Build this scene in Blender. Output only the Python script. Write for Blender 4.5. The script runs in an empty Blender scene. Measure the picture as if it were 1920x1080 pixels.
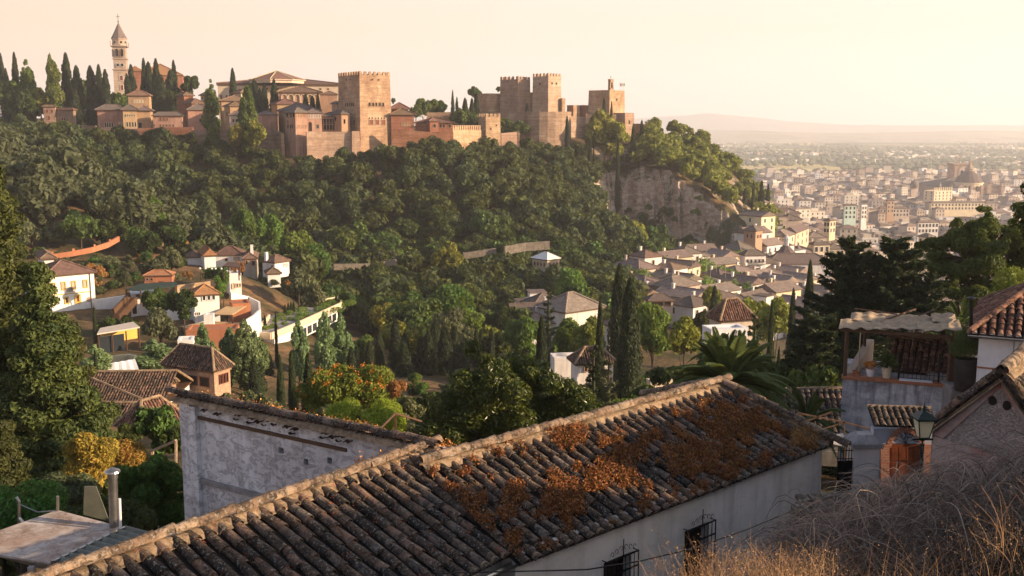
import bpy, math, random
import numpy as np
from mathutils import Vector, Matrix
SC = bpy.context.scene
COL = SC.collection
PI = math.pi
# ------------------------------------------------------------------ camera
PITCH = math.atan(302/1920.0)
CP, SP = math.cos(PITCH), math.sin(PITCH)
cd = bpy.data.cameras.new('camera'); cam = bpy.data.objects.new('camera', cd); COL.objects.link(cam)
cd.sensor_width = 36.0; cd.lens = 36.0; cd.clip_start = 0.1; cd.clip_end = 60000
cam.location = (0, 0, 0); cam.rotation_euler = (PI/2-PITCH, 0, 0)
SC.camera = cam

def ray(px, py):
    xc = (px-960)/1920.0; yc = (540-py)/1920.0
    return np.array([xc, CP+yc*SP, -SP+yc*CP])
def at(px, py, Y):
    d = ray(px, py); return d*(Y/d[1])
def at_z(px, py, z):
    d = ray(px, py); return d*(z/d[2])
def hit(px, py, p0, n):
    d = ray(px, py); p0 = np.asarray(p0, float); n = np.asarray(n, float)
    return d*(np.dot(p0, n)/np.dot(d, n))
def xat(px, Y, z):            # world x of picture column px at depth Y, height z
    return (px-960)/1920.0*(Y*CP-z*SP)
def pxof(x, y, z):
    return 960+1920*x/(y*CP-z*SP)
def pyof(x, y, z):
    return 540-1920*(y*SP+z*CP)/(y*CP-z*SP)
def szpx(n, Y):               # metres of n pixels at depth Y
    return n*Y/1920.0

# ------------------------------------------------------------------ noise
def _h(ix, iy, s):
    n = (ix.astype(np.int64)*374761393 + iy.astype(np.int64)*668265263 + s*1274126177) & 0x7fffffff
    n = (n ^ (n >> 13))*1274126177 & 0x7fffffff
    return ((n ^ (n >> 16)) & 0xffff)/65535.0
def vnoise(x, y, s=0):
    x = np.asarray(x, float); y = np.asarray(y, float)
    ix = np.floor(x); iy = np.floor(y); fx = x-ix; fy = y-iy
    fx = fx*fx*(3-2*fx); fy = fy*fy*(3-2*fy)
    a = _h(ix, iy, s); b = _h(ix+1, iy, s); c = _h(ix, iy+1, s); d = _h(ix+1, iy+1, s)
    return (a*(1-fx)+b*fx)*(1-fy)+(c*(1-fx)+d*fx)*fy-0.5
def fbm(x, y, s=0, o=4):
    r = 0; a = 1.0; f = 1.0
    for k in range(o):
        r = r+a*vnoise(x*f, y*f, s+k*17); a *= .5; f *= 2.03
    return r

# ------------------------------------------------------------------ mesh builder
class MB:
    def __init__(s): s.V = []; s.F = []; s.n = 0
    def add(s, V, F, m=0):
        V = np.asarray(V, float).reshape(-1, 3); s.V.append(V)
        if len(F):
            if isinstance(F, np.ndarray): s.F.append((F+s.n, m))
            else:
                by = {}
                for f in F: by.setdefault(len(f), []).append(f)
                for k in by: s.F.append((np.array(by[k])+s.n, m))
        s.n += len(V); return s
    def merge(s, o, M=None):
        for v in o.V:
            pass
        V = np.concatenate(o.V)
        if M is not None: V = V@np.asarray(M)[:3, :3].T+np.asarray(M)[:3, 3]
        s.V.append(V)
        for f, m in o.F: s.F.append((f+s.n, m))
        s.n += len(V); return s
    def box(s, x0, x1, y0, y1, z0, z1, m=0):
        V = [(x0,y0,z0),(x1,y0,z0),(x1,y1,z0),(x0,y1,z0),(x0,y0,z1),(x1,y0,z1),(x1,y1,z1),(x0,y1,z1)]
        return s.add(V, [(3,2,1,0),(4,5,6,7),(0,1,5,4),(1,2,6,5),(2,3,7,6),(3,0,4,7)], m)
    def hexa(s, B, T, m=0):     # bottom quad, top quad (ccw from above)
        return s.add(list(B)+list(T), [(3,2,1,0),(4,5,6,7),(0,1,5,4),(1,2,6,5),(2,3,7,6),(3,0,4,7)], m)
    def bar(s, p0, p1, w, h=None, m=0):
        h = w if h is None else h
        p0 = np.asarray(p0, float); p1 = np.asarray(p1, float); d = p1-p0; d = d/(np.linalg.norm(d)+1e-9)
        a = np.cross(d, [0, 0, 1]); 
        if np.linalg.norm(a) < .05: a = np.array([1., 0, 0])
        a = a/np.linalg.norm(a); b = np.cross(a, d)
        a = a*w/2; b = b*h/2
        return s.hexa([p0-a-b, p0+a-b, p1+a-b, p1-a-b], [p0-a+b, p0+a+b, p1+a+b, p1-a+b], m)
    def tube(s, P, R, n=6, m=0, cap=True):
        P = np.asarray(P, float); k = len(P); R = np.broadcast_to(np.asarray(R, float), (k,))
        T = np.gradient(P, axis=0); T /= (np.linalg.norm(T, axis=1)[:, None]+1e-9)
        up = np.array([0, 0, 1.]) if abs(T[:, 2]).mean() < .8 else np.array([1., 0, 0])
        A = np.cross(T, up); A /= (np.linalg.norm(A, axis=1)[:, None]+1e-9); B = np.cross(A, T)
        an = np.arange(n)*2*PI/n
        V = P[:, None]+R[:, None, None]*(A[:, None]*np.cos(an)[None, :, None]+B[:, None]*np.sin(an)[None, :, None])
        V = V.reshape(-1, 3)
        i, j = np.meshgrid(np.arange(k-1), np.arange(n), indexing='ij'); i = i.ravel(); j = j.ravel(); j2 = (j+1) % n
        F = np.stack([i*n+j, i*n+j2, (i+1)*n+j2, (i+1)*n+j], 1)
        s.add(V, F, m)
        if cap and n > 2:
            s.add(V[:n], [tuple(range(n))], m); s.add(V[-n:], [tuple(range(n))][::-1], m)
        return s
    def lathe(s, prof, c=(0,0,0), n=16, m=0, sq=False):
        prof = np.asarray(prof, float); k = len(prof); an = np.arange(n)*2*PI/n+(PI/4 if sq else 0)
        V = np.stack([prof[:, 0][:, None]*np.cos(an), prof[:, 0][:, None]*np.sin(an), prof[:, 1][:, None]+0*an], 2)+np.asarray(c)
        i, j = np.meshgrid(np.arange(k-1), np.arange(n), indexing='ij'); i = i.ravel(); j = j.ravel(); j2 = (j+1) % n
        s.add(V.reshape(-1, 3), np.stack([i*n+j, i*n+j2, (i+1)*n+j2, (i+1)*n+j], 1), m)
        return s
    def prism(s, poly, d, m=0):     # poly 3d points, extrude by d
        P = np.asarray(poly, float); n = len(P); V = np.concatenate([P, P+np.asarray(d, float)])
        F = [tuple(range(n))[::-1], tuple(range(n, 2*n))]+[(i, (i+1) % n, n+(i+1) % n, n+i) for i in range(n)]
        return s.add(V, F, m)
    def grid(s, P, m=0, flip=False):    # P (a,b,3)
        a, b = P.shape[:2]
        i, j = np.meshgrid(np.arange(a-1), np.arange(b-1), indexing='ij'); i = i.ravel(); j = j.ravel()
        F = np.stack([i*b+j, i*b+j+1, (i+1)*b+j+1, (i+1)*b+j], 1)
        if flip: F = F[:, ::-1]
        return s.add(P.reshape(-1, 3), F, m)
    def mesh(s, name, mats, smooth=False):
        me = bpy.data.meshes.new(name)
        V = np.concatenate(s.V) if s.V else np.zeros((0, 3))
        me.vertices.add(len(V)); me.vertices.foreach_set('co', V.astype(np.float32).ravel())
        tot = np.concatenate([np.full(len(f), f.shape[1]) for f, m in s.F]); mi = np.concatenate([np.full(len(f), m) for f, m in s.F])
        idx = np.concatenate([f.ravel() for f, m in s.F])
        me.loops.add(len(idx)); me.loops.foreach_set('vertex_index', idx.astype(np.int32))
        me.polygons.add(len(tot)); st = np.concatenate([[0], np.cumsum(tot)[:-1]])
        me.polygons.foreach_set('loop_start', st.astype(np.int32)); me.polygons.foreach_set('loop_total', tot.astype(np.int32))
        me.polygons.foreach_set('material_index', mi.astype(np.int32))
        me.polygons.foreach_set('use_smooth', np.full(len(tot), smooth))
        for m in (mats if isinstance(mats, (list, tuple)) else [mats]): me.materials.append(m)
        me.update(calc_edges=True); return me
    def obj(s, name, mats, parent=None, smooth=False, label=None, cat=None, group=None, kind=None):
        o = bpy.data.objects.new(name, s.mesh(name, mats, smooth)); COL.objects.link(o)
        if parent is not None: o.parent = parent
        return tag(o, label, cat, group, kind)
def tag(o, label=None, cat=None, group=None, kind=None):
    if label: o['label'] = label
    if cat: o['category'] = cat
    if group: o['group'] = group
    if kind: o['kind'] = kind
    return o
def empty(name, loc=(0,0,0), rz=0, label=None, cat=None, group=None):
    o = bpy.data.objects.new(name, None); COL.objects.link(o); o.location = loc; o.rotation_euler = (0, 0, rz)
    o.empty_display_size = .5
    return tag(o, label, cat, group)
def kids(o): return KIDS.get(o.name, [])
KIDS = {}
def reg(parent):      # remember the children of a prototype
    KIDS[parent.name] = [c for c in bpy.data.objects if c.parent == parent]
    for c in KIDS[parent.name]:
        if c.name not in KIDS: KIDS[c.name] = [g for g in bpy.data.objects if g.parent == c]
def dup(o, loc, rz=0, sc=(1,1,1), label=None, cat=None, group=None):
    r = o.copy(); COL.objects.link(r); r.location = loc; r.rotation_euler = (0, 0, rz); r.scale = sc
    for c in KIDS.get(o.name, []):
        d = c.copy(); COL.objects.link(d); d.parent = r
        for g in KIDS.get(c.name, []):
            e = g.copy(); COL.objects.link(e); e.parent = d
    return tag(r, label, cat, group)

# ------------------------------------------------------------------ materials
def newmat(name):
    m = bpy.data.materials.new(name); m.use_nodes = True; nt = m.node_tree; nt.nodes.clear()
    out = nt.nodes.new('ShaderNodeOutputMaterial'); return m, nt, out
class N:
    def __init__(s, nt): s.nt = nt
    def n(s, t, **k):
        x = s.nt.nodes.new('ShaderNode'+t)
        for a, b in k.items(): setattr(x, a, b)
        return x
    def link(s, a, b): s.nt.links.new(a, b)
    def coord(s, kind='Object', scale=(1,1,1)):
        if kind == 'World': c = s.n('NewGeometry').outputs['Position']
        else: c = s.n('TexCoord').outputs[kind]
        if scale == (1,1,1): return c
        mp = s.n('Mapping'); mp.inputs['Scale'].default_value = scale; s.link(c, mp.inputs[0]); return mp.outputs[0]
    def noise(s, co, scale, detail=4, rough=.6, dist=0):
        x = s.n('TexNoise'); x.inputs['Scale'].default_value = scale; x.inputs['Detail'].default_value = detail
        x.inputs['Roughness'].default_value = rough; x.inputs['Distortion'].default_value = dist; s.link(co, x.inputs['Vector']); return x.outputs[0]
    def vor(s, co, scale, feature='F1'):
        x = s.n('TexVoronoi', feature=feature); x.inputs['Scale'].default_value = scale; s.link(co, x.inputs['Vector']); return x
    def ramp(s, f, stops, interp='LINEAR'):
        r = s.n('ValToRGB'); r.color_ramp.interpolation = interp; cr = r.color_ramp
        while len(cr.elements) > 1: cr.elements.remove(cr.elements[0])
        for i, (p, c) in enumerate(stops):
            e = cr.elements[0] if i == 0 else cr.elements.new(p)
            e.position = p; e.color = (c[0], c[1], c[2], 1) if not isinstance(c, (int, float)) else (c, c, c, 1)
        s.link(f, r.inputs[0]); return r.outputs[0]
    def mix(s, f, a, b, bt='MIX'):
        x = s.n('MixRGB', blend_type=bt)
        for i, v in enumerate((f, a, b)):
            if isinstance(v, (int, float)): x.inputs[i].default_value = v if i == 0 else (v, v, v, 1)
            elif isinstance(v, tuple): x.inputs[i].default_value = (v[0], v[1], v[2], 1)
            else: s.link(v, x.inputs[i])
        return x.outputs[0]
    def math(s, op, a, b=0.0):
        x = s.n('Math', operation=op)
        for i, v in enumerate((a, b)):
            if isinstance(v, (int, float)): x.inputs[i].default_value = v
            else: s.link(v, x.inputs[i])
        return x.outputs[0]
    def objrand(s): return s.n('ObjectInfo').outputs['Random']
    def island(s): return s.n('NewGeometry').outputs['Random Per Island']
    def vary(s, col, r, hue=.03, val=.3, sat=.0):
        h = s.n('HueSaturation')
        s.link(s.math('ADD', s.math('MULTIPLY', r, 2*hue), .5-hue), h.inputs['Hue'])
        r2 = s.math('FRACT', s.math('MULTIPLY', r, 7.31)); s.link(s.math('ADD', s.math('MULTIPLY', r2, 2*val), 1-val), h.inputs['Value'])
        h.inputs['Saturation'].default_value = 1+sat; s.link(col, h.inputs['Color']); return h.outputs[0]
    def bsdf(s, col, rough=.8, out=None, bump=None, bs=.5, bd=.02, metal=0, spec=.3):
        b = s.n('BsdfPrincipled'); b.inputs['Metallic'].default_value = metal; b.inputs['Specular IOR Level'].default_value = spec
        if isinstance(rough, (int, float)): b.inputs['Roughness'].default_value = rough
        else: s.link(rough, b.inputs['Roughness'])
        if isinstance(col, tuple): b.inputs['Base Color'].default_value = (*col, 1)
        else: s.link(col, b.inputs['Base Color'])
        if bump is not None:
            bb = s.n('Bump'); bb.inputs['Strength'].default_value = bs; bb.inputs['Distance'].default_value = bd
            s.link(bump, bb.inputs['Height']); s.link(bb.outputs[0], b.inputs['Normal'])
        if out is not None: s.link(b.outputs[0], out.inputs['Surface'])
        return b.outputs[0]

def m_plain(name, c, rough=.7, var=.15, sc=3, metal=0, c2=None, bump=.3, bd=.01, kind='Object', orand=0):
    m, nt, out = newmat(name); g = N(nt); co = g.coord(kind); f = g.noise(co, sc, 5, .65)
    c2 = c2 or tuple(x*(1-2*var) for x in c)
    col = g.ramp(f, [(.3, c2), (.7, c)])
    if orand: col = g.vary(col, g.objrand(), .015, orand)
    g.bsdf(col, rough, out, g.noise(co, sc*6, 4), bump, bd, metal); return m
def m_plaster(name, c, stain, amt=.5, sc=1.0, spots=0, bd=.02, kind='Object', streak=1, orand=0, bump=.6):
    """lime plaster: broad stains, rain streaks running down, pitted"""
    m, nt, out = newmat(name); g = N(nt); co = g.coord(kind)
    a = g.noise(co, .6*sc, 6, .7, .4); col = g.mix(g.ramp(a, [(.42, 0), (.62, amt)]), c, stain)
    st = g.noise(g.coord(kind, (3*sc, 3*sc, .35*sc)), 1.4, 6, .7); col = g.mix(g.ramp(st, [(.48, 0), (.68, amt*.8*streak)]), col, tuple(x*.7 for x in stain))
    fine = g.noise(co, 9*sc, 5, .75)
    if spots:
        sp = g.noise(g.coord(kind, (1, 1, 1.6)), 3.2*sc, 10, .78, .8); col = g.mix(g.ramp(sp, [(.50, 0), (.56, spots), (.6, spots*.3), (.66, 0)]), col, tuple(x*.45 for x in stain))
        fine = g.math('SUBTRACT', fine, g.math('MULTIPLY', g.ramp(sp, [(.5, 0), (.56, 1), (.64, 0)]), .5))
    if orand: col = g.vary(col, g.objrand(), .02, orand)
    g.bsdf(col, .92, out, fine, bump, bd, spec=.15); return m
def m_rampart(name, c, dark, light, sc=1.0, orand=.08):
    """rammed earth and brick courses: horizontal bands, patches, worn holes"""
    m, nt, out = newmat(name); g = N(nt); co = g.coord('Object')
    a = g.noise(co, .16*sc, 7, .7, .5); col = g.ramp(a, [(.3, dark), (.5, c), (.68, light)])
    bnd = g.noise(g.coord('Object', (.05*sc, .05*sc, 1.3*sc)), 1.0, 5, .7, .3); col = g.mix(g.ramp(bnd, [(.45, 0), (.6, .55)]), col, tuple(x*.55 for x in c))
    b3 = g.noise(g.coord('Object', (.4*sc, .4*sc, 3.2*sc)), 1.0, 4, .6); col = g.mix(g.ramp(b3, [(.5, 0), (.62, .3)]), col, light)
    st = g.noise(g.coord('Object', (1.6*sc, 1.6*sc, .12*sc)), 1.0, 5, .7); col = g.mix(g.ramp(st, [(.52, 0), (.68, .4)]), col, dark)
    col = g.vary(col, g.objrand(), .006, orand)
    g.bsdf(col, .93, out, g.noise(co, 1.8*sc, 6, .7), .8, .25/sc, spec=.1); return m
def m_leaf(name, c1, c2, trans=.3, hue=.02, val=.25, sc=.35, rough=.6, c3=None, oval=None):
    m, nt, out = newmat(name); g = N(nt)
    f = g.noise(g.coord('Object'), sc, 3, .6); isl = g.island()
    ff = g.math('ADD', g.math('MULTIPLY', f, .9), g.math('MULTIPLY', isl, .35))
    stops = [(.42, c1), (.8, c2)]
    if c3: stops.append((.93, c3))
    col = g.ramp(ff, stops)
    col = g.vary(col, isl, hue*.6, val*.6); col = g.vary(col, g.objrand(), hue, val if oval is None else oval)
    b = g.bsdf(col, rough, None, spec=.25)
    t = g.n('BsdfTranslucent'); g.link(g.mix(.5, col, (.30, .34, .04), 'MIX'), t.inputs[0])
    mx = g.n('MixShader'); mx.inputs[0].default_value = trans; g.link(b, mx.inputs[1]); g.link(t.outputs[0], mx.inputs[2])
    g.link(mx.outputs[0], out.inputs['Surface']); return m
def m_tile(name, stops, lichen=.5, lc=(.33,.31,.27), sc=1.0, bd=.01, dark=(.02,.018,.016)):
    m, nt, out = newmat(name); g = N(nt); co = g.coord('Object')
    f = g.math('ADD', g.math('MULTIPLY', g.island(), .75), g.math('MULTIPLY', g.noise(co, .8*sc, 4, .6), .3))
    col = g.ramp(f, stops)
    col = g.mix(g.ramp(g.noise(co, 6*sc, 8, .75, .5), [(.44, 0), (.58, .85)]), col, dark)
    l = g.noise(co, 22*sc, 6, .7, .3); col = g.mix(g.ramp(l, [(.56, 0), (.62, lichen)]), col, lc)
    l2 = g.noise(co, 9*sc, 7, .75, 1.); col = g.mix(g.ramp(l2, [(.60, 0), (.64, lichen*.6)]), col, (.36,.22,.10))
    g.bsdf(col, .92, out, g.noise(co, 30*sc, 5, .7), .7, bd, spec=.15); return m
def m_farroof(name, c1, c2, orand=.3, sc=1.0):
    m, nt, out = newmat(name); g = N(nt); co = g.coord('Object')
    f = g.noise(co, 1.1*sc, 6, .75); col = g.ramp(f, [(.34, c1), (.66, c2)])
    w = g.noise(g.coord('Object', (3*sc, 3*sc, 1)), 1.5, 3, .8); col = g.mix(g.ramp(w, [(.45, 0), (.65, .5)]), col, tuple(x*.5 for x in c1))
    col = g.vary(col, g.objrand(), .02, orand)
    g.bsdf(col, .95, out, g.noise(co, 4*sc, 4, .7), .9, .12, spec=.1); return m
def m_brick(name, c1, c2, mortar, scale=1.0, bw=.5, bh=.25, row='Object'):
    m, nt, out = newmat(name); g = N(nt); co = g.coord(row)
    sep = g.n('SeparateXYZ'); g.link(co, sep.inputs[0]); cb = g.n('CombineXYZ')
    g.link(g.math('ADD', sep.outputs[0], g.math('MULTIPLY', sep.outputs[1], 1.0)), cb.inputs[0]); g.link(sep.outputs[2], cb.inputs[1])
    b = g.n('TexBrick'); g.link(cb.outputs[0], b.inputs['Vector']); b.inputs['Scale'].default_value = scale
    b.inputs['Color1'].default_value = (*c1, 1); b.inputs['Color2'].default_value = (*c2, 1); b.inputs['Mortar'].default_value = (*mortar, 1)
    b.inputs['Brick Width'].default_value = bw; b.inputs['Row Height'].default_value = bh; b.inputs['Mortar Size'].default_value = .02
    col = g.mix(g.ramp(g.noise(co, 2.5, 6, .7), [(.4, 0), (.7, .5)]), b.outputs[0], tuple(x*.6 for x in c1))
    g.bsdf(col, .9, out, b.outputs['Fac'], .6, -.01, spec=.15); return m
def m_glass(name, c=(.02,.025,.03), rough=.15):
    m, nt, out = newmat(name); g = N(nt); g.bsdf(g.ramp(g.objrand(), [(0, c), (1, tuple(x*2.2 for x in c))]), rough, out, spec=.5); return m
# ------------------------------------------------------------------ palette
M = {}
M['rampart'] = m_rampart('rammed_earth', (.40,.26,.16), (.17,.095,.06), (.58,.43,.285))
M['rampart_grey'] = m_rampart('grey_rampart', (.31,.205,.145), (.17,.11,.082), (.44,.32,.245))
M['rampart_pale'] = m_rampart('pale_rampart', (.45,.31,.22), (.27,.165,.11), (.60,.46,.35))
M['rampart_red'] = m_rampart('red_rampart', (.31,.135,.08), (.20,.09,.058), (.40,.22,.145))
M['ochre_wall'] = m_plaster('ochre_plaster', (.43,.265,.17), (.25,.145,.10), .7, .25, kind='Object', bd=.1, orand=.12)
M['pink_wall'] = m_plaster('pink_plaster', (.43,.27,.19), (.26,.155,.11), .75, .25, bd=.1, orand=.1)
M['church_stone'] = m_rampart('church_stone', (.42,.31,.24), (.28,.20,.15), (.54,.42,.33), 1.2)
M['white_wall'] = m_plaster('white_wash', (.76,.74,.72), (.52,.48,.44), .3, .6, bd=.03, orand=.06)
M['cream_wall'] = m_plaster('cream_plaster', (.66,.54,.38), (.48,.36,.25), .4, .3, bd=.05, orand=.14)
M['town_white'] = m_plaster('town_white', (.70,.66,.63), (.46,.41,.37), .5, .25, bd=.05, orand=.16)
M['town_tan'] = m_plaster('town_tan', (.48,.40,.33), (.34,.25,.19), .5, .25, bd=.05, orand=.2)
M['town_green'] = m_plaster('town_green', (.45,.58,.52), (.36,.44,.40), .3, .3, bd=.05)
M['orange_wall'] = m_plaster('orange_plaster', (.42,.17,.09), (.28,.12,.07), .4, .4, bd=.03)
M['blue_wall'] = m_plaster('blue_plaster', (.34,.40,.52), (.46,.48,.52), .5, .8, bd=.01)
M['far_tile'] = m_farroof('old_roof_tile', (.13,.085,.065), (.25,.165,.12))
M['palace_tile'] = m_farroof('palace_roof_tile', (.16,.095,.065), (.27,.165,.115), .15)
M['grey_tile'] = m_farroof('slate_grey_tile', (.13,.10,.09), (.20,.155,.135), .15)
M['red_tile'] = m_farroof('red_roof_tile', (.30,.12,.07), (.40,.19,.11), .12)
M['town_tile'] = m_farroof('town_roof_tile', (.15,.115,.10), (.28,.215,.185), .35)
M['glass'] = m_glass('dark_glass')
M['shade'] = m_plain('painted_shade', (.03,.022,.018), .9, .2)  # near-black colour stands in for shade inside openings and under tile rows
M['wood'] = m_plain('brown_wood', (.13,.07,.04), .7, .25, 6)
M['redwood'] = m_plain('red_shutter', (.22,.07,.04), .7, .25, 6)
M['darkmetal'] = m_plain('dark_iron', (.025,.024,.025), .45, .2, 20, .6)
M['bark'] = m_plain('bark', (.11,.08,.055), .95, .3, 4, bump=1, bd=.05)
M['yellow_trim'] = m_plain('yellow_trim', (.62,.40,.09), .8, .1)
M['ivy'] = None
# foliage
M['wood_leaf'] = m_leaf('oak_leaf', (.013,.030,.008), (.092,.130,.026), .22, .035, .5)
M['olive_leaf'] = m_leaf('olive_leaf', (.055,.066,.028), (.14,.15,.075), .2, .02, .25)
M['bright_leaf'] = m_leaf('bright_leaf', (.05,.10,.014), (.16,.24,.04), .35, .03, .22)
M['yellow_leaf'] = m_leaf('yellow_green_leaf', (.12,.13,.02), (.30,.30,.05), .35, .03, .2)
M['lime_leaf'] = m_leaf('lime_leaf', (.16,.20,.02), (.40,.45,.05), .35, .015, .12)
M['cypress_leaf'] = m_leaf('cypress_leaf', (.010,.019,.007), (.036,.052,.017), .12, .015, .25)
M['fir_leaf'] = m_leaf('fir_leaf', (.012,.024,.010), (.036,.056,.024), .10, .015, .2)
M['cedar_leaf'] = m_leaf('cedar_leaf', (.014,.026,.007), (.085,.095,.022), .15, .02, .45, .9)
M['pine_leaf'] = m_leaf('pine_leaf', (.03,.055,.010), (.13,.17,.035), .25, .02, .3)
M['poplar_leaf'] = m_leaf('poplar_leaf', (.055,.085,.016), (.18,.21,.045), .3, .02, .25)
M['silver_leaf'] = m_leaf('silver_poplar_leaf', (.07,.12,.045), (.24,.33,.15), .3, .02, .2)
M['gloss_leaf'] = m_leaf('glossy_leaf', (.020,.040,.008), (.085,.105,.02), .15, .02, .45, 1.2, .32)
M['autumn_leaf'] = m_leaf('autumn_leaf', (.16,.14,.025), (.42,.29,.05), .3, .03, .3, .9, .7, (.48,.17,.05))
M['trumpet_leaf'] = m_leaf('trumpet_leaf', (.06,.10,.012), (.17,.22,.03), .3, .02, .2)
M['trumpet_bloom'] = m_leaf('trumpet_bloom', (.5,.14,.02), (.72,.26,.04), .2, .01, .1)
M['vine_leaf'] = m_leaf('vine_leaf', (.025,.07,.010), (.09,.18,.03), .3, .02, .3)
M['palm_leaf'] = m_leaf('palm_leaf', (.04,.07,.018), (.12,.16,.05), .2, .01, .25)
M['dry_leaf'] = m_leaf('dry_shrub', (.10,.075,.035), (.24,.17,.08), .1, .02, .25)
M['rust_leaf'] = m_leaf('rust_leaf', (.22,.11,.03), (.38,.20,.06), .2, .02, .2)
M['sedum'] = m_leaf('dry_sedum', (.24,.06,.026), (.62,.20,.08), .12, .025, .5, 3.)
M['bramble'] = m_leaf('dead_bramble', (.06,.048,.04), (.26,.205,.165), 0, .01, .35, 2.)
M['drygrass'] = m_leaf('dry_grass', (.30,.16,.075), (.56,.35,.19), .2, .01, .25, 2.)
M['ivy'] = M['bright_leaf']
# near roofs
M['tile'] = m_tile('mossy_tile', [(.18,(.045,.035,.030)), (.42,(.10,.068,.050)), (.62,(.16,.10,.068)), (.78,(.15,.12,.10)), (.95,(.25,.125,.075))], .7)
M['tile_mid'] = m_tile('mid_tile', [(.2,(.07,.05,.04)), (.5,(.14,.085,.06)), (.8,(.22,.13,.09)), (.95,(.30,.16,.10))], .3, sc=.5)
M['tile_red'] = m_tile('weathered_red_tile', [(.2,(.14,.065,.045)), (.5,(.24,.11,.075)), (.8,(.30,.17,.12)), (.95,(.34,.19,.13))], .3, sc=.8)
M['mortar'] = m_plaster('roof_mortar', (.40,.28,.18), (.16,.11,.07), .8, 2.5, .5, bd=.03)
M['oldwhite'] = m_plaster('flaking_whitewash', (.80,.78,.79), (.38,.33,.30), .45, 1.1, .6, bd=.02)
M['housewhite'] = m_plaster('greyed_whitewash', (.76,.71,.67), (.50,.44,.39), .5, .5, .12, bd=.008)
M['cleanwhite'] = m_plaster('clean_whitewash', (.74,.72,.73), (.55,.52,.52), .3, .5, .1, bd=.006)
M['stained'] = m_plaster('rain_stained_plaster', (.60,.58,.60), (.17,.16,.18), .9, .8, .3, bd=.012, streak=1.3)
M['pebble'] = m_plaster('rough_cast', (.64,.54,.49), (.42,.33,.29), .4, 7., .5, bd=.02, bump=1.)
M['redpaint'] = m_plaster('flaking_red_paint', (.42,.17,.14), (.55,.46,.42), .9, 1.8, .3, bd=.01)
M['concrete'] = m_plaster('grey_cement', (.36,.34,.33), (.20,.18,.17), .6, 1.5, .3, bd=.01)
M['brick'] = m_brick('brick_wall', (.36,.21,.14), (.46,.30,.20), (.40,.33,.26), 2.0)
M['redbrick'] = m_brick('red_brick', (.40,.16,.10), (.50,.24,.15), (.46,.36,.30), 4.0, .5, .28)
M['door'] = m_plain('varnished_door', (.26,.075,.03), .45, .25, 5)
M['steel'] = m_plain('steel_flue', (.45,.42,.38), .3, .2, 6, .9)
M['sheet'] = m_plaster('rusty_white_sheet', (.50,.44,.40), (.22,.11,.06), .6, 1.0, .5, bd=.004)
M['corrugated'] = m_plaster('green_grey_sheet', (.22,.23,.20), (.13,.12,.10), .5, 1.2, .2, bd=.004)
M['reed'] = m_plaster('reed_mat', (.48,.36,.24), (.25,.19,.14), .6, 3., .4, bd=.02)
M['mat_awning'] = m_plaster('cane_awning', (.62,.42,.22), (.42,.25,.12), .4, 1., 0, bd=.02)
M['terracotta'] = m_plain('terracotta', (.42,.16,.08), .8, .15, 4)
M['planter'] = m_plain('tarred_planter', (.055,.045,.038), .9, .3, 4, bump=1, bd=.03)
M['canvas'] = m_plain('canvas', (.55,.47,.40), .9, .1, 2)
M['green_net'] = m_plain('green_net', (.03,.055,.04), .9, .2, 3)
M['stone'] = m_plaster('fieldstone', (.26,.22,.18), (.12,.10,.08), .8, 2., .7, bd=.05, bump=1.)
M['tarmac'] = m_plain('tarmac', (.09,.08,.075), .95, .1, 2)
M['ridge_tan'] = m_tile('tan_ridge_tile', [(.2,(.15,.10,.07)), (.5,(.24,.16,.11)), (.8,(.33,.24,.17)), (.95,(.28,.16,.10))], .6, sc=.8)
# frosted lantern glass that catches the sun
m_, nt_, out_ = newmat('frosted_glass'); g_ = N(nt_); b_ = g_.n('BsdfPrincipled'); b_.inputs['Base Color'].default_value = (.82,.78,.62,1)
b_.inputs['Roughness'].default_value = .5; t_ = g_.n('BsdfTranslucent'); t_.inputs[0].default_value = (.9,.85,.65,1); x_ = g_.n('MixShader'); x_.inputs[0].default_value = .55
g_.link(b_.outputs[0], x_.inputs[1]); g_.link(t_.outputs[0], x_.inputs[2]); g_.link(x_.outputs[0], out_.inputs[0]); M['frost'] = m_

# ------------------------------------------------------------------ world, sun
EL = math.radians(17); AZ = (0.97, -0.24)
S = Vector((AZ[0]*math.cos(EL), AZ[1]*math.cos(EL), math.sin(EL))).normalized()
sl = bpy.data.lights.new('sun', 'SUN'); sun = bpy.data.objects.new('sun', sl); COL.objects.link(sun)
sl.energy = 5.0; sl.angle = math.radians(.6); sl.color = (1.0, .74, .47)
sun.rotation_euler = S.to_track_quat('Z', 'Y').to_euler(); sun.location = (300, 50, 150)
W = bpy.data.worlds.new('World'); SC.world = W; W.use_nodes = True; nt = W.node_tree; nt.nodes.clear(); g = N(nt)
wo = nt.nodes.new('ShaderNodeOutputWorld'); bg = nt.nodes.new('ShaderNodeBackground')
sky = nt.nodes.new('ShaderNodeTexSky'); sky.sky_type = 'NISHITA'; sky.sun_disc = False; sky.sun_elevation = EL
sky.sun_rotation = math.atan2(S.x, S.y); sky.altitude = 700; sky.air_density = 1.2; sky.dust_density = 4.0; sky.ozone_density = 1.2
tc = g.n('TexCoord'); sp = g.n('SeparateXYZ'); g.link(tc.outputs['Generated'], sp.inputs[0])
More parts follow.
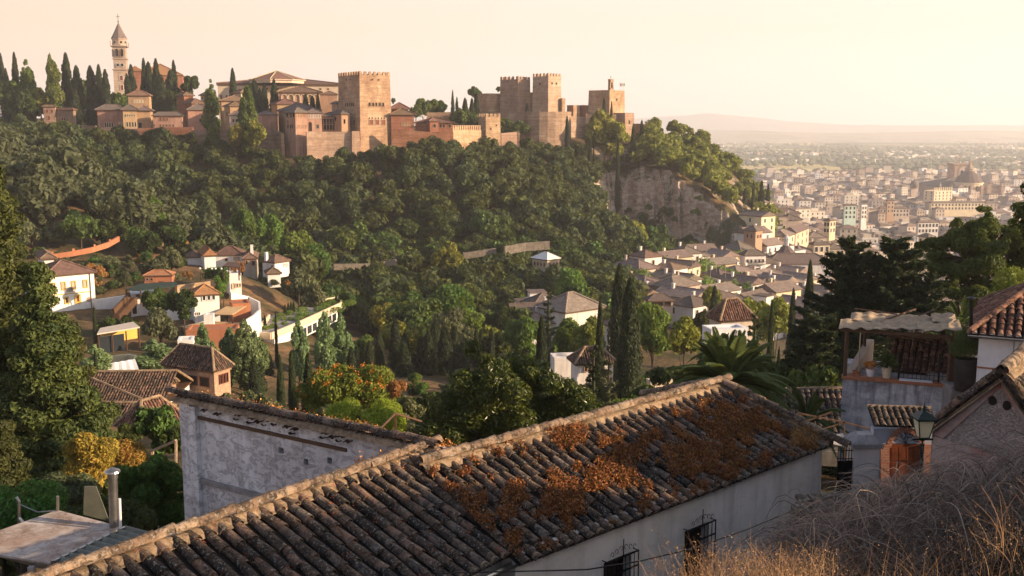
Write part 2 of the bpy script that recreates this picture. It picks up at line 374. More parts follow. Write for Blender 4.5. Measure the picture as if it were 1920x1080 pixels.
# dusty evening air: cream low down, peach above it (the visible band), fading to the blue of the sky overhead
dusty = g.ramp(sp.outputs[2], [(0, (.97,.88,.82)), (.035, (.98,.87,.77)), (.09, (.98,.79,.64)), (.16, (.92,.78,.70)), (.35, (.74,.78,1.0)), (.6, (.52,.64,.96))])
side = g.ramp(g.math('ADD', g.math('MULTIPLY', sp.outputs[0], .5), .5), [(.28, (.96,.81,.72)), (.5, (.98,.925,.90)), (.75, (1.0,.985,.98))])
dusty = g.mix(1.0, dusty, side, 'MULTIPLY')
vs_ = g.n('VectorMath', operation='SCALE'); g.link(dusty, vs_.inputs[0]); vs_.inputs['Scale'].default_value = 6.8; dusty = vs_.outputs[0]
fac = g.ramp(sp.outputs[2], [(0, .97), (.16, .93), (.35, .35), (.7, 0)])
g.link(g.mix(fac, sky.outputs[0], dusty), bg.inputs['Color']); bg.inputs['Strength'].default_value = .1
g.link(bg.outputs[0], wo.inputs['Surface'])
SC.view_settings.view_transform = 'Standard'; SC.view_settings.look = 'None'; SC.view_settings.exposure = .95; SC.view_settings.gamma = 1
SC.cycles.max_bounces = 6; SC.cycles.diffuse_bounces = 2; SC.cycles.glossy_bounces = 2; SC.cycles.transmission_bounces = 3
SC.cycles.volume_bounces = 2; SC.cycles.use_denoising = True
# ------------------------------------------------------------------ terrain: heights from chosen points (picture column, distance, height)
CTRL = []
def row(Y, *pz):
    for p, z in pz: CTRL.append((p, Y, z))
for Y, z in ((-14, -1.5), (-6, -1.7), (0, -1.9)):
    for X in (-25, -8, 0, 8, 25): CTRL.append((None, Y, z, X))
for X in (-12, -4, 0): CTRL.append((None, 5, -6.0, X))
for X, z in ((3, -4.6), (5, -3.6), (12, -3.2)): CTRL.append((None, 5, z, X))
row(9, (-300, -8.2), (300, -8.4), (900, -8.4), (1250, -7.6), (1500, -5.3), (1700, -5.0), (2200, -2.8), (3200, -1.0))  # right end, out of view, raised to keep sun off the near house wall
row(14, (-300, -9.8), (300, -10.2), (900, -10.4), (1250, -9.8), (1500, -7.0), (1700, -6.2), (2200, -3.6), (2900, -1.6))  # out-of-view right end raised here too, to shade that wall
row(20, (-300, -11.5), (300, -12.2), (900, -11.8), (1400, -10.6), (1600, -10.0), (1800, -9.8), (2200, -8.5))
row(30, (-300, -13.5), (400, -13.8), (900, -13.8), (1400, -13.2), (1700, -12.2), (2200, -9))
row(45, (-300, -16), (400, -17.2), (900, -17.6), (1400, -17), (1800, -16.8), (2300, -15.5))
row(70, (-300, -21), (400, -22.5), (900, -24), (1400, -23.5), (1800, -22.5), (2300, -21))
row(110, (-300, -26), (300, -28.5), (600, -30.5), (900, -32), (1200, -31), (1500, -32), (1900, -33), (2300, -33))
row(150, (-300, -28), (100, -32), (250, -33.3), (400, -34), (700, -38), (1000, -39), (1300, -40), (1600, -42), (2000, -45), (2500, -44))
row(190, (-300, -27), (80, -32), (250, -31.5), (400, -32), (460, -34), (650, -42), (900, -43.5), (1200, -45), (1500, -48), (2000, -52), (2500, -50))
row(215, (-300, -22), (80, -28), (250, -29.5), (350, -29.8), (420, -30.2), (470, -31.3), (515, -34), (650, -44), (900, -45))
row(240, (-300, -16), (60, -22), (200, -24.5), (310, -28), (420, -33.5), (650, -46), (1000, -47), (1300, -49), (1600, -54), (2000, -60), (2600, -62))
row(270, (-300, -9), (50, -13.5), (180, -19), (300, -28), (420, -41), (650, -47), (1000, -46))
row(292, (-300, -7), (50, -12), (180, -26), (300, -38), (420, -44), (650, -47))
row(310, (-300, -10), (60, -22), (200, -35), (350, -44), (600, -47), (900, -46), (1100, -47.5), (1300, -50), (1500, -56), (1750, -64), (2100, -70))
row(345, (-300, -14), (100, -25), (300, -33), (600, -31), (900, -33), (1100, -42), (1250, -48))
row(375, (-300, -8), (100, -13), (300, -16), (550, -14.5), (700, -15), (780, -14), (850, -15), (1000, -30), (1120, -38), (1250, -49), (1400, -51.5), (1600, -64), (2000, -76))
row(393, (100, -7), (300, -8.5), (550, -9.3), (680, -9.0), (790, -11.5), (850, -12.5))
row(412, (-300, -2), (100, -4), (300, -6.5), (550, -8), (680, -7), (850, -12))
row(432, (100, -3), (500, -4), (850, -9.5), (950, -13), (1040, -17), (1120, -30), (1150, -44), (1450, -56), (1600, -68))
row(455, (950, -7.3), (1040, -10), (1100, -15), (1140, -26), (1440, -47), (1500, -62), (1700, -74))
for p_, y_, z_ in ((1172, 472, -18.6), (1200, 461, -18.8), (1240, 450, -20.8), (1270, 441, -24), (1300, 432, -27.5), (1325, 425, -31), (1350, 418, -34.4), (1372, 411, -38), (1390, 406, -41),
    (1172, 450, -46), (1200, 444, -47.5), (1240, 437, -48.5), (1270, 430, -49), (1300, 423, -49.5), (1325, 417, -50), (1350, 411, -50), (1372, 405.5, -50.5), (1390, 401, -51), (1180, 478, -16), (1240, 462, -17.5), (1300, 446, -24), (1350, 432, -31), (1400, 425, -39), (1425, 420, -46)): CTRL.append((p_, y_, z_))
row(490, (-300, 2), (200, 0), (500, -2), (850, -3), (1000, -1.4), (1100, -1), (1180, -5), (1260, -11.5), (1330, -22), (1400, -35), (1450, -48), (1500, -62), (1650, -76), (2000, -84))
row(520, (1000, 0), (1100, 0), (1180, -1), (1230, -3.5), (1265, -5.5), (1330, -14), (1400, -29), (1450, -45), (1500, -62))
row(560, (-300, 4), (200, 4), (600, 0), (1000, 0), (1150, -2), (1230, -7), (1300, -18), (1380, -34), (1460, -58), (1600, -80), (2000, -86))
row(650, (-300, 4), (400, 2), (900, -6), (1150, -18), (1300, -45), (1450, -74), (1700, -84), (2100, -88), (2600, -88))
row(850, (-300, 0), (500, -12), (1000, -32), (1250, -66), (1500, -86), (2000, -90), (2600, -91))
row(1200, (-300, -20), (500, -45), (1000, -75), (1400, -91), (2000, -92), (2600, -92))
row(2000, (-500, -60), (600, -85), (1200, -94), (2000, -94), (2600, -94))
row(4000, (-500, -94), (900, -95), (2000, -95), (2700, -95))
row(8500, (-800, -90), (900, -92), (2000, -92), (2700, -92))
_c = []
for t in CTRL:
    if t[0] is None: _c.append((t[3], t[1], t[2]))
    else: _c.append((xat(t[0], t[1], t[2]), t[1], t[2]))
_c = np.array(_c)
def _uv(x, y):
    y = np.asarray(y, float)+18.0
    return np.stack([np.asarray(x, float)/y*1.5, np.log(np.maximum(y, .5))*1.25], -1)
_U = _uv(_c[:, 0], _c[:, 1])
_A = np.sqrt(((_U[:, None]-_U[None])**2).sum(-1)+1e-5); _nc = len(_c)
_K = np.zeros((_nc+3, _nc+3)); _K[:_nc, :_nc] = _A-1e-4*np.eye(_nc); _K[:_nc, _nc] = 1; _K[:_nc, _nc+1:] = _U; _K[_nc:, :_nc] = _K[:_nc, _nc:].T
_w = np.linalg.solve(_K, np.concatenate([_c[:, 2], [0, 0, 0]]))
def G(x, y):
    x = np.atleast_1d(np.asarray(x, float)); y = np.atleast_1d(np.asarray(y, float)); sh = np.broadcast(x, y).shape
    x = np.broadcast_to(x, sh).ravel(); y = np.broadcast_to(y, sh).ravel(); r = np.zeros(len(x))
    for a in range(0, len(x), 20000):
        u = _uv(x[a:a+20000], y[a:a+20000])
        d = np.sqrt(((u[:, None]-_U[None])**2).sum(-1)+1e-5)
        r[a:a+20000] = d@_w[:_nc]+_w[_nc]+u@_w[_nc+1:]
    far = np.clip((y-20)/60, 0, 1)
    r = r+fbm(x/14, y/14, 3, 4)*1.3*far*np.clip((1500-y)/600, 0, 1)
    return r.reshape(sh)
def g1(x, y): return float(G(x, y)[0])
def on(px, Y):      # ground point on picture column px at distance Y
    z = -30.0
    for _ in range(4): x = xat(px, Y, z); z = g1(x, Y)
    return np.array([x, Y, z])

ys = np.concatenate([np.arange(-14, 6, 1.0), np.geomspace(6, 290, 150)[:-1], np.arange(290, 300, 2.5), np.arange(300, 396, 2.2), np.arange(396, 475, 1.0), np.arange(475, 560, 2.5), np.geomspace(560, 2200, 70), np.geomspace(2300, 9500, 50)])
us = np.concatenate([np.linspace(-.85, .08, 150), np.linspace(.084, .235, 130), np.linspace(.242, .95, 105)])
UU, YY = np.meshgrid(us, ys); XX = UU*(YY+18)
ZZ = G(XX, YY)
# the bare cliff: break the steep face into ledges and gullies
e = 2.0
gx = (G(XX+e, YY)-G(XX-e, YY))/(2*e); gy = (G(XX, YY+e)-G(XX, YY-e))/(2*e); SL = np.sqrt(gx**2+gy**2)
steep = np.clip((SL-.55)/.5, 0, 1)*(YY > 392)*(YY < 482)*(UU > .08)*(UU < .23)
gul = np.abs(fbm(XX/4.5, YY/90, 5, 5))*8.5+fbm(XX/1.8, ZZ/9, 8, 4)*2.4+fbm(ZZ/1.6, XX/14, 9, 3)*1.2
P = np.stack([XX, YY+steep*(gul-2.0)*1.2, ZZ-steep*np.abs(fbm(XX/3.1, YY/9, 11, 4))*2.5], -1)
mb = MB(); mb.grid(P, 0, True)
# ground material: dry earth and grass, bare rock where steep, fields far out
m, nt, out = newmat('hill_ground'); g = N(nt); pos = g.coord('World')
earth = g.ramp(g.noise(pos, .09, 6, .7), [(.35, (.055,.055,.022)), (.5, (.13,.09,.05)), (.62, (.26,.15,.08)), (.72, (.34,.18,.09))])
earth = g.mix(g.ramp(g.noise(pos, .7, 5, .7), [(.4, 0), (.65, .6)]), earth, (.05,.05,.025))
rk = g.noise(g.coord('World', (.25, .25, .9)), .35, 8, .7, .6)
rock = g.ramp(rk, [(.3, (.13,.095,.07)), (.4, (.34,.26,.20)), (.47, (.52,.42,.33)), (.53, (.24,.17,.13)), (.6, (.50,.40,.31)), (.7, (.62,.50,.40)), (.8, (.34,.25,.19))])
rock = g.mix(g.ramp(g.noise(pos, .06, 6, .7), [(.54, 0), (.58, .9)]), rock, (.045,.06,.025))
sn = g.n('SeparateXYZ'); g.link(g.n('NewGeometry').outputs['Normal'], sn.inputs[0])
sp = g.n('SeparateXYZ'); g.link(pos, sp.inputs[0])
st = g.ramp(sn.outputs[2], [(.62, 1), (.84, 0)])
rowm = g.math('MULTIPLY', g.ramp(g.math('DIVIDE', sp.outputs[1], 1000.0), [(.26, 0), (.30, 1), (.52, 1), (.6, 0)]), st)
near = g.mix(rowm, earth, rock)
fb = g.vor(g.coord('World', (1, .45, 0)), .0042); 
fcol = g.n('SeparateXYZ'); g.link(fb.outputs['Color'], fcol.inputs[0])
field = g.ramp(fcol.outputs[0], [(0, (.14,.16,.08)), (.3, (.22,.21,.11)), (.5, (.42,.34,.16)), (.6, (.12,.14,.07)), (.75, (.58,.47,.22)), (.85, (.17,.19,.10)), (1, (.5,.42,.26))], 'CONSTANT')
field = g.mix(g.ramp(g.noise(g.coord('World', (1, .35, 0)), .004, 6, .7), [(.46, 0), (.6, .8)]), field, (.10,.11,.07))
town = g.ramp(g.noise(pos, .05, 4, .7), [(.4, (.14,.12,.10)), (.6, (.22,.19,.16))])
near = g.mix(g.ramp(g.math('DIVIDE', sp.outputs[2], -100.0), [(.50, 0), (.60, 1)]), near, town)
col = g.mix(g.ramp(g.math('DIVIDE', sp.outputs[1], 4000.0), [(.38, 0), (.48, 1)]), near, field)
g.bsdf(col, .97, out, g.math('ADD', g.noise(pos, 1.2, 6, .7), g.math('MULTIPLY', rk, 1.5)), .8, .35, spec=.05)
mb.obj('ground', m, kind='structure', smooth=True)

# foothills and mountains beyond the plain
def hills(name, Y0, Y1, prof, base, seed, colr, ny=40):
    xs = np.linspace(-.75, .75, 260); yy = np.linspace(0, 1, ny)
    pxs = 960+1920*xs; top = np.interp(pxs, [p[0] for p in prof], [p[1] for p in prof])
    D = Y0+(Y1-Y0)*yy
    X = xs[None]*D[:, None]; Z = base+(top[None]-base)*np.sin(np.clip(yy*1.25, 0, 1)*PI/2)[:, None]**1.3
    Z = Z+fbm(X/900, D[:, None]/700+0*X, seed, 5)*(top[None]-base)*.30*np.sin(yy*PI)[:, None]
    Z[-1] = base
    mb = MB(); mb.grid(np.stack([X, D[:, None]+0*X, Z], -1), 0, True)
    m, nt, out = newmat(name); g = N(nt); pos = g.coord('World', (1, .5, 1))
    g.bsdf(g.ramp(g.noise(pos, .0022, 6, .7), colr), .97, out, spec=.05)
    mb.obj(name, m, kind='structure', smooth=True)
hills('foothills', 6200, 8200, [(-500, -20), (900, -32), (1180, -28), (1290, -24), (1400, -27), (1470, -40), (1560, -48), (1700, -42), (1830, -30), (1950, -36), (2500, -30)], -97, 21, [(.4, (.24,.22,.17)), (.5, (.44,.38,.29)), (.6, (.28,.25,.19)), (.7, (.52,.45,.34))])
hills('distant_mountains', 9800, 12500, [(-500, 60), (900, 80), (1150, 90), (1250, 110), (1320, 135), (1400, 100), (1480, 60), (1600, 20), (2500, 10)], -97, 33, [(.4, (.3,.28,.26)), (.7, (.42,.38,.34))])

# haze
HZ0, HZ1 = -98.5, 320
hb = MB(); hb.box(-14500, 14500, -60, 13200, HZ0-1, HZ1)
m, nt, out = newmat('haze_air'); v = nt.nodes.new('ShaderNodeVolumePrincipled'); v.inputs['Color'].default_value = (.98,.97,1,1)
v.inputs['Density'].default_value = .00015; v.inputs['Anisotropy'].default_value = .25; nt.links.new(v.outputs[0], out.inputs['Volume'])
hb.obj('haze', m, kind='stuff')
# ------------------------------------------------------------------ building kit
def hip_roof(w, d, z, oh, rh, ridge='auto', thick=.25):
    """hip roof over footprint (0..w, 0..d); returns MB with faces 0 tiles, 1 ridge tiles, 2 eave board"""
    mb = MB(); a = (-oh, -oh); b = (w+oh, d+oh); W2 = b[0]-a[0]; D2 = b[1]-a[1]
    c = [(a[0], a[1], z), (b[0], a[1], z), (b[0], b[1], z), (a[0], b[1], z)]
    if W2 >= D2: r0 = (a[0]+D2/2, a[1]+D2/2, z+rh); r1 = (b[0]-D2/2, a[1]+D2/2, z+rh)
    else: r0 = (a[0]+W2/2, a[1]+W2/2, z+rh); r1 = (a[0]+W2/2, b[1]-W2/2, z+rh)
    if ridge == 'gable_x': r0 = (a[0], (a[1]+b[1])/2, z+rh); r1 = (b[0], (a[1]+b[1])/2, z+rh)
    if ridge == 'gable_y': r0 = ((a[0]+b[0])/2, a[1], z+rh); r1 = ((a[0]+b[0])/2, b[1], z+rh)
    low = [(p[0], p[1], z-thick) for p in c]
    al = (W2 >= D2 and ridge != 'gable_y') or ridge == 'gable_x'
    if al: F = [(0, 1, 5, 4), (1, 2, 5), (2, 3, 4, 5), (3, 0, 4)]
    else: F = [(0, 1, 4), (1, 2, 5, 4), (2, 3, 5), (3, 0, 4, 5)]
    mb.add(c+[r0, r1], F, 0)
    mb.add(low+c, [(3, 2, 1, 0), (0, 1, 5, 4), (1, 2, 6, 5), (2, 3, 7, 6), (3, 0, 4, 7)], 2)
    rr = max(.12, min(.32, rh*.09))
    for p, q in (((c[0], r0), (c[1], r1 if al else r0), (c[2], r1), (c[3], r0 if al else r1), (r0, r1)) if 'gable' not in ridge else ((r0, r1),)):
        if np.linalg.norm(np.subtract(p, q)) > .3: mb.tube([np.array(p)+[0,0,rr*.3], np.array(q)+[0,0,rr*.3]], rr, 5, 1)
    return mb
def arch_pts(w, h, n=6):
    r = w/2; return [(-r, 0), (r, 0)]+[(r*math.cos(a), h-r+r*math.sin(a)) for a in np.linspace(0, PI, n)]
def window_on(par, mapf, u, z, w, h, frame, pane, arch=False, depth=.12, kindname='window', sill=True, border=.12):
    """a framed opening; mapf(u, out, z) gives the local point"""
    pts = arch_pts(w, h) if arch else [(-w/2, 0), (w/2, 0), (w/2, h), (-w/2, h)]
    c = np.mean(pts, axis=0); big = [((p[0]-c[0])*(1+2*border/w)+c[0], (p[1]-c[1])*(1+2*border/h)+c[1]) for p in pts]
    mb = MB(); n = len(pts)
    A = [mapf(u+p[0], .02, z+p[1]) for p in big]; B = [mapf(u+p[0], depth, z+p[1]) for p in big]; C = [mapf(u+p[0], depth, z+p[1]) for p in pts]; D = [mapf(u+p[0], .025, z+p[1]) for p in pts]
    V = A+B+C+D; F = []
    for i in range(n):
        j = (i+1) % n; F += [(i, j, n+j, n+i), (n+i, n+j, 2*n+j, 2*n+i), (2*n+i, 2*n+j, 3*n+j, 3*n+i)]
    mb.add(V, F, 0); f = mb.obj(kindname, frame, par)
    pm = MB(); pm.add([mapf(u+p[0], .03, z+p[1]) for p in pts], [tuple(range(n))], 0); pm.obj('pane', pane, f); return f
class Bld:
    """rectangular building seen at its near corner; columns l|c|r of the picture, eave row, distance"""
    def __init__(s, name, label, cat, l, c, r, top, Y, h, phi=35, wall='ochre_wall', taper=0, depth=None, width=None, group=None, stuffwall=None):
        P = at(c, top, Y); s.Y = Y; ph = math.radians(phi); s.phi = ph; s.top = P[2]; s.h = h; s.c, s.py = c, top
        def solve(px, dx, dy):
            u = (px-960)/1920.0; return (u*(P[1]*CP-P[2]*SP)-P[0])/(dx-u*dy*CP)
        s.w = width or solve(r, math.cos(ph), math.sin(ph)); s.d = depth or solve(l, -math.sin(ph), math.cos(ph))
        s.w = abs(s.w); s.d = abs(s.d); s.l, s.r = l, r
        if depth is None: s.d = min(s.d, 1.25*s.w+1.0) if s.w > 4 else min(s.d, 9)
        if cat in ('house', 'convent') and depth is None: s.d = max(s.d, min(5.5, .6*s.w))
        s.root = empty(name, (P[0], P[1], P[2]-h), ph, label, cat, group)
        mb = MB(); t = taper
        mb.hexa([(-t,-t,0),(s.w+t,-t,0),(s.w+t,s.d+t,0),(-t,s.d+t,0)], [(0,0,h),(s.w,0,h),(s.w,s.d,h),(0,s.d,h)])
        s.mwall = mb; s.wallm = M[wall]; s.done = False; s.taper = t; s.nw = 0
    def wall(s, name='wall'):
        s.wo = s.mwall.obj(name, s.wallm, s.root); return s
    def mapR(s, u, o, z): k = s.taper*(1-z/s.h); return (u, -o-k, z)
    def mapL(s, u, o, z): k = s.taper*(1-z/s.h); return (-o-k, u, z)
    def roof(s, rh, oh=.5, mat='palace_tile', ridge='auto', thick=.25, dz=0):
        rh = min(rh, .30*(min(s.w, s.d)+2*oh)+(.5 if 'gable' in ridge else 0)); s.rh = rh
        hip_roof(s.w, s.d, s.h+thick+dz, oh, rh, ridge, thick).obj('roof', [M[mat], M[mat], M['wood']], s.root); return s
    def flat(s, par=.5, mat=None, t=.35):
        mb = MB(); w, d, h = s.w, s.d, s.h
        mb.box(-.03, w+.03, -.03, t, h, h+par); mb.box(-.03, w+.03, d-t, d+.03, h, h+par); mb.box(-.03, t, t, d-t, h, h+par); mb.box(w-t, w+.03, t, d-t, h, h+par)
        mb.obj('parapet', M[mat] if mat else s.wallm, s.root); return s
    def crenel(s, mh=1.1, mw=1.0, gap=.9, par=.7, t=.5, mat=None):
        mb = MB(); w, d, h = s.w, s.d, s.h
        for (x0, y0, x1, y1) in ((0,0,w,0), (w,0,w,d), (w,d,0,d), (0,d,0,0)):
            L = math.hypot(x1-x0, y1-y0); ux, uy = (x1-x0)/L, (y1-y0)/L; nx, ny = uy, -ux
            k = max(2, int(round((L+gap)/(mw+gap)))); sp = (L-mw*k)/(k-1) if k > 1 else 0
            def blk(a, b, z0, z1, o=0.04, tp=None):
                q = [(x0+ux*a+nx*o, y0+uy*a+ny*o), (x0+ux*b+nx*o, y0+uy*b+ny*o), (x0+ux*b-nx*t, y0+uy*b-ny*t), (x0+ux*a-nx*t, y0+uy*a-ny*t)]
                B = [(p[0], p[1], z0) for p in q]
                mb.hexa(B, [(p[0], p[1], z1) for p in q])
                if tp:
                    cx = np.mean([p[0] for p in q]); cy = np.mean([p[1] for p in q]); n = mb.n
                    mb.add([(p[0], p[1], z1) for p in q]+[(cx, cy, z1+tp)], [(0,1,4),(1,2,4),(2,3,4),(3,0,4)])
            blk(0, L, h, h+par)
            for i in range(k): a = i*(mw+sp); blk(a+.02, a+mw-.02, h+par, h+par+mh, .03, .3)
        mb.obj('battlement', M[mat] if mat else s.wallm, s.root); return s
    def win(s, face, px, py, wp, hp, frame='pink_wall', pane='shade', arch=False, depth=.15, border=.12, name='window'):
        """window with centre column px, bottom row py, size in picture pixels"""
        z = s.h-(py-s.py)*s.Y/1920.0*1.0
        if face == 'R': u = (px-s.c)/(s.r-s.c)*s.w; w = wp/(s.r-s.c)*s.w; mf = s.mapR
        else: u = (s.c-px)/(s.c-s.l)*s.d; w = wp/(s.c-s.l)*s.d; mf = s.mapL
        window_on(s.root, mf, u, z, w, hp*s.Y/1920.0, M[frame], M[pane], arch, depth, name, border=border); return s
    def wins(s, face, pxs, py, wp, hp, **k):
        for p in pxs: s.win(face, p, py, wp, hp, **k)
        return s
    def part(s, name, mat, fn):
        mb = MB(); fn(mb, s); mb.obj(name, M[mat] if isinstance(mat, str) else mat, s.root); return s

def wall_run(name, label, pts, h, t, mat, cat='wall', cren=None, taper=.0):
    """free-standing wall along world points with top heights"""
    mb = MB(); pts = [np.array(p, float) for p in pts]; k_ = len(pts); sg = [(pts[i+1]-pts[i])[:2]/np.linalg.norm((pts[i+1]-pts[i])[:2]) for i in range(k_-1)]
    nn = []
    for i in range(k_):
        v = sg[max(0, i-1)]+sg[min(k_-2, i)]; v = v/np.linalg.norm(v); c_ = float(np.dot(v, sg[min(k_-2, i)])); nn.append(np.array([v[1], -v[0]])*t/2/max(.4, c_))
    V = []
    for p, q in zip(pts, nn): V += [(p[0]+q[0], p[1]+q[1], p[2]-h), (p[0]+q[0], p[1]+q[1], p[2]), (p[0]-q[0], p[1]-q[1], p[2]), (p[0]-q[0], p[1]-q[1], p[2]-h)]
    mb.add(V, [(4*i+j, 4*i+4+j, 4*i+4+(j+1) % 4, 4*i+(j+1) % 4) for i in range(k_-1) for j in range(4)]+[(0, 1, 2, 3), (4*k_-1, 4*k_-2, 4*k_-3, 4*k_-4)])
    for a, b in zip(pts[:-1], pts[1:]):
        d = (b-a)[:2]; L = np.linalg.norm(d); d /= L; n = np.array([d[1], -d[0]])*t/2
        if cren:
            mw, gp, mh = cren; k = int(L/(mw+gp))
            for i in range(k):
                s0 = (i+.2)*(mw+gp); s1 = s0+mw; z = a[2]+(b[2]-a[2])*(s0/L)
                q2 = [a[:2]+d*s0+n, a[:2]+d*s1+n, a[:2]+d*s1+n*.2, a[:2]+d*s0+n*.2]
                mb.hexa([(p[0], p[1], z-.1) for p in q2], [(p[0], p[1], z+mh) for p in q2])
    return mb.obj(name, M[mat], label=label, cat=cat)
# ------------------------------------------------------------------ the palace and fortress on the ridge
PW = dict(frame='ochre_wall', pane='shade')
# great square tower
b = Bld('palace_tower', 'huge square battlemented tower of banded stone with two rows of arched windows', 'tower', 631, 674, 731, 143, 392, 32, 36.5, 'rampart', taper=.55)
b.wall().crenel(1.15, 1.1, .85, .6)
b.wins('R', (691, 697.5, 703.5, 710, 716.5), 197, 3.6, 7, arch=True, frame='rampart', depth=.2)
b.wins('L', (646.5, 650.5, 654.5, 658.5, 662.5), 197, 2.6, 7, arch=True, frame='rampart', depth=.2)
b.wins('R', (693, 704.5, 716), 231, 7, 9, pane='redwood', frame='rampart_pale', depth=.2)
b.wins('R', (690, 695, 702, 707, 713, 718), 220.5, 1.8, 3.5, arch=True, frame='rampart_pale', border=.08)
b.wins('L', (654.5, 663), 231, 4, 9, frame='rampart_pale').wins('L', (652.5, 656.5, 661, 665), 220.5, 1.4, 3.5, arch=True, frame='rampart_pale', border=.08)
b.wins('L', (648, 656), 149, 3, 2.5).wins('R', (697, 709), 149.5, 4, 2)
# corner tower with queen's gallery
b = Bld('gallery_tower', 'slender square tower with open gallery under a hipped roof, one face sunlit', 'tower', 527, 553.5, 576, 212, 384, 17, 42, 'pink_wall', taper=.15).wall().roof(3.4, .7, 'grey_tile')
b.wins('L', (533, 543, 549.5), 219, 4.2, 6.5, **PW).wins('R', (557, 562, 567, 572), 219, 3, 6, pane='ochre_wall')
b.wins('L', (534, 541, 546), 240, 3.2, 6.5, **PW).wins('R', (558, 563, 567, 573), 239.5, 2.4, 5.5, pane='pink_wall').win('L', 534, 231, 2, 6)
b = Bld('palace_wing', 'low wing with a tall dark arch beside the gallery tower', 'palace wing', 566, 576, 603, 213, 388, 17, 22, 'pink_wall').wall().roof(1.6, .6, 'grey_tile')
b.win('R', 581, 245, 6, 17, arch=True, frame='ochre_wall').win('R', 595, 240, 4.5, 7, pane='glass').wins('R', (579, 584, 589, 594, 599), 221, 3, 6, frame='white_wall', pane='ochre_wall', border=.1)
b = Bld('palace_hall', 'broad hipped hall rising behind the gallery tower', 'palace wing', 513, 545, 600, 208, 398, 16, 30, 'ochre_wall').wall().roof(2.7, .6, 'grey_tile')
# timber gallery
b = Bld('gallery_wing', 'two storey open timber gallery between the gallery tower and the great tower', 'palace wing', 598, 602, 640, 219, 394, 14, 14, 'pink_wall').wall().roof(1.6, .8, 'grey_tile')
b.win('R', 621, 232, 34, 9, frame='wood', depth=.3).win('R', 620, 242, 30, 8, frame='wood', depth=.3)
for x in (606, 611.5, 617, 622.5, 628, 634):
    b.part('post', 'pink_wall', lambda mb, s, x=x: mb.bar((( x-s.c)/(s.r-s.c)*s.w, -.4, s.h-4.8), ((x-s.c)/(s.r-s.c)*s.w, -.4, s.h-.3), .25))
b.part('rail', 'wood', lambda mb, s: mb.box(.3, s.w-.2, -.46, -.34, s.h-2.6, s.h-1.9))
b = Bld('palace_wing', 'small hipped block leaning against the left side of the great tower', 'palace wing', 618, 640, 656, 215, 391, 16, 40, 'ochre_wall').wall().roof(1.7, .6, 'grey_tile')
b.win('L', 629, 226, 4, 7).win('L', 646, 231, 3, 7)
b = Bld('palace_wing', 'balcony block of dark timber tucked behind the great tower at mid height', 'palace wing', 622, 632, 640, 195, 410, 12, 30, 'ochre_wall').wall().roof(1, .5, 'grey_tile')
# long parapet wall in front
b = Bld('palace_wing', 'long plain ochre wall with a narrow tiled top left of the gallery tower', 'palace wing', 470, 478, 520, 216, 402, 14, 14, 'ochre_wall').wall().roof(1.5, .3, 'grey_tile')
# small courts
b = Bld('palace_wing', 'two storey ochre house with small shutters behind the lower poplar', 'palace wing', 412, 431, 460, 200, 412, 16, 30, 'ochre_wall').wall().roof(1.8, .6, 'palace_tile')
b.win('L', 421, 217, 3.5, 7).wins('R', (440, 450), 214, 3, 6)
b = Bld('palace_wing', 'pale low house with a row of small windows beside the lower poplar', 'palace wing', 426, 430, 462, 217, 405, 12, 14, 'town_tan').wall().roof(1.6, .5, 'grey_tile')
b.wins('R', (437, 443, 449), 228, 2.2, 4.5)
b = Bld('palace_turret', 'small square lantern turret with pyramid roof and arched lights above the palace roofs', 'turret', 437, 452, 468, 175, 432, 9, 36, 'cream_wall').wall().roof(3.6, .7, 'palace_tile')
b.wins('L', (441, 445.5, 449.5), 183, 2, 4.5, arch=True).wins('R', (457, 462), 183, 2, 4.5, arch=True)
b = Bld('palace_turret', 'small turret with steep roof peeping over the taller poplar', 'turret', 376, 388, 402, 179, 436, 9, 36, 'cream_wall').wall().roof(3.2, .7, 'palace_tile')
b.wins('L', (380, 384), 185, 1.8, 4, arch=True)
b = Bld('palace_wing', 'wide dark roofed range linking the two lantern turrets', 'palace wing', 398, 415, 470, 190, 424, 14, 18, 'ochre_wall').wall().roof(2.4, .6, 'palace_tile')
# stepped hipped halls (335-382)
b = Bld('palace_hall', 'tall hipped hall at the top of the three stacked roofs left of the taller poplar', 'palace wing', 331, 345, 362, 180, 442, 14, 38, 'rampart_red').wall().roof(3.2, .6, 'palace_tile')
b = Bld('palace_hall', 'hipped hall in the middle of the three stacked roofs left of the taller poplar', 'palace wing', 336, 360, 384, 195, 432, 14, 38, 'rampart_red').wall().roof(3.6, .6, 'palace_tile')
b = Bld('palace_hall', 'lowest and widest of the three stacked halls left of the taller poplar', 'palace wing', 333, 352, 392, 207, 418, 14, 18, 'ochre_wall').wall().roof(2.6, .6, 'grey_tile')
b.win('R', 375, 228, 4, 6)
# left palace block
b = Bld('palace_hall', 'long palace range with arcaded windows and a spreading hipped roof near the church tower', 'palace wing', 176, 182, 231, 207, 420, 13, 9, 'ochre_wall').wall().roof(2.6, .9, 'grey_tile')
b.wins('R', (196.5, 200.5, 204.5, 209), 238, 3, 9, arch=True, frame='cream_wall').wins('R', (184, 222, 227), 236, 1.8, 8, frame='cream_wall', pane='pink_wall').wins('R', (219, 223, 227), 217, 1.6, 4.5, pane='ochre_wall')
b = Bld('palace_hall', 'projecting palace pavilion with two tiers of arched windows in the middle of the long range', 'palace wing', 217, 230, 256, 207, 414, 14, 20, 'ochre_wall', taper=.1).wall().roof(2.8, .9, 'grey_tile')
b.wins('R', (235, 239, 243, 247, 251), 218.5, 2.4, 4.5, arch=True, frame='cream_wall').wins('R', (237, 242, 247.5, 252.5), 237, 3.2, 9, arch=True, frame='cream_wall')
b = Bld('palace_hall', 'plain palace block with one tall window under the small belvedere', 'palace wing', 250, 256, 282, 208, 419, 13, 12, 'ochre_wall').wall().roof(1.6, .8, 'grey_tile')
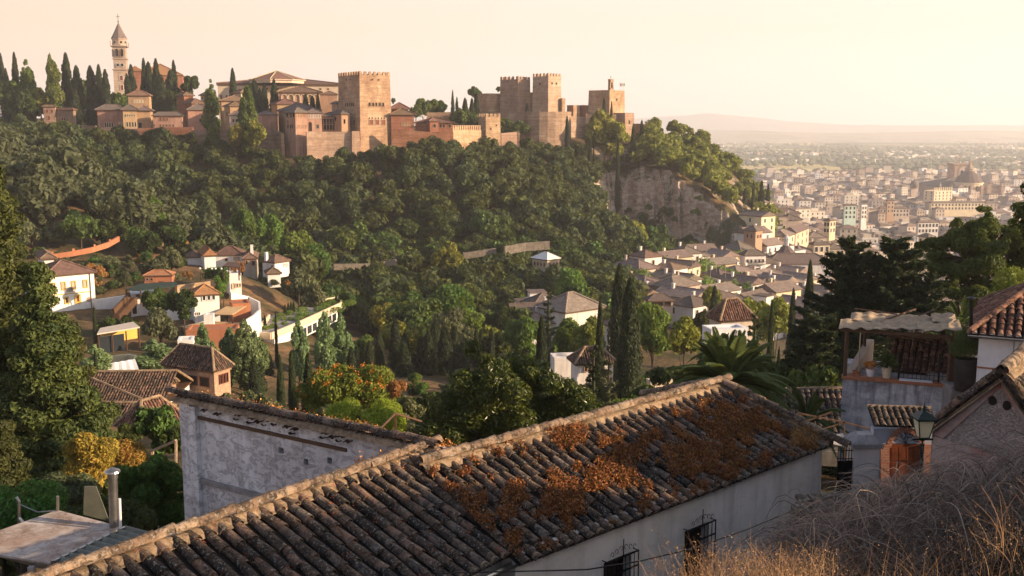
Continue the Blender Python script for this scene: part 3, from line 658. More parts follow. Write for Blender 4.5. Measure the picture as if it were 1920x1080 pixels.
b.win('R', 261.5, 239, 6.5, 10, frame='cream_wall')
b = Bld('belvedere_tower', 'small belvedere tower with hipped roof standing on the long palace range', 'tower', 235, 240, 279, 180, 424, 10, 9, 'ochre_wall').wall().roof(2.8, .6, 'palace_tile')
b.wins('R', (252, 257, 262, 267), 192.5, 2.6, 5.5, pane='cream_wall', frame='cream_wall').wins('R', (269, 275), 200, 1.6, 3)
b = Bld('palace_hall', 'low palace wing with paired arches and a row of little square windows on the rampart', 'palace wing', 283, 287, 341, 218, 415, 11, 7, 'pink_wall').wall().roof(2.3, .6, 'grey_tile')
b.wins('R', (300.5, 307, 313), 226, 3, 5.5, arch=True, pane='redwood').wins('R', (289, 300, 306, 312, 318, 324), 237, 2, 4)
# two little towers at far left
b = Bld('small_tower', 'narrow hipped tower at the left end of the palace rampart', 'tower', 79, 81, 103, 201, 425, 14, 7, 'rampart_grey').wall().roof(1.9, .5, 'palace_tile')
b.wins('R', (87.5, 96.5), 211, 4.5, 5.5, pane='redwood').win('R', 90, 224, 4.5, 7, pane='redwood').win('R', 92, 233, 3, 4)
b = Bld('small_tower', 'squat hipped pavilion with twin arched window joined to the narrow tower at the left', 'tower', 102, 137, 142, 207, 424, 12, 72, 'rampart_grey').wall().roof(2.2, .6, 'palace_tile')
b.wins('L', (115.5, 119.5), 226, 2.6, 6, arch=True)
# ramparts
def PW3(*pts): return [at(*p) for p in pts]
wall_run('rampart_wall', 'worn grey rampart running left from the narrow tower into the trees', PW3((30, 229, 424), (80, 231, 421)), 12, 1.2, 'rampart_grey')
wall_run('rampart_wall', 'low pale rampart under the garden between the small towers and the long range', PW3((103, 234, 420), (180, 236, 415)), 10, 1.2, 'rampart_grey')
wall_run('rampart_wall', 'tall rampart of red and grey patches under the long palace range', PW3((178, 239, 411), (262, 242, 408)), 12, 1.2, 'rampart_grey')
wall_run('rampart_wall', 'red brown rampart below the low wing with the little square windows', PW3((258, 240, 408), (362, 238, 408)), 12, 1.2, 'rampart_red')
wall_run('rampart_wall', 'rough rampart with crumbling edge left of the gallery tower', PW3((360, 244, 404), (450, 243, 398), (515, 244, 392), (530, 250, 386)), 11, 1.2, 'rampart_grey')
wall_run('rampart_wall', 'pale patched rampart between the gallery tower and the great tower', PW3((574, 247, 383), (612, 247, 386), (660, 247, 388)), 11, 1.4, 'rampart_pale')
b = Bld('palace_bastion', 'short ledge of masonry at the foot of the great tower left side', 'bastion', 650, 660, 674, 246, 386, 12, 30, 'rampart_grey', taper=.4).wall()
# palace of the emperor
b = Bld('renaissance_palace', 'vast flat roofed renaissance palace with dark upper windows behind the cypresses', 'palace', 382, 408, 640, 160, 500, 24, 8, 'cream_wall').wall().roof(3.2, .5, 'palace_tile', thick=1.0)
b.wins('L', (388, 392.5, 397, 401.5, 405.5), 186, 2, 7, pane='redwood').wins('R', (414, 424), 186, 3, 8, pane='redwood').wins('R', (500, 520, 545, 580, 600, 615), 167, 3, 2.4)
mb = MB(); cc = at(519, 151, 507)
mb.lathe([(13.2, 0), (13.2, 1.3), (14, 1.3), (14, 1.7)], cc-np.array([0,0,1.5]), 8, 1); mb.lathe([(14.1, 1.7), (.1, 6.1)], cc-np.array([0,0,1.5]), 8, 0)
rt = empty('octagonal_chapel', tuple(cc), 0, 'eight sided chapel roof standing above the flat palace roof', 'chapel')
o = mb.obj('roof', [M['palace_tile'], M['cream_wall']], rt); o.location = (-cc[0], -cc[1], -cc[2])
mb = MB()
for a in np.arange(8)*PI/4+0: mb.tube([cc+np.array([14.2*math.cos(a), 14.2*math.sin(a), .25]), cc+np.array([0, 0, 4.7])], .22, 5)
o = mb.obj('ridge', M['cream_wall'], rt); o.location = (-cc[0], -cc[1], -cc[2])
b = Bld('palace_wing', 'long white arcade of five tall arches under a red brown roof', 'palace wing', 516, 522, 602, 174, 445, 12, 8, 'ochre_wall').wall().roof(2.6, .8, 'palace_tile')
b.wins('R', (533, 545, 557, 569, 581, 593), 193, 9, 16, arch=True, frame='cream_wall', pane='ochre_wall', depth=.5, border=.35)
b = Bld('palace_wing', 'tall blank ochre block between the arcade and the great tower', 'palace wing', 596, 602, 632, 178, 430, 14, 10, 'ochre_wall').wall().roof(1.5, .3, 'palace_tile')
b = Bld('palace_wing', 'low tiled range running below the arcade', 'palace wing', 498, 520, 560, 196, 430, 12, 25, 'ochre_wall').wall().roof(2.2, .6, 'palace_tile')

# church
D = 555
rt = Bld('church_tower', 'slender pale stone bell tower with belfry, slate spire and tall cross', 'church tower', 205, 212, 238, 131, D, 26, 15, 'church_stone')
rt.wall(); w, d, h = rt.w, rt.d, rt.h; s_ = D/1920.0
rt.part('cornice', 'church_stone', lambda mb, s: (mb.box(-.5, w+.5, -.5, d+.5, h, h+.5), mb.box(-.2, w+.2, -.2, d+.2, h+5.7, h+6.1)))
rt.part('middle_stage', 'church_stone', lambda mb, s: mb.box(.3, w-.3, .3, d-.3, h+.5, h+5.7))
rt.part('belfry', 'church_stone', lambda mb, s: mb.box(.3, w-.3, .3, d-.3, h+6.1, h+12.2))
rt.part('balustrade', 'church_stone', lambda mb, s: (mb.box(-.8, w+.8, -.8, d+.8, h+12.2, h+12.7), [mb.box(x-.2, x+.2, y-.2, y+.2, h+12.7, h+15) for x in (-.6, w+.6) for y in (-.6, d+.6)]))
cx, cy = w/2, d/2
rt.part('drum', 'church_stone', lambda mb, s: mb.lathe([(3.6, h+12.7), (3.6, h+16.2), (4.1, h+16.2), (4.1, h+16.6)], (cx, cy, 0), 8))
rt.part('spire', 'grey_tile', lambda mb, s: mb.lathe([(4.2, h+16.6), (2.6, h+19.6), (1.1, h+22.8), (.12, h+25.0)], (cx, cy, 0), 8))
rt.part('cross', 'darkmetal', lambda mb, s: (mb.bar((cx, cy, h+24.6), (cx, cy, h+29.5), .22), mb.bar((cx-1, cy, h+28), (cx+1, cy, h+28), .2), mb.lathe([(.0, h+25), (.5, h+25.4), (0, h+25.9)], (cx, cy, 0), 6)))
for u in (.34, .7): window_on(rt.root, rt.mapR, w*u, h+7, 1.5, 4, M['church_stone'], M['shade'], True, .3)
for u in (.3, .7): window_on(rt.root, rt.mapL, d*u, h+7, 1.2, 4, M['church_stone'], M['shade'], True, .3)
for u in (.35, .68): window_on(rt.root, rt.mapR, w*u, h+1.8, 1.4, 1.6, M['white_wall'], M['shade'], False, .2)
for z in (20.5, 15.5, 9.5, 4): window_on(rt.root, rt.mapR, w*.56, z, 1.5, 2.6, M['white_wall'], M['redwood'], False, .3)
for a in (-2.2, -1.2, -.5): rt.part('round_window', 'shade', lambda mb, s, a=a: mb.prism([(cx+3.62*math.cos(a+t*.12)*.95, cy+3.62*math.sin(a+t*.12)*.95, h+14.6+.5*q) for t, q in ((-1,-1),(1,-1),(1,1),(-1,1))], (.3*math.cos(a), .3*math.sin(a), 0)))
b = Bld('church_nave', 'tall red brick church nave with high transept gable behind the cypresses', 'church', 234, 252, 342, 141, 572, 24, 14, 'rampart_red').wall().roof(6.6, .4, 'red_tile')
b.win('R', 264, 156, 5, 9, frame='church_stone', pane='redwood')
b = Bld('church_transept', 'steep red gabled transept beside the bell tower', 'church', 232, 236, 270, 134, 562, 26, 10, 'rampart_red').wall().roof(7.5, .4, 'red_tile', 'gable_y')

# red houses right of the great tower
b = Bld('red_house', 'hipped red brown house rising just right of the great tower', 'house', 730, 735, 766, 205, 404, 18, 12, 'rampart_red').wall().roof(3.6, .7, 'palace_tile')
b = Bld('red_house', 'two storey red house with a strip of small windows right of the great tower', 'house', 728, 733, 776, 216, 398, 16, 10, 'rampart_red').wall().roof(2.5, .7, 'palace_tile')
b.wins('R', (754, 759, 764, 769), 236, 3.4, 7, pane='ochre_wall', frame='ochre_wall')
b = Bld('red_house', 'long low red house with a small central turret and arched loggia', 'house', 776, 780, 849, 231, 402, 14, 6, 'rampart_red').wall().roof(2.2, .6, 'palace_tile')
b.wins('R', (814, 826, 832, 843), 239, 4, 6, arch=True).win('R', 792, 239, 2, 2)
b = Bld('red_turret', 'little six windowed turret with pyramid roof in the middle of the long red house', 'turret', 798, 806, 822, 228, 398, 13, 22, 'rampart_red').wall().roof(1.9, .5, 'palace_tile')
b.win('R', 814.5, 239, 5, 7, arch=True)
wall_run('rampart_wall', 'low red rampart under the long red house', PW3((735, 241, 392), (800, 247, 393), (850, 247, 394)), 9, 1.2, 'rampart_red')
wall_run('rampart_wall', 'crenellated wall joining the red house to the small square tower', PW3((846, 243, 410), (900, 244, 428)), 10, 1.2, 'rampart', cren=(1.0, .6, 1.6))
wall_run('rampart_wall', 'long terrace wall under the garden trees right of the red houses', PW3((800, 211, 455), (850, 210, 455), (905, 217, 455)), 10, 1.0, 'rampart')
wall_run('rampart_wall', 'terrace walk wall behind the crenellated wall', PW3((846, 235, 425), (900, 235, 432)), 8, 1.0, 'rampart_pale')
b = Bld('square_tower', 'lone square crenellated tower standing forward of the fortress wall', 'tower', 897, 911, 938, 221, 436, 22, 27, 'rampart', taper=.25).wall().crenel(1.1, .9, .8, .5)
b.win('R', 920, 243, 1.5, 4).win('R', 931, 236, 1.5, 3)
wall_run('rampart_wall', 'plain curtain wall stepping down right of the lone square tower', PW3((938, 250, 440), (968, 247, 446), (975, 248, 446)), 12, 1.4, 'rampart_grey')
# fortress
wall_run('fortress_wall', 'high brown fortress wall at the left end of the citadel', PW3((897, 178, 500), (916, 179, 492), (940, 178, 500)), 18, 2.5, 'rampart')
b = Bld('fortress_block', 'projecting brown fortress block left of the first battlemented tower', 'fortress', 897, 914, 938, 177, 488, 16, 30, 'rampart').wall().flat(.5)
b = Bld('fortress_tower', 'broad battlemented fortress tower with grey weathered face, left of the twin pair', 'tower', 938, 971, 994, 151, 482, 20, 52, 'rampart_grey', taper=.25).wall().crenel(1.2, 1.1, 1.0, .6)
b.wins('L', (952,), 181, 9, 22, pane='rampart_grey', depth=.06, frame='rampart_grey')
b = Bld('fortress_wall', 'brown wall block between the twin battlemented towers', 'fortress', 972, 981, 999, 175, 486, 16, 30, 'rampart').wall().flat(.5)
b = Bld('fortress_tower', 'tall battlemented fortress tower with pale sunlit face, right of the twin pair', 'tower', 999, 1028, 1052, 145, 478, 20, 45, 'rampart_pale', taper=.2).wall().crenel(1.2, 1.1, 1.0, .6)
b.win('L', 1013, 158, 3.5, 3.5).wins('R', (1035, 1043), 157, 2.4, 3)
b = Bld('fortress_block', 'slim wall stub right of the tall pale tower', 'fortress', 1051, 1054, 1060, 184, 482, 12, 30, 'rampart').wall()
# curved bastion
def bastion(name, label, pts, h, mat, t=4):
    return wall_run(name, label, pts, h, t, mat, 'bastion', taper=.4)
cv = [(900, 210, 468), (940, 210, 464), (975, 210.5, 460)]+[(1019-44*math.cos(a), 209.5, 470-13*math.sin(a)) for a in np.linspace(.0, PI, 12)]
bastion('fortress_bastion', 'great curved bastion wall under the twin battlemented towers', PW3(*cv), 16, 'rampart_grey')
b = Bld('fortress_block', 'square keep fragment with flat top between the twin towers and the watchtower, left one', 'fortress', 1063, 1075, 1087, 197, 490, 12, 42, 'rampart').wall()
b = Bld('fortress_block', 'square keep fragment with flat top nearer the watchtower', 'fortress', 1086, 1095, 1104, 197, 494, 12, 42, 'rampart_red').wall()
wall_run('fortress_wall', 'low connecting wall running to the foot of the watchtower', PW3((1060, 217, 476), (1110, 220, 484)), 10, 2, 'rampart_pale')
b = Bld('watchtower', 'broad square watchtower with a little bell gable on its roof', 'tower', 1104, 1143, 1171, 170, 488, 13, 50, 'rampart', taper=.3).wall().flat(.35)
b.win('R', 1156, 188, 2, 4.5)
k = b.w/(1171-1143.0)
def bell(mb, s):
    x0 = 1.0; z = s.h+.3
    mb.box(x0, x0+.7, 0.4, 1.6, z, z+4.6); mb.box(x0+2.0, x0+2.7, .4, 1.6, z, z+4.6); mb.box(x0, x0+2.7, .4, 1.6, z+3.6, z+4.9); mb.box(x0-.15, x0+2.85, .3, 1.7, z+4.9, z+5.1); mb.box(x0, x0+2.7, .4, 1.6, z, z+1.0)
b.part('bell_gable', 'rampart', bell)
b.part('bell', 'darkmetal', lambda mb, s: mb.lathe([(0, s.h+3.4), (.3, s.h+3.2), (.4, s.h+2.6), (.6, s.h+2.2)], (2.35, 1.0, 0), 8))
b.part('weather_vane', 'darkmetal', lambda mb, s: (mb.bar((2.35, 1, s.h+5.3), (2.35, 1, s.h+7.0), .12), mb.bar((1.9, 1, s.h+6.4), (2.8, 1, s.h+6.4), .1)))
fm = [m_plain('flag_cloth', c, .8, .1) for c in ((.6,.12,.08), (.65,.45,.1), (.5,.45,.5), (.3,.4,.2))]
for i, x in enumerate((1162, 1164.5, 1167, 1169.5)):
    p = at(x, 166.5, 490); r = empty('flagpole', tuple(p), 0, 'thin flagpole with drooping flag, ' + ('nearest the bell gable', 'second from the bell gable', 'third from the bell gable', 'at the outer edge of the watchtower roof')[i], 'flagpole', 'flagpoles on the watchtower')
    q = MB(); q.tube([(0,0,-1), (0,0,2.9)], .07, 5); q.obj('pole', M['white_wall'], r)
    q = MB(); q.grid(np.array([[(.1+.35*a, .1*math.sin(a*4+c*3), 2.8-1.5*c-.4*a) for a in np.linspace(0, 1, 4)] for c in np.linspace(0, 1, 5)])); q.obj('flag', fm[i], r)
b = Bld('fortress_block', 'lower square bastion tower in front of the watchtower', 'tower', 1150, 1172, 1189, 213, 482, 14, 44, 'rampart_grey', taper=.3).wall().flat(.35)
b.win('R', 1180, 232, 2.4, 7, frame='rampart')
wall_run('fortress_wall', 'brown wall running from the keep fragments to the lower bastion tower', PW3((1098, 213, 478), (1130, 213, 480), (1155, 215, 480)), 10, 2, 'rampart')
b = Bld('fortress_block', 'last low tower at the downhill tip of the fortress', 'tower', 1189, 1207, 1222, 233, 496, 10, 40, 'rampart', taper=.2).wall().flat(.3)
b = Bld('fortress_block', 'tiny red walled hut among bushes below the fortress tip', 'fortress', 1245, 1250, 1262, 263, 515, 4, 20, 'rampart_red').wall()
# garden parasol
r = at(792, 219, 430); mb = MB(); mb.lathe([(0, .9), (2.2, 0)], tuple(r), 10); mb.tube([r+[0,0,-2.2], r+[0,0,.8]], .06, 5); mb.obj('parasol', M['canvas'], label='pale open parasol on the terrace above the red houses', cat='parasol')
# ------------------------------------------------------------------ vegetation kit
rg = np.random.default_rng(7)
def rsph(n, up=0.0):
    v = rg.normal(size=(n, 3)); v /= np.linalg.norm(v, axis=1)[:, None]; v[:, 2] += up; v /= np.linalg.norm(v, axis=1)[:, None]; return v
def leaves(mb, Pn, Nn, size, asp=.55, m=0, tilt=.6, tang=None, sv=.35):
    n = len(Pn); Nn = Nn+rg.normal(size=(n, 3))*tilt; Nn /= np.linalg.norm(Nn, axis=1)[:, None]+1e-9
    T = rg.normal(size=(n, 3)) if tang is None else tang+rg.normal(size=(n, 3))*.35
    T -= (T*Nn).sum(1)[:, None]*Nn; T /= np.linalg.norm(T, axis=1)[:, None]+1e-9; B = np.cross(Nn, T)
    s = size*(1+sv*rg.uniform(-1, 1, n))[:, None]; a = s*asp
    V = np.stack([Pn-T*s, Pn+B*a+Nn*s*.15, Pn+T*s, Pn-B*a+Nn*s*.15], 1).reshape(-1, 3)
    mb.add(V, np.arange(4*n).reshape(n, 4), m)
def cloud(mb, C, R, n, size, m=0, flat=.85, asp=.55, tilt=.55, up=.25, cull=.72, core=0.0, tang=None):
    C = np.asarray(C, float); R = np.asarray(R, float); k = rg.choice(len(C), n, p=R**2/np.sum(R**2))
    d = rsph(n, up); rr = R[k]*(.72+.38*rg.random(n)**.7); Pn = C[k]+d*rr[:, None]*[1, 1, flat]
    keep = np.ones(n, bool)
    if cull:
        for c, r in zip(C, R): 
            q = (Pn-c)/[1, 1, flat]; keep &= ((q**2).sum(1) > (r*cull)**2)
    leaves(mb, Pn[keep], d[keep], size, asp, m, tilt, None if tang is None else np.tile(tang, (keep.sum(), 1)))
    if core:
        a = np.arange(7)*2*PI/7
        for c, r in zip(C, R):
            pr = [(.05, -1), (.7, -.7), (1, 0), (.7, .7), (.05, 1)]
            mb.lathe([(p*r*core, q*r*core*flat) for p, q in pr], c, 7, m)
def trunk(mb, h, r, limbs, m=0, n=7, base=(0,0,0), lean=.05):
    b = np.array(base, float); k = 6; t = np.linspace(0, 1, k)
    P = b+np.stack([np.cumsum(rg.normal(size=k))*lean*h*.2*(t > 0), np.cumsum(rg.normal(size=k))*lean*h*.2*(t > 0), t*h], 1); mb.tube(P, r*(1.25-.75*t), n, m)
    for L in limbs:
        s = P[rg.integers(2, k)]; e_ = np.asarray(L, float); q = np.linspace(0, 1, 5)[:, None]
        mid = s*(1-q)+e_*q; mid[:, 2] += .15*h*.3*np.sin(q[:, 0]*PI); mb.tube(mid, r*.45*(1-.75*q[:, 0]), 5, m)
def tree_protos(base, mleaf, kinds, H, Rr, nb, leafn, leaf, th=.3, flat=.85, shape='round', trn=.22, core=.55, asp=.6, br=(.2,.36), tilt=.8):
    """list of prototype roots, unit metres, base at z=0, kept out of the scene; each has crown and trunk"""
    out = []
    for _ in range(kinds):
        C = []; R = []
        for i in range(nb):
            t = rg.random()
            if shape == 'round':
                d = rsph(1, .35)[0]; q = rg.random()**.45*.72; c = d*q*[Rr, Rr, (H*(1-th))/2]; c[2] += H*th+(H*(1-th))*.45; r = Rr*rg.uniform(*br)
            elif shape == 'col':
                z = H*th+(H*(1-th))*t*.9; w = Rr*math.sin(PI*min(1, .12+t*.88))**.7; a = rg.random()*2*PI; c = np.array([w*.55*math.cos(a), w*.55*math.sin(a), z]); r = max(.35, w*rg.uniform(*br))
            elif shape == 'umb':
                a = rg.random()*2*PI; q = rg.random()**.5; c = np.array([Rr*.8*q*math.cos(a), Rr*.8*q*math.sin(a), H*(.72+.18*(1-q*q))+rg.normal()*.3]); r = Rr*rg.uniform(*br)
            C.append(c); R.append(r)
        mc = MB(); cloud(mc, C, R, leafn, leaf, 0, flat, asp, tilt, .25, .7, core)
        mt = MB(); trunk(mt, H*(th+.3), trn, [c for c in C[:4]])
        out.append((mc.mesh('crown', M[mleaf]), mt.mesh('trunk', M['bark'])))
    return out
def put_tree(name, pr, loc, rz=None, sc=(1,1,1), label=None, cat='tree', group=None, mat=None):
    r = bpy.data.objects.new(name, None); COL.objects.link(r); r.location = loc; r.rotation_euler = (0, 0, rg.random()*6.28 if rz is None else rz); r.scale = sc
    c = bpy.data.objects.new('crown', pr[0]); COL.objects.link(c); c.parent = r
    if pr[1] is not None: t = bpy.data.objects.new('trunk', pr[1]); COL.objects.link(t); t.parent = r
    LAST[0] = c; LAST[1] = t
    return tag(r, label, cat, group)
LAST = [None, None]
def cypress_mesh(H, R, n, leaf, lump=.18, pw=.62, seed=0, fork=0, mat='cypress_leaf'):
    mb = MB(); t = rg.random(n)**.85; a = rg.random(n)*2*PI
    prof = lambda t: R*np.clip(t/.10, .25, 1)**.6*np.clip(1-t, 0, 1)**pw
    lu = 1+lump*2*vnoise(a*1.6+seed*9, t*H*.9, seed)+lump*2*vnoise(a*3.3+seed*5, t*H*2.2, seed+3)
    r = prof(t)*lu*(.80+.25*rg.random(n)); z = t*H
    Pn = np.stack([r*np.cos(a), r*np.sin(a), z], 1); d = np.stack([np.cos(a), np.sin(a), .35+0*a], 1)
    leaves(mb, Pn, d, leaf, .38, 0, .45, np.stack([.25*np.cos(a), .25*np.sin(a), 1+0*a], 1))
    ts = np.linspace(0, 1, 12); mb.lathe([(max(.02, float(prof(q))*.78), q*H) for q in ts], (0,0,0), 9, 0)
    mt = MB(); mt.tube([(0,0,-.6), (0,0,H*.12)], R*.22, 6)
    return mb.mesh('crown', M[mat]), mt.mesh('trunk', M['bark'])

# prototypes -------------------------------------------------------
P_WOOD = tree_protos('wood', 'wood_leaf', 9, 8.5, 4.3, 20, 2600, .46, .12, .8, trn=.2, br=(.2,.36))
P_OLIVE = tree_protos('olive', 'olive_leaf', 4, 5.5, 3.2, 11, 2200, .30, .15, .8)
P_BRIGHT = tree_protos('bright', 'bright_leaf', 4, 9, 3.8, 22, 3400, .36, .15, .9)
P_YELL = tree_protos('yellow', 'yellow_leaf', 3, 8, 3.6, 20, 2800, .38, .12, .85)
P_POP = tree_protos('poplar', 'poplar_leaf', 3, 20, 2.9, 60, 7500, .40, .06, 1.15, 'col', br=(.26,.5))
P_SILV = tree_protos('silver', 'silver_leaf', 3, 11, 2.8, 40, 8000, .26, .08, 1.1, 'col', br=(.28,.5), trn=.16)
P_CYP = [cypress_mesh(12, 1.35, 3600, .26, .26, .48, k) for k in range(4)]
P_CYPW = [cypress_mesh(12, 2.3, 4600, .32, .32, .52, k+7) for k in range(3)]
P_CYPN = [cypress_mesh(10, 1.0, 6500, .13, .14, .5, k+17) for k in range(3)]
P_BUSH = tree_protos('bush', 'wood_leaf', 3, 2.6, 2.1, 9, 1600, .17, .02, .75, trn=.06)
P_OBUSH = tree_protos('obush', 'olive_leaf', 3, 2.6, 1.8, 9, 1700, .15, .02, .85, trn=.06)
P_DRY = tree_protos('dry', 'rust_leaf', 2, 2.8, 2.0, 9, 1500, .17, .02, .8, trn=.06)

def tree_at(px, ytop, ybase, Y, protos, name, label, cat='tree', group=None, wpx=None, k=None, H0=None, R0=None, ground=True, mat=None):
    """tree whose top shows at ytop; base on the terrain (or at row ybase when ground is False)"""
    pr = protos[rg.integers(len(protos))] if k is None else protos[k]
    zt = at(px, ytop, Y)[2]; gp = on(px, Y)
    zb = gp[2]-.2 if ground else at(px, ybase, Y)[2]
    x = xat(px, Y, (zt+zb)/2); H = max(1.0, zt-zb)
    bb = [pr[0].vertices[i].co for i in range(0, len(pr[0].vertices), 37)]
    h0 = max(v[2] for v in bb); r0 = max(max(abs(v[0]), abs(v[1])) for v in bb)
    sz = H/h0; sx = (wpx*Y/1920.0/2)/r0 if wpx else sz
    lim = 1.25*sx if protos in (P_WOOD, P_OLIVE, P_BRIGHT, P_YELL, P_DRY, P_BUSH, P_OBUSH) and wpx else 1e9
    r = put_tree(name, pr, (x, Y, zb), None, (sx, sx, min(sz, lim)), label, cat, group)
    if sz > lim:
        up = (H-lim*h0)/lim
        c_, t_ = LAST; c_.location.z = up; th_ = max(v.co[2] for v in pr[1].vertices); t_.scale.z = 1+up/th_*1.1
    return r
# ------------------------------------------------------------------ trees on the ridge
def ordn(k): return ('first','second','third','fourth','fifth','sixth','seventh','eighth','ninth','tenth','eleventh','twelfth','thirteenth','fourteenth','fifteenth','sixteenth','seventeenth','eighteenth','nineteenth','twentieth','twenty-first','twenty-second','twenty-third','twenty-fourth','twenty-fifth','twenty-sixth','twenty-seventh','twenty-eighth','twenty-ninth','thirtieth')[k]
RC = [ # px, top, width, Y, wide?, label
 (6,100,14,470,0,'dark cypress at the left edge of the skyline'),(31,97,17,470,0,'tall slim cypress with a broad neighbour at the left of the skyline'),(14,128,14,465,0,'short dark cypress between two tall ones near the left edge'),
 (127,97,24,462,1,'tallest dark cypress of the clump left of the bell tower'),(146,122,26,458,1,'broad dark cypress close right of the tallest left of the bell tower'),(172,122,24,455,1,'dark cypress in the middle between the tallest and the bell tower'),
 (188,119,20,454,1,'dark cypress nearest the left side of the bell tower'),(200,130,18,450,0,'cypress hiding the left foot of the bell tower'),(141,165,24,440,1,'low green conical cypress between the left trees and the long palace range'),
 (248,120,22,500,1,'cypress in front of the right side of the bell tower'),(240,138,15,495,0,'small cypress touching the bell tower'),
 (272,109,14,480,0,'slender cypress with pointed tip, first right of the bell tower'),(281,116,20,476,0,'slender cypress, second right of the bell tower'),(295,110,18,470,0,'tall cypress with a needle tip before the red nave'),(303,138,30,450,1,'broad cypress with brighter green flank before the red nave'),
 (328,112,17,480,0,'tall slim cypress at the right end of the red nave'),(322,130,30,470,1,'loose broad cypress at the right end of the nave'),
 (438,127,19,470,0,'lone pointed cypress cutting the skyline left of the flat palace roof'),(478,147,22,465,1,'first of the dark cypresses before the renaissance palace'),(470,156,18,462,0,'small cypress at the left of the palace group'),(488,165,18,458,1,'low cypress in the middle of the palace group'),(497,155,16,462,0,'cypress next to the lone one before the palace'),(515,148,21,455,0,'lone dark cypress standing left of the white arcade'),
 (574,176,14,440,0,'small cypress before the arcade, nearest its middle'),(587,180,14,440,0,'small cypress before the arcade, second from its middle'),(597,173,12,442,0,'tallest small cypress before the right end of the arcade'),(608,178,14,440,0,'small cypress by the blank block right of the arcade'),
 (849,169,9,455,0,'needle thin cypress above the red houses'),(857,182,10,460,0,'small thin cypress next to the needle thin one'),(872,183,17,458,1,'bushy cypress in the garden left of the citadel'),(885,184,16,460,0,'cypress near the left corner of the citadel'),(893,176,15,462,0,'tall cypress touching the left corner of the citadel'),
 (988,194,11,462,0,'single dark cypress against the curved bastion'),(1063,217,11,450,0,'dark cypress standing right of the curved bastion'),(1132,183,12,476,0,'small fir before the watchtower wall'),(1146,190,8,476,0,'thin cypress beside the small fir at the watchtower'),
 (1187,232,10,470,0,'dark cypress below the lower bastion tower'),(1203,225,8,488,0,'thin cypress before the last low tower'),(924,270,13,420,0,'lone slim cypress rising from the wood below the square tower'),(852,327,11,400,0,'small cypress beside a rusty tree in the middle of the wood'),(1106,262,9,448,0,'small cypress in the wood under the watchtower'),(1158,258,8,452,0,'thin cypress at the top of the cliff gully'),
 (1427,338,16,455,1,'larger of two dark cypresses by the white house on the spur'),(1439,345,10,455,0,'smaller of two dark cypresses by the white house on the spur'),(1412,340,8,470,0,'thin cypress on the slope above the white house'),(1397,352,8,480,0,'faint thin cypress high on the far slope of the spur')]
for i, (px, yt, w, Y, wd, lb) in enumerate(RC):
    tree_at(px, yt, 0, Y, P_CYPW if wd else P_CYP, 'cypress_tree', lb, 'cypress', 'cypresses on the palace ridge', wpx=w*1.4)
tree_at(52, 111, 0, 465, P_POP, 'poplar_tree', 'round topped poplar right of the slim cypress at the left of the skyline', 'tree', wpx=36)
tree_at(97, 100, 0, 458, P_POP, 'poplar_tree', 'ragged sunlit poplar left of the tallest dark cypress', 'tree', wpx=22)
tree_at(104, 112, 0, 448, P_POP, 'poplar_tree', 'leaning lower half of a ragged poplar below the skyline at the left', 'tree', wpx=34)
tree_at(397, 153, 0, 392, P_POP, 'poplar_tree', 'tall leafy poplar standing before the palace walls, the left of two', 'tree', 'poplars before the palace wall', wpx=38, k=0)
tree_at(465, 160, 0, 386, P_POP, 'poplar_tree', 'poplar with bright yellow green flank close to the gallery tower', 'tree', 'poplars before the palace wall', wpx=40, k=1)
tree_at(478, 225, 0, 380, P_YELL, 'shade_tree', 'rounded yellow green tree at the foot of the right poplar', 'tree', wpx=48)
tree_at(442, 235, 0, 381, P_YELL, 'shade_tree', 'small yellow green tree between the two poplars', 'tree', wpx=36)
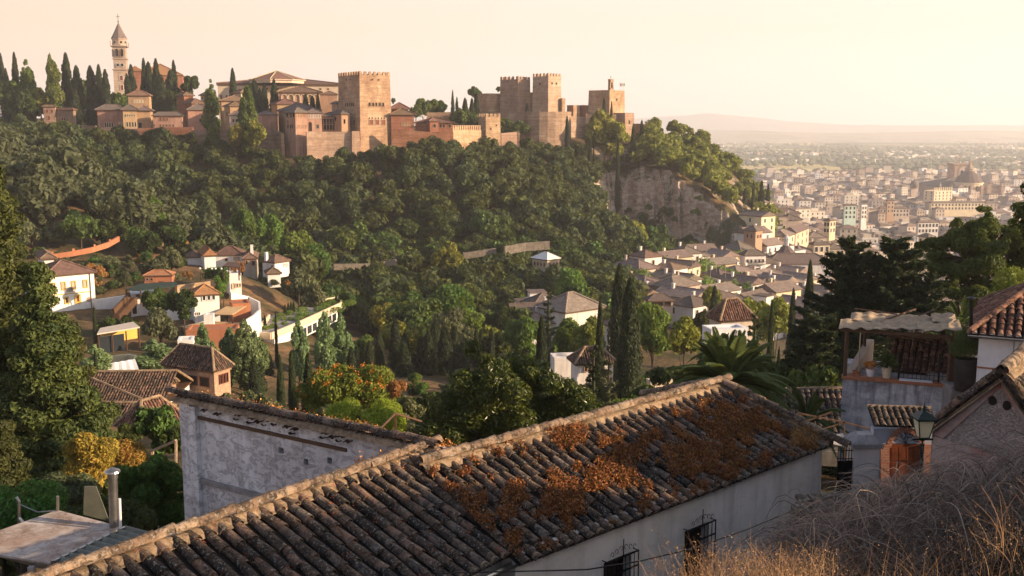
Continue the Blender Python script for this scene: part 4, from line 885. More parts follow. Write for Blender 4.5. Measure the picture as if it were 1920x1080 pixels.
for px, yt, w, Y, P_, lb in ((358,143,34,470,P_WOOD,'round dark tree on the skyline right of the nave'),(75,165,50,452,P_YELL,'rounded olive tree glowing in front of the left cypresses'),(20,150,60,455,P_WOOD,'dark tree mass at the left edge below the skyline'),(45,170,50,445,P_WOOD,'dark leafy tree under the left poplars'),
  (112,190,40,440,P_WOOD,'dark tree behind the narrow tower'),(160,150,50,470,P_WOOD,'rounded tree between cypresses left of the bell tower'),(225,175,40,470,P_WOOD,'dark tree at the foot of the bell tower'),(330,160,40,470,P_WOOD,'tree behind the stacked palace halls'),
  (793,184,32,462,P_WOOD,'dark tree at the left of the garden above the red houses'),(810,188,30,464,P_WOOD,'round tree in the middle of the garden above the red houses'),(822,186,32,468,P_WOOD,'round tree at the right of the garden above the red houses'),(780,195,26,450,P_WOOD,'low tree right of the hipped red house'),(890,160,24,520,P_WOOD,'tree top peeping over the left end of the citadel wall'),
  (862,205,40,450,P_WOOD,'dark undergrowth tree under the thin cypresses'),(885,210,40,455,P_WOOD,'dark tree at the base of the citadel corner'),(738,184,10,420,P_WOOD,'small shrub on the roofline right of the great tower'),(935,162,10,505,P_WOOD,'small tree between wall and battlemented tower'),
  (948,221,36,455,P_WOOD,'dark bush under the curved bastion, left one'),(972,224,40,455,P_WOOD,'dark bush under the curved bastion, right one'),
  (1264,227,30,522,P_YELL,'pale feathery tree standing alone on the spur skyline'),(1285,250,22,524,P_WOOD,'small tree right of the pale feathery one'),(1135,213,70,462,P_YELL,'big sunlit tree spilling over the slope before the watchtower'),(1160,228,44,458,P_YELL,'sunlit tree left of the lower bastion tower'),(1213,244,46,492,P_YELL,'sunlit tree before the last low tower'),(1237,238,22,508,P_WOOD,'dark tree right of the last low tower'),(1112,225,50,462,P_YELL,'sunlit tree crowning the slope right of the curved bastion'),
  (460,392,60,275,P_BRIGHT,'tall light green tree behind the white village houses'),(505,400,60,280,P_BRIGHT,'light green tree right of the one behind the white houses'),(560,430,70,262,P_BRIGHT,'broad light green tree right of the small white house'),(590,458,56,255,P_BRIGHT,'spreading green tree at the edge of the dark wood'),
  (560,500,70,205,P_OLIVE,'big olive brown tree between village and garden terrace'),(585,530,50,200,P_OLIVE,'olive tree above the far end of the garden terrace'),(510,520,40,215,P_OLIVE,'small tree under the white house by the ravine'),
  (288,367,50,246,P_BRIGHT,'bright green tree above the cypress trio on the left hillside'),(318,460,52,208,P_OLIVE,'willowy round tree left of the village houses'),(238,507,26,176,P_OLIVE,'neat pale round shrub behind the green canopy'),
  (1070,505,66,235,P_BRIGHT,'bright round tree left of the old quarter'),(1232,505,46,300,P_BRIGHT,'sunlit green tree at the left edge of the old quarter'),(840,455,60,270,P_YELL,'rust tinged tree by the ruined wall'),
  (842,578,84,175,P_OBUSH,'large rounded grey green tree behind the cypress rows'),(1225,572,90,150,P_BRIGHT,'large bright green tree right of the giant cypress'),(1280,595,70,112,P_YELL,'tree with yellowing leaves before the white modern house'),(1320,578,70,150,P_WOOD,'dark round tree left of the tiled house'),(1100,600,70,150,P_YELL,'yellowing tree before the low houses'),(1060,600,70,160,P_BRIGHT,'light green tree beside the row of cypresses'),(980,590,80,170,P_BRIGHT,'fresh green tree behind the right end of the cypress rows'),
  (1400,560,80,170,P_YELL,'airy yellow green tree in front of the old quarter'),(1450,565,70,150,P_YELL,'airy green tree left of the giant fir'),(1340,540,50,205,P_YELL,'golden tree before the dark porch')):
    tree_at(px, yt, 0, Y, P_, 'leafy_tree', lb, 'tree', wpx=w)

# ------------------------------------------------------------------ the wood on the hillside: about a thousand crowns
pts = []
def scatter(Y0, Y1, stp, fn):
    Y = Y0
    while Y < Y1:
        xs = np.arange(-330, 420, stp)
        for x in xs:
            xx = x+rg.uniform(-.5, .5)*stp*1.1; yy = Y+rg.uniform(-.5, .5)*stp*.9
            px = pxof(xx, yy, -25)
            if -90 < px < 2010:
                q = fn(px, xx, yy)
                if q: pts.append((xx, yy, px, q))
        Y += stp*.85
def wallY(px): return np.interp(px, [-100, 80, 180, 360, 450, 530, 560, 640, 672, 740, 850, 905, 940, 975, 1060, 1150, 1190, 1260, 1330, 1400, 1470], [430, 415, 406, 403, 394, 380, 376, 380, 376, 388, 388, 425, 434, 440, 450, 470, 490, 518, 540, 560, 560])
def fwood(px, x, y):
    if px > 1480: return 0
    if y > wallY(px)-2.5: return 0
    lo = np.interp(px, [-100, 80, 250, 330, 400, 600, 1000, 1150, 1200, 1400, 1480], [300, 303, 305, 300, 300, 296, 300, 305, 330, 405, 430])
    if y < lo: return 0
    z = g1(x, y)
    if 1130 < px < 1425 and 385 < y < 482:
        sl = math.hypot(g1(x, y+2)-g1(x, y-2), g1(x+2, y)-g1(x-2, y))/4
        if sl > .75: return 0
        if z < -44 and (px > 1290 or rg.random() < .5): return 0
    if px > 1390 and z < -56: return 0
    return 1
scatter(296, 560, 6.8, fwood)
wood = list(pts); pts.clear()
for px in range(60, 1150, 13): y_ = wallY(px)-rg.uniform(3, 8); x_ = xat(px, y_, -12); wood.append((x_, y_, px, 1))
def fspur(px, x, y):
    if y > 300 or px > 420: return 0
    if px > 330 and y < 225: return 0
    if y < 200: return 0
    if px > 50 and y < 222 and px < 330: return 0
    ppy = pyof(x, y, g1(x, y))
    if 120 < px < 330 and 395 < ppy < 470 and rg.random() < .35: return 0
    return 2
scatter(205, 300, 5.6, fspur)
hs = [(xat(px_, Y_0, -28), Y_0*1.0, px_, 2) for px_, Y_0 in [(rg.uniform(60, 345), rg.uniform(188, 222)) for _ in range(70)] if not (px_ < 110 and Y_0 < 196) and not (235 < px_ < 335 and Y_0 < 200)]
def fvalley(px, x, y):
    if px < 400 or px > 1330: return 0
    if px < 600 and y < 245: return 0
    if px < 690 and y < 218: return 0
    if y > 296 and px < 1200: return 0
    if px > 1190 and y < 420 and y > 200: return 0
    if px > 640 and 700 > px and y < 215: return 0
    ppy = pyof(x, y, g1(x, y))
    if 860 < px < 1080 and 455 < ppy < 520 and rg.random() < .6: return 0
    if 980 < px < 1060 and y < 262: return 0
    if 1000 < px and y < 205: return 0
    return 3
scatter(186, 300, 6.6, fvalley)
low = list(pts); pts.clear()
def zone(px, y):
    if px > 1200 and y > 450: return 'leafy tree on the sunlit spur above the bare cliff', 'trees on the spur above the cliff'
    if px > 960: return 'leafy tree in the hillside wood below the twin battlemented towers and the watchtower', 'trees of the wood below the fortress'
    if px > 740: return 'leafy tree in the hillside wood below the red houses and the lone square tower', 'trees of the wood below the red houses'
    if px > 420: return 'leafy tree in the hillside wood below the great tower and the gallery tower', 'trees of the wood below the great tower'
    return 'dark leafy tree in the hillside wood below the long palace range', 'trees of the wood below the palace'
def edge(px, y): return .82 if px > 1190 and y > 470 else (.76 if 740 < px < 1000 else .62) if y > wallY(px)-14 else .82 if y > wallY(px)-30 else 1.0
def stuff_crowns(items, name, label, mats):
    """crowns that read as one mass: joined from simple leafy crowns"""
    mb = MB(); base = []
    for k in range(5):
        c = MB(); C = []; R = []
        for i in range(9):
            d = rsph(1, .3)[0]; C.append(d*rg.random()**.5*[2.9, 2.9, 2.4]+[0, 0, 4.6]); R.append(rg.uniform(1.2, 1.9))
        cloud(c, C, R, 750, .55, 0, .85, core=.75); base.append(c)
    for (x, y, px, q) in items:
        c = base[rg.integers(5)]; s = rg.uniform(.85, 1.7)*edge(px, y); a = rg.random()*6.28; z = g1(x, y)-1.0
        Mx = Matrix.Translation((x, y, z)) @ Matrix.Rotation(a, 4, 'Z') @ Matrix.Diagonal((s, s, s*rg.uniform(.85, 1.15), 1)); mb.merge(c, Mx)
    return mb.obj(name, mats, label=label, kind='stuff')
# individuals: those that show largest (nearest); the rest joined as one mass
wood.sort(key=lambda t: t[1]+(0 if t[2] < 1180 else -60))
low.sort(key=lambda t: t[1])
NW = 175
def forest_ok(t): return True
ind = wood[:NW]; rest = wood[NW:]
for (x, y, px, q) in ind:
    lb, gr = zone(px, y); s = rg.uniform(.85, 1.65)*edge(px, y); z = g1(x, y)-.6
    pr = P_BRIGHT if rg.random() < .06 else P_YELL if (rg.random() < .05 or (px > 1180 and rg.random() < .3)) else P_OLIVE if rg.random() < .12 else P_WOOD  # more yellow crowns on the spur stand in for sunlight
    s2 = s*(1.25 if pr is P_OLIVE else .8 if pr is P_BRIGHT else 1)
    put_tree('leafy_tree', pr[rg.integers(len(pr))], (x, y, z), None, (s2, s2, s2*rg.uniform(.85, 1.2)), lb, 'tree', gr)
for (x, y, px, q) in low[:120 if False else 150]:
    pass
def lowzone(px, q):
    if q == 2: return ('tree on the dry left hillside between the white hut and the long villa', 'trees of the dry left hillside')
    if px < 640: return ('tree in the dim ravine right of the small white village houses', 'trees of the ravine')
    if px < 960: return ('olive toned tree on the valley floor between the wood and the cypress rows', 'trees of the valley floor')
    return ('tree on the valley slope around the small house with a pale roof', 'trees around the pale roofed house')
def lowtree(x, y, px, q):
    lb, gr = lowzone(px, q); z = g1(x, y)-.4; u = rg.random()
    if q == 2: pr = P_OLIVE if u < .45 else P_BUSH if u < .6 else P_DRY if u < .68 else P_WOOD if u < .95 else P_BRIGHT
    else: pr = P_OLIVE if u < .38 else P_DRY if u < .42 else P_WOOD if u < .86 else P_BRIGHT if u < .93 else P_YELL
    s = rg.uniform(.7, 1.25)*(1.35 if pr in (P_BUSH, P_DRY) else .85 if q == 2 else 1.2)
    put_tree('hillside_tree', pr[rg.integers(len(pr))], (x, y, z), None, (s, s, s*rg.uniform(.85, 1.15)), lb, 'tree', gr)
for t in low[:110]: lowtree(*t)
for (x, y, px, q) in hs:
    pr = (P_OLIVE, P_BUSH, P_DRY, P_OBUSH, P_WOOD)[rg.choice(5, p=[.25, .3, .13, .2, .12])]; s = rg.uniform(.35, .6)*(1.7 if pr in (P_BUSH, P_OBUSH, P_DRY) else 1); put_tree('hillside_shrub', pr[rg.integers(len(pr))], (x, y, g1(x, y)-.3), None, (s, s, s), 'low shrub on the dry slope between the red boundary wall and the villas', 'shrub', 'shrubs on the dry slope')
r2 = low[110:]+[]
nw_rest = rest+[t for t in r2 if t[3] == 3]
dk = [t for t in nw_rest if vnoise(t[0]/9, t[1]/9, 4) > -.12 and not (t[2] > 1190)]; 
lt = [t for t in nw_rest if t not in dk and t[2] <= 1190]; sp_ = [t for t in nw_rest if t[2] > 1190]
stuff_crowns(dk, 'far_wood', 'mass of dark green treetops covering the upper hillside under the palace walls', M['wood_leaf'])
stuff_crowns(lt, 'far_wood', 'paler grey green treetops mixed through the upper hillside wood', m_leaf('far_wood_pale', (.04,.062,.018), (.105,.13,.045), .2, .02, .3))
stuff_crowns(sp_, 'far_wood', 'yellow green treetops covering the sunlit slope above the cliff', m_leaf('far_wood_lit', (.06,.09,.014), (.19,.22,.035), .3, .03, .35))  # brighter leaf colour paints sunlight onto the spur crowns
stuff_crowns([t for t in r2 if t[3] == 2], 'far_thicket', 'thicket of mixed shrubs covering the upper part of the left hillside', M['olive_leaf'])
# cliff shrubs
for i, (px, py, w) in enumerate(((1205, 410, 40), (1222, 425, 46), (1190, 440, 40), (1243, 395, 26), (1262, 412, 24), (1305, 398, 26), (1180, 395, 22), (1215, 390, 26), (1290, 455, 50), (1250, 462, 50), (1330, 465, 40), (1310, 372, 20))):
    Y = 452-(px-1172)*.235-(py-400)*.05; p = at(px, py, Y); s = w*Y/1920/4.4
    put_tree('cliff_shrub', P_BUSH[i % 3], tuple(p-np.array([0, 0, s*1.2])), None, (s, s, s), 'dark shrub clinging to the bare cliff face', 'shrub', 'shrubs on the cliff')

# ------------------------------------------------------------------ garden cypresses in the valley
GC = [(742,598,26,168),(760,622,22,172),(778,610,17,180),(790,630,26,165),(803,622,24,162),(757,640,24,158),(816,600,20,170),(834,612,26,164),(853,612,24,166),(869,638,20,160),(893,612,14,176),(902,618,14,182),(712,618,20,160),(693,638,24,150),(684,648,20,156),(665,640,18,158),(650,640,15,162),(641,628,16,168),(622,640,16,165),(636,652,16,150),(659,650,18,148),(618,620,12,185),(577,618,12,190),(555,632,11,180),(504,660,14,140),(482,660,24,120),(476,672,20,115),(770,600,15,185),(799,598,12,190),(921,615,14,180)]
for i, (px, yt, w, Y) in enumerate(GC):
    side = 'left end' if px < 600 else 'left part' if px < 730 else 'middle' if px < 860 else 'right end'
    o = sum(1 for q in GC[:i] if (('left end' if q[0] < 600 else 'left part' if q[0] < 730 else 'middle' if q[0] < 860 else 'right end') == side))
    allx = sorted(q[0] for q in GC if (('left end' if q[0] < 600 else 'left part' if q[0] < 730 else 'middle' if q[0] < 860 else 'right end') == side)); rk = allx.index(px)
    tree_at(px, yt, 0, Y, P_CYP, 'cypress_tree', 'slim valley garden cypress, %s from the left at the %s of the row' % (ordn(rk), side), 'cypress', 'cypresses of the valley garden', wpx=w*1.5)
for px, yt, w, Y, lb in ((527,665,22,78,'near dark cypress, leftmost of the three behind the whitewashed wall'),(549,658,24,74,'near dark cypress, middle of the three behind the whitewashed wall'),(580,662,36,66,'near dark cypress, broadest of the three behind the whitewashed wall'),
   (1124,560,26,104,'slim pointed cypress left of the giant cypress'),(1180,520,60,100,'giant broad cypress towering over the valley, the largest'),(1160,495,54,128,'broad dark cypress just behind the giant one'),(1015,592,34,96,'leaning ragged cypress right of the cypress rows'),(1338,536,30,190,'forked dark cypress before the old quarter roofs'),
   (1483,540,26,120,'dark cypress left of the giant fir'),(1513,488,30,112,'tall tapering cypress touching the giant fir'),(1443,565,18,100,'narrow cypress in the right garden'),(1440,618,22,84,'narrow dark cypress low in the right garden'),(1457,650,16,80,'tiny cypress low in the right garden'),
   (178,575,11,150,'slim cypress before the villa terrace'),(180,655,10,110,'slim cypress before the white event tent'),(246,384,9,238,'left one of three small cypresses on the hillside'),(263,405,9,236,'middle one of three small cypresses on the hillside'),(278,402,8,238,'right one of three small cypresses on the hillside'),
   (843,468,10,272,'solitary cypress by the ruined wall'),(518,585,8,150,'pencil cypress at the corner of the garden terrace'),(686,545,5,190,'thin cypress right of the garden terrace')):
    tree_at(px, yt, 0, Y, P_CYPN if Y < 130 else P_CYP, 'cypress_tree', lb, 'cypress', wpx=w*1.08)
# understorey of the valley garden, nearer slope
und = []
for Y, n, x0, x1 in ((182, 22, 460, 1150), (150, 20, 380, 1300), (130, 18, 560, 1450), (108, 18, 620, 1500), (88, 16, 560, 1560), (70, 12, 560, 1450), (56, 8, 600, 1500)):
    for k in range(n):
        px = x0+(x1-x0)*(k+rg.uniform(.1, .9))/n; Yk = Y*rg.uniform(.93, 1.07)
        if 1050 < px < 1140 and Yk < 125: continue
        if 1240 < px < 1400 and 95 < Yk < 125: continue
        if 560 < px < 940 and 100 < Yk < 172: continue
        if px < 670 and Yk > 138: continue
        und.append((px, Yk))
for px, Y in und+[(rg.uniform(700, 960), rg.uniform(105, 150)) for _ in range(34)]:
    p = on(px, Y); u = rg.random(); pr = P_OLIVE if u < .35 else P_OBUSH if u < .5 else P_BUSH if u < .62 else P_WOOD if u < .9 else P_BRIGHT
    if Y > 165: pr = P_OLIVE if u < .45 else P_BRIGHT if u < .75 else P_YELL
    s = rg.uniform(.55, .8) if pr in (P_OLIVE, P_WOOD, P_BRIGHT) else rg.uniform(.9, 1.4); s *= (.75 if Y < 100 else 1)*(.45 if 700 < px < 960 and 104 < Y < 151 else 1)
    put_tree('garden_tree', pr[rg.integers(len(pr))], (p[0], p[1], p[2]-.3), None, (s, s, s), 'green garden tree on the valley slope %s' % ('behind the cypress rows' if Y > 165 else 'among the cypress rows' if Y > 100 else 'between the cypress rows and the tiled roof'), 'tree', 'garden trees %s' % ('behind the cypresses' if Y > 165 else 'among the cypresses' if Y > 100 else 'below the cypresses'))
# ------------------------------------------------------------------ villas and terraces across the ravine
def slab(name, pxs, z, t, mat, label=None, cat=None, parent=None, posts=0, pm='wood', kind=None):
    P = [at_z(px, py, z) for px, py in pxs]
    if np.cross(P[1][:2]-P[0][:2], P[2][:2]-P[0][:2]) < 0: P = P[::-1]
    c = np.mean(P, axis=0)
    if parent is None and posts: parent = empty(name, (c[0], c[1], z-posts), 0, label, cat); name, label, cat = 'cover', None, None; off = np.array([c[0], c[1], z-posts])
    else: off = np.zeros(3)
    mb = MB(); mb.prism([p-off for p in P], (0, 0, t)); o = mb.obj(name, M[mat] if isinstance(mat, str) else mat, parent, label=label, cat=cat, kind=kind)
    if posts:
        for p in P:
            q = p+(c-p)*.05; mb = MB(); mb.bar((q[0]-off[0], q[1]-off[1], 0), (q[0]-off[0], q[1]-off[1], posts), .18); mb.obj('post', M[pm], parent)
    return o
Y_ = dict(frame='yellow_trim', pane='town_tan', border=.16)
b = Bld('villa', 'large white villa with yellow framed shuttered windows and dark hipped roof, sunlit', 'house', 70, 86, 176, 520, 176, 9.5, 42, 'white_wall', depth=8).wall().roof(2.0, .4, 'far_tile')
b.wins('R', (98, 117, 136, 158), 546, 5.5, 13, **Y_).win('R', 142, 573, 5, 11, frame='yellow_trim', pane='redwood', border=.3).win('R', 121, 573, 4, 10, frame='yellow_trim', border=.2)
b.part('balcony_rail', 'darkmetal', lambda mb, s: [mb.bar((x, -.55, s.h-2.9), (x, -.55, s.h-2.1), .04) for x in np.arange(3.2, 4.8, .12)]+[mb.bar((3.2, -.55, s.h-2.1), (4.8, -.55, s.h-2.1), .05)])
b.part('round_window', 'brick', lambda mb, s: mb.prism([(s.w*.86+.45*math.cos(a), -.06, s.h-4.7+.45*math.sin(a)) for a in np.linspace(0, 2*PI, 12, endpoint=False)], (0, .05, 0)))
b.part('string_course', 'yellow_trim', lambda mb, s: mb.box(.2, s.w-.9, -.08, 0, s.h-3.35, s.h-3.2))
b.part('downpipe', 'steel', lambda mb, s: mb.tube([(s.w-.8, -.12, s.h), (s.w-.8, -.12, 0)], .07, 6))
b = Bld('villa', 'older white wing of the villa with a corner pillar and dark roof at its left', 'house', 30, 62, 84, 515, 178, 9, 35, 'white_wall').wall().roof(2.2, .5, 'far_tile')
b.win('R', 73, 526, 6, 8, frame='cream_wall', pane='town_tan')
b = Bld('villa', 'small white attic tower with grey hipped roof behind the villa', 'house', 62, 80, 101, 487, 190, 7, 30, 'white_wall').wall().roof(1.9, .5, 'far_tile')
wall_run('garden_wall', 'white retaining wall with dry vine between villa and stairs', [at(178, 562, 180), at(246, 552, 184)], 4.6, .5, 'white_wall')
b = Bld('stair_house', 'white block with a dark doorway below the green canopy', 'house', 236, 244, 290, 555, 176, 4.2, 20, 'white_wall').wall().flat(.3)
b.win('R', 251, 590, 8, 17, frame='white_wall').win('R', 268, 577, 5, 8, frame='white_wall', pane='glass').win('R', 259, 560, 7, 7, frame='steel', pane='glass')
st0, st1 = at(216, 588, 170), at(246, 557, 176); mb = MB()
for k in range(16):
    a = st0+(st1-st0)*k/16; c_ = st0+(st1-st0)*(k+1)/16; mb.box(a[0]-.1, c_[0]+.9, a[1]-.6, a[1]+1.2, a[2]-1.2, a[2]+.05)
mb.bar(st0+[0, -.7, .5], st1+[0, -.7, .5], .35, .9); mb.obj('outdoor_stair', M['wood'], label='dark diagonal stair climbing the white retaining wall', cat='stairs')
slab('green_canopy', [(235, 544), (262, 533), (330, 529), (333, 537), (262, 546)], -27.5, .12, 'green_net', 'wide dark green shade canopy on posts behind the stair house', 'canopy', posts=2.4)
b = Bld('orange_house', 'low long orange house with a stepped gable above the canopy', 'house', 266, 270, 322, 519, 196, 3, 8, 'orange_wall').wall().roof(.8, .2, 'red_tile')
b.wins('R', (276, 284), 526, 4, 4)
wall_run('red_wall', 'red brick boundary wall with piers climbing the dry left hillside', [at(88, 478, 207), at(128, 472, 209), at(170, 464, 212), at(200, 455, 217), at(222, 443, 222)], 1.1, .5, 'orange_wall', 'wall', cren=(.5, 3.2, .5))
b = Bld('ruin_hut', 'small roofless stone and brick ruin on the orange outcrop below the three cypresses', 'ruin', 284, 288, 306, 449, 228, 1.6, 15, 'rampart').wall().flat(.3)
b = Bld('hut', 'white hut with a low red tiled roof high on the left hillside', 'house', -30, 20, 46, 306, 268, 4.4, 28, 'white_wall').wall().roof(1.2, .4, 'red_tile', 'gable_x')
b.win('R', 30, 318, 5, 8, frame='steel', pane='glass')
wall_run('stone_wall', 'broken orange earth wall beside the white hut', [at(50, 316, 268), at(80, 314, 270), at(103, 319, 272)], 2.2, .8, 'rampart')
# hamlet
b = Bld('village_house', 'bluish white gabled barn at the left of the white hamlet', 'house', 343, 352, 376, 484, 222, 3.4, 20, 'white_wall').wall().roof(1.4, .3, 'far_tile')
b = Bld('village_house', 'sunlit white gabled house in the middle of the hamlet', 'house', 374, 383, 404, 481, 218, 3.4, 25, 'white_wall').wall().roof(1.8, .4, 'red_tile', 'gable_y')
b = Bld('village_house', 'long white house with a broad brown roof, the largest of the hamlet', 'house', 398, 404, 454, 480, 228, 3.4, 8, 'white_wall').wall().roof(2.2, .3, 'far_tile')
b.win('R', 424, 489, 4, 3.5).win('R', 443, 488, 9, 5, pane='town_tan')
b = Bld('village_house', 'grey roofed house with a white chimney at the right end of the hamlet', 'house', 450, 455, 481, 487, 222, 4.4, 12, 'town_tan').wall().roof(2.0, .3, 'far_tile')
b.part('chimney', 'white_wall', lambda mb, s: mb.box(s.w*.55, s.w*.55+.6, 2, 2.6, s.h+.5, s.h+3)); b.win('R', 462, 495, 3, 6).win('R', 475, 498, 5, 8)
b = Bld('village_house', 'small white hipped house standing alone above the ravine', 'house', 492, 515, 542, 494, 218, 3.2, 55, 'white_wall').wall().roof(1.7, .35, 'far_tile')
b.wins('R', (533, 538), 503, 2.2, 6, frame='white_wall', pane='town_tan').win('L', 511, 507, 3, 8)
b.part('chimney', 'white_wall', lambda mb, s: mb.box(-.2, .4, 2.4, 3.0, s.h-1, s.h+2.2))
b = Bld('village_house', 'lower white annex under the lone hipped house', 'house', 498, 502, 526, 515, 214, 2.8, 20, 'white_wall').wall().roof(1.0, .3, 'far_tile')
# belvedere wall with vine
b = Bld('terrace_house', 'sunlit white terrace house with arches and a vine covered corner', 'house', 424, 430, 452, 517, 190, 3.8, 22, 'white_wall').wall().flat(.4)
b.win('R', 437, 541, 4, 9, arch=True, frame='cream_wall', pane='town_tan').wins('R', (444, 449), 539, 2.4, 6, frame='cream_wall')
slab('vine_pergola', [(418, 500), (428, 492), (450, 494), (448, 503)], -24.6, .15, 'wood', 'timber pergola covered by a drying vine over the hamlet terrace', 'pergola', posts=2.2)
wall_run('terrace_wall', 'brown stone terrace wall with a row of lamp posts above', [at(330, 535, 186), at(380, 529, 190), at(402, 525, 192)], 4, .6, 'rampart')
for i, px in enumerate((376, 386, 398, 405, 416)):
    p = at(px, 527, 190+i); mb = MB(); mb.tube([p+[0,0,-.6], p+[0,0,2.2]], .05, 5); r = empty('street_lamp', (0,0,0), 0, 'small white globe lamp post on the hamlet terrace, %s from the left' % ordn(i), 'street lamp', 'lamp posts on the terrace'); mb.obj('pole', M['darkmetal'], r)
    mb = MB(); mb.lathe([(0, -.22), (.2, -.1), (.2, .1), (0, .22)], tuple(p+[0,0,2.4]), 8); mb.obj('globe', M['white_wall'], r)
for px, py, w, h in ((374, 505, 110, 16),): 
    a = at(388, 522, 198); c_ = at(422, 520, 200); mb = MB(); Pn = a+(c_-a)*rg.random((5000, 1))+np.stack([rg.normal(size=5000)*.5, rg.normal(size=5000)*.6, rg.random(5000)*2.0], 1); leaves(mb, Pn, rsph(5000, .3), .16); mb.obj('hedge', M['vine_leaf'], label='long clipped dark hedge on the hamlet terrace', cat='hedge')
b = Bld('terrace_house', 'white restaurant house with three square windows and an old brown roof', 'house', 358, 364, 411, 556, 170, 4.6, 24, 'white_wall').wall().roof(1.4, .3, 'red_tile')
b.wins('R', (382, 391, 400), 564, 5, 8, frame='white_wall', pane='glass').wins('R', (364.5, 368, 372), 592, 2.4, 5, frame='white_wall')
b = Bld('terrace_house', 'white house corner behind the dark twin trees', 'house', 300, 306, 362, 572, 172, 6, 24, 'white_wall').wall().flat(.3)
wall_run('terrace_wall', 'white terrace wall sweeping around the orange tiled restaurant terrace', [at(432, 548, 178), at(466, 556, 182), at(486, 566, 180), at(487, 580, 172), at(474, 592, 164), at(450, 606, 157)], 4.2, .35, 'white_wall')
slab('terrace_floor', [(400, 622), (405, 585), (440, 560), (484, 572), (484, 590), (452, 612)], -34.0, .3, 'terracotta', kind='structure')
b = Bld('orange_house', 'orange walled bar building at the back of the restaurant terrace', 'house', 430, 436, 470, 572, 172, 3.5, 22, 'orange_wall').wall().flat(.2)
slab('reed_awning', [(398, 590), (425, 575), (463, 574), (436, 591)], -30.4, .10, 'mat_awning', 'upper cane awning on timber posts over the restaurant terrace', 'awning', posts=2.6)
slab('reed_awning', [(338, 613), (390, 603), (450, 606), (452, 612), (378, 623)], -31.9, .10, 'mat_awning', 'lower and larger cane awning on timber posts', 'awning', posts=2.6)
b = Bld('orange_house', 'orange terrace wall under the lower cane awning', 'house', 344, 349, 444, 622, 150, 3.0, 9, 'orange_wall').wall().flat(.2)
b = Bld('white_box', 'white kiosk wall at the edge of the restaurant terrace', 'kiosk', 380, 382, 400, 592, 160, 2.2, 12, 'white_wall').wall().flat(.1)
# planted roof terrace
rt = empty('garden_terrace', tuple(at_z(560, 600, -36.5)), 0, 'long planted roof terrace with sunlit white parapet and dark windows beneath', 'roof terrace')
tp = [(478, 632), (505, 598), (590, 572), (632, 564), (640, 575), (560, 612), (508, 634)]
o = slab('deck', tp, -35.6, .5, 'concrete', parent=rt); o.matrix_parent_inverse = Matrix.Translation(rt.location).inverted()
mb = MB(); W3 = [at_z(px, py, -35.1) for px, py in tp]
for a, c_ in ((2, 3), (3, 4), (4, 5), (5, 6), (6, 0), (0, 1)):
    mb.bar(W3[a]+[0, 0, .35], W3[c_]+[0, 0, .35], .35, 1.1)
o = mb.obj('parapet', M['cream_wall'], rt); o.matrix_parent_inverse = Matrix.Translation(rt.location).inverted()
mb = MB(); inn = [w+(np.mean(W3, axis=0)-w)*.10 for w in W3]; mb.prism([w-[0, 0, 2.6] for w in inn], (0, 0, 2.1)); o = mb.obj('wall', M['white_wall'], rt); o.matrix_parent_inverse = Matrix.Translation(rt.location).inverted()
for t in np.linspace(.12, .9, 7):
    a = inn[5]+(inn[4]-inn[5])*t; mb = MB(); d_ = (inn[4]-inn[5]); d_ = d_/np.linalg.norm(d_); n_ = np.array([d_[1], -d_[0], 0]); mb.prism([a+n_*.03+d_*s+[0, 0, z] for s, z in ((-.9, -2.3), (.9, -2.3), (.9, -.9), (-.9, -.9))], n_*.05); o = mb.obj('window', M['glass'], rt); o.matrix_parent_inverse = Matrix.Translation(rt.location).inverted()
mb = MB()
for px, py, n, w in ((620, 571, 2500, 2.2), (600, 577, 2000, 2.0), (575, 585, 1800, 2.4), (545, 592, 1600, 2.0), (560, 597, 900, 1.5), (525, 602, 800, 1.2), (500, 615, 900, .9), (625, 566, 1500, 1.6)):
    p = at_z(px, py, -35.0); cloud(mb, [p+[rg.normal()*w, rg.normal()*w, .2] for _ in range(5)], [w*.5]*5, n, .13, 0, .5, cull=0)
mb.obj('roof_garden', M['bright_leaf'], label='loose green planting spreading over the roof terrace', kind='stuff')
for i, (px, py) in enumerate(((497, 600), (541, 575), (546, 573), (551, 572), (535, 578), (636, 560), (631, 556))):
    p = at_z(px, py+14, -35.1); r = put_tree('small_cypress', P_CYPN[i % 3], tuple(p), None, (.36, .36, .22), 'small clipped cypress on the planted roof terrace', 'cypress', 'small cypresses of the roof terrace')
# ravine path
slab('ravine_road', [(470, 640), (488, 592), (498, 580), (503, 584), (492, 640)], -36.6, .1, 'tarmac', kind='structure')
# cafe and tent
rt = empty('cafe_pavilion', tuple(at_z(222, 640, -29.5)), 0, 'cafe pavilion with beige canvas roof and yellow interior wall', 'pavilion'); inv = Matrix.Translation(rt.location).inverted()
def addp(mb, name, mat, rt=rt, inv=inv): o = mb.obj(name, M[mat], rt); o.matrix_parent_inverse = inv; return o
mb = MB(); mb.prism([at_z(px, py, -26.0) for px, py in ((182, 628), (188, 617), (250, 605), (262, 615))], (0, 0, .15)); addp(mb, 'canvas_roof', 'canvas')
mb = MB(); a, c_ = at_z(188, 623, -26.6), at_z(256, 612, -26.6); mb.bar(a-[0, 0, .9], c_-[0, 0, .9], .2, 1.4); addp(mb, 'back_wall', 'yellow_trim')
mb = MB(); a, c_ = at_z(184, 631, -26.6), at_z(232, 624, -26.6); mb.bar(a-[0, 0, 1.2], c_-[0, 0, 1.2], .08, 2.2); addp(mb, 'glass_front', 'glass')
for px, py in ((184, 629), (210, 625), (236, 621), (260, 616)):
    a = at_z(px, py, -26.0); mb = MB(); mb.bar(a, a-[0, 0, 2.6], .14); addp(mb, 'post', 'wood')
mb = MB(); q = [at_z(px, py, -27.2) for px, py in ((200, 706), (206, 684), (246, 674), (262, 698))]
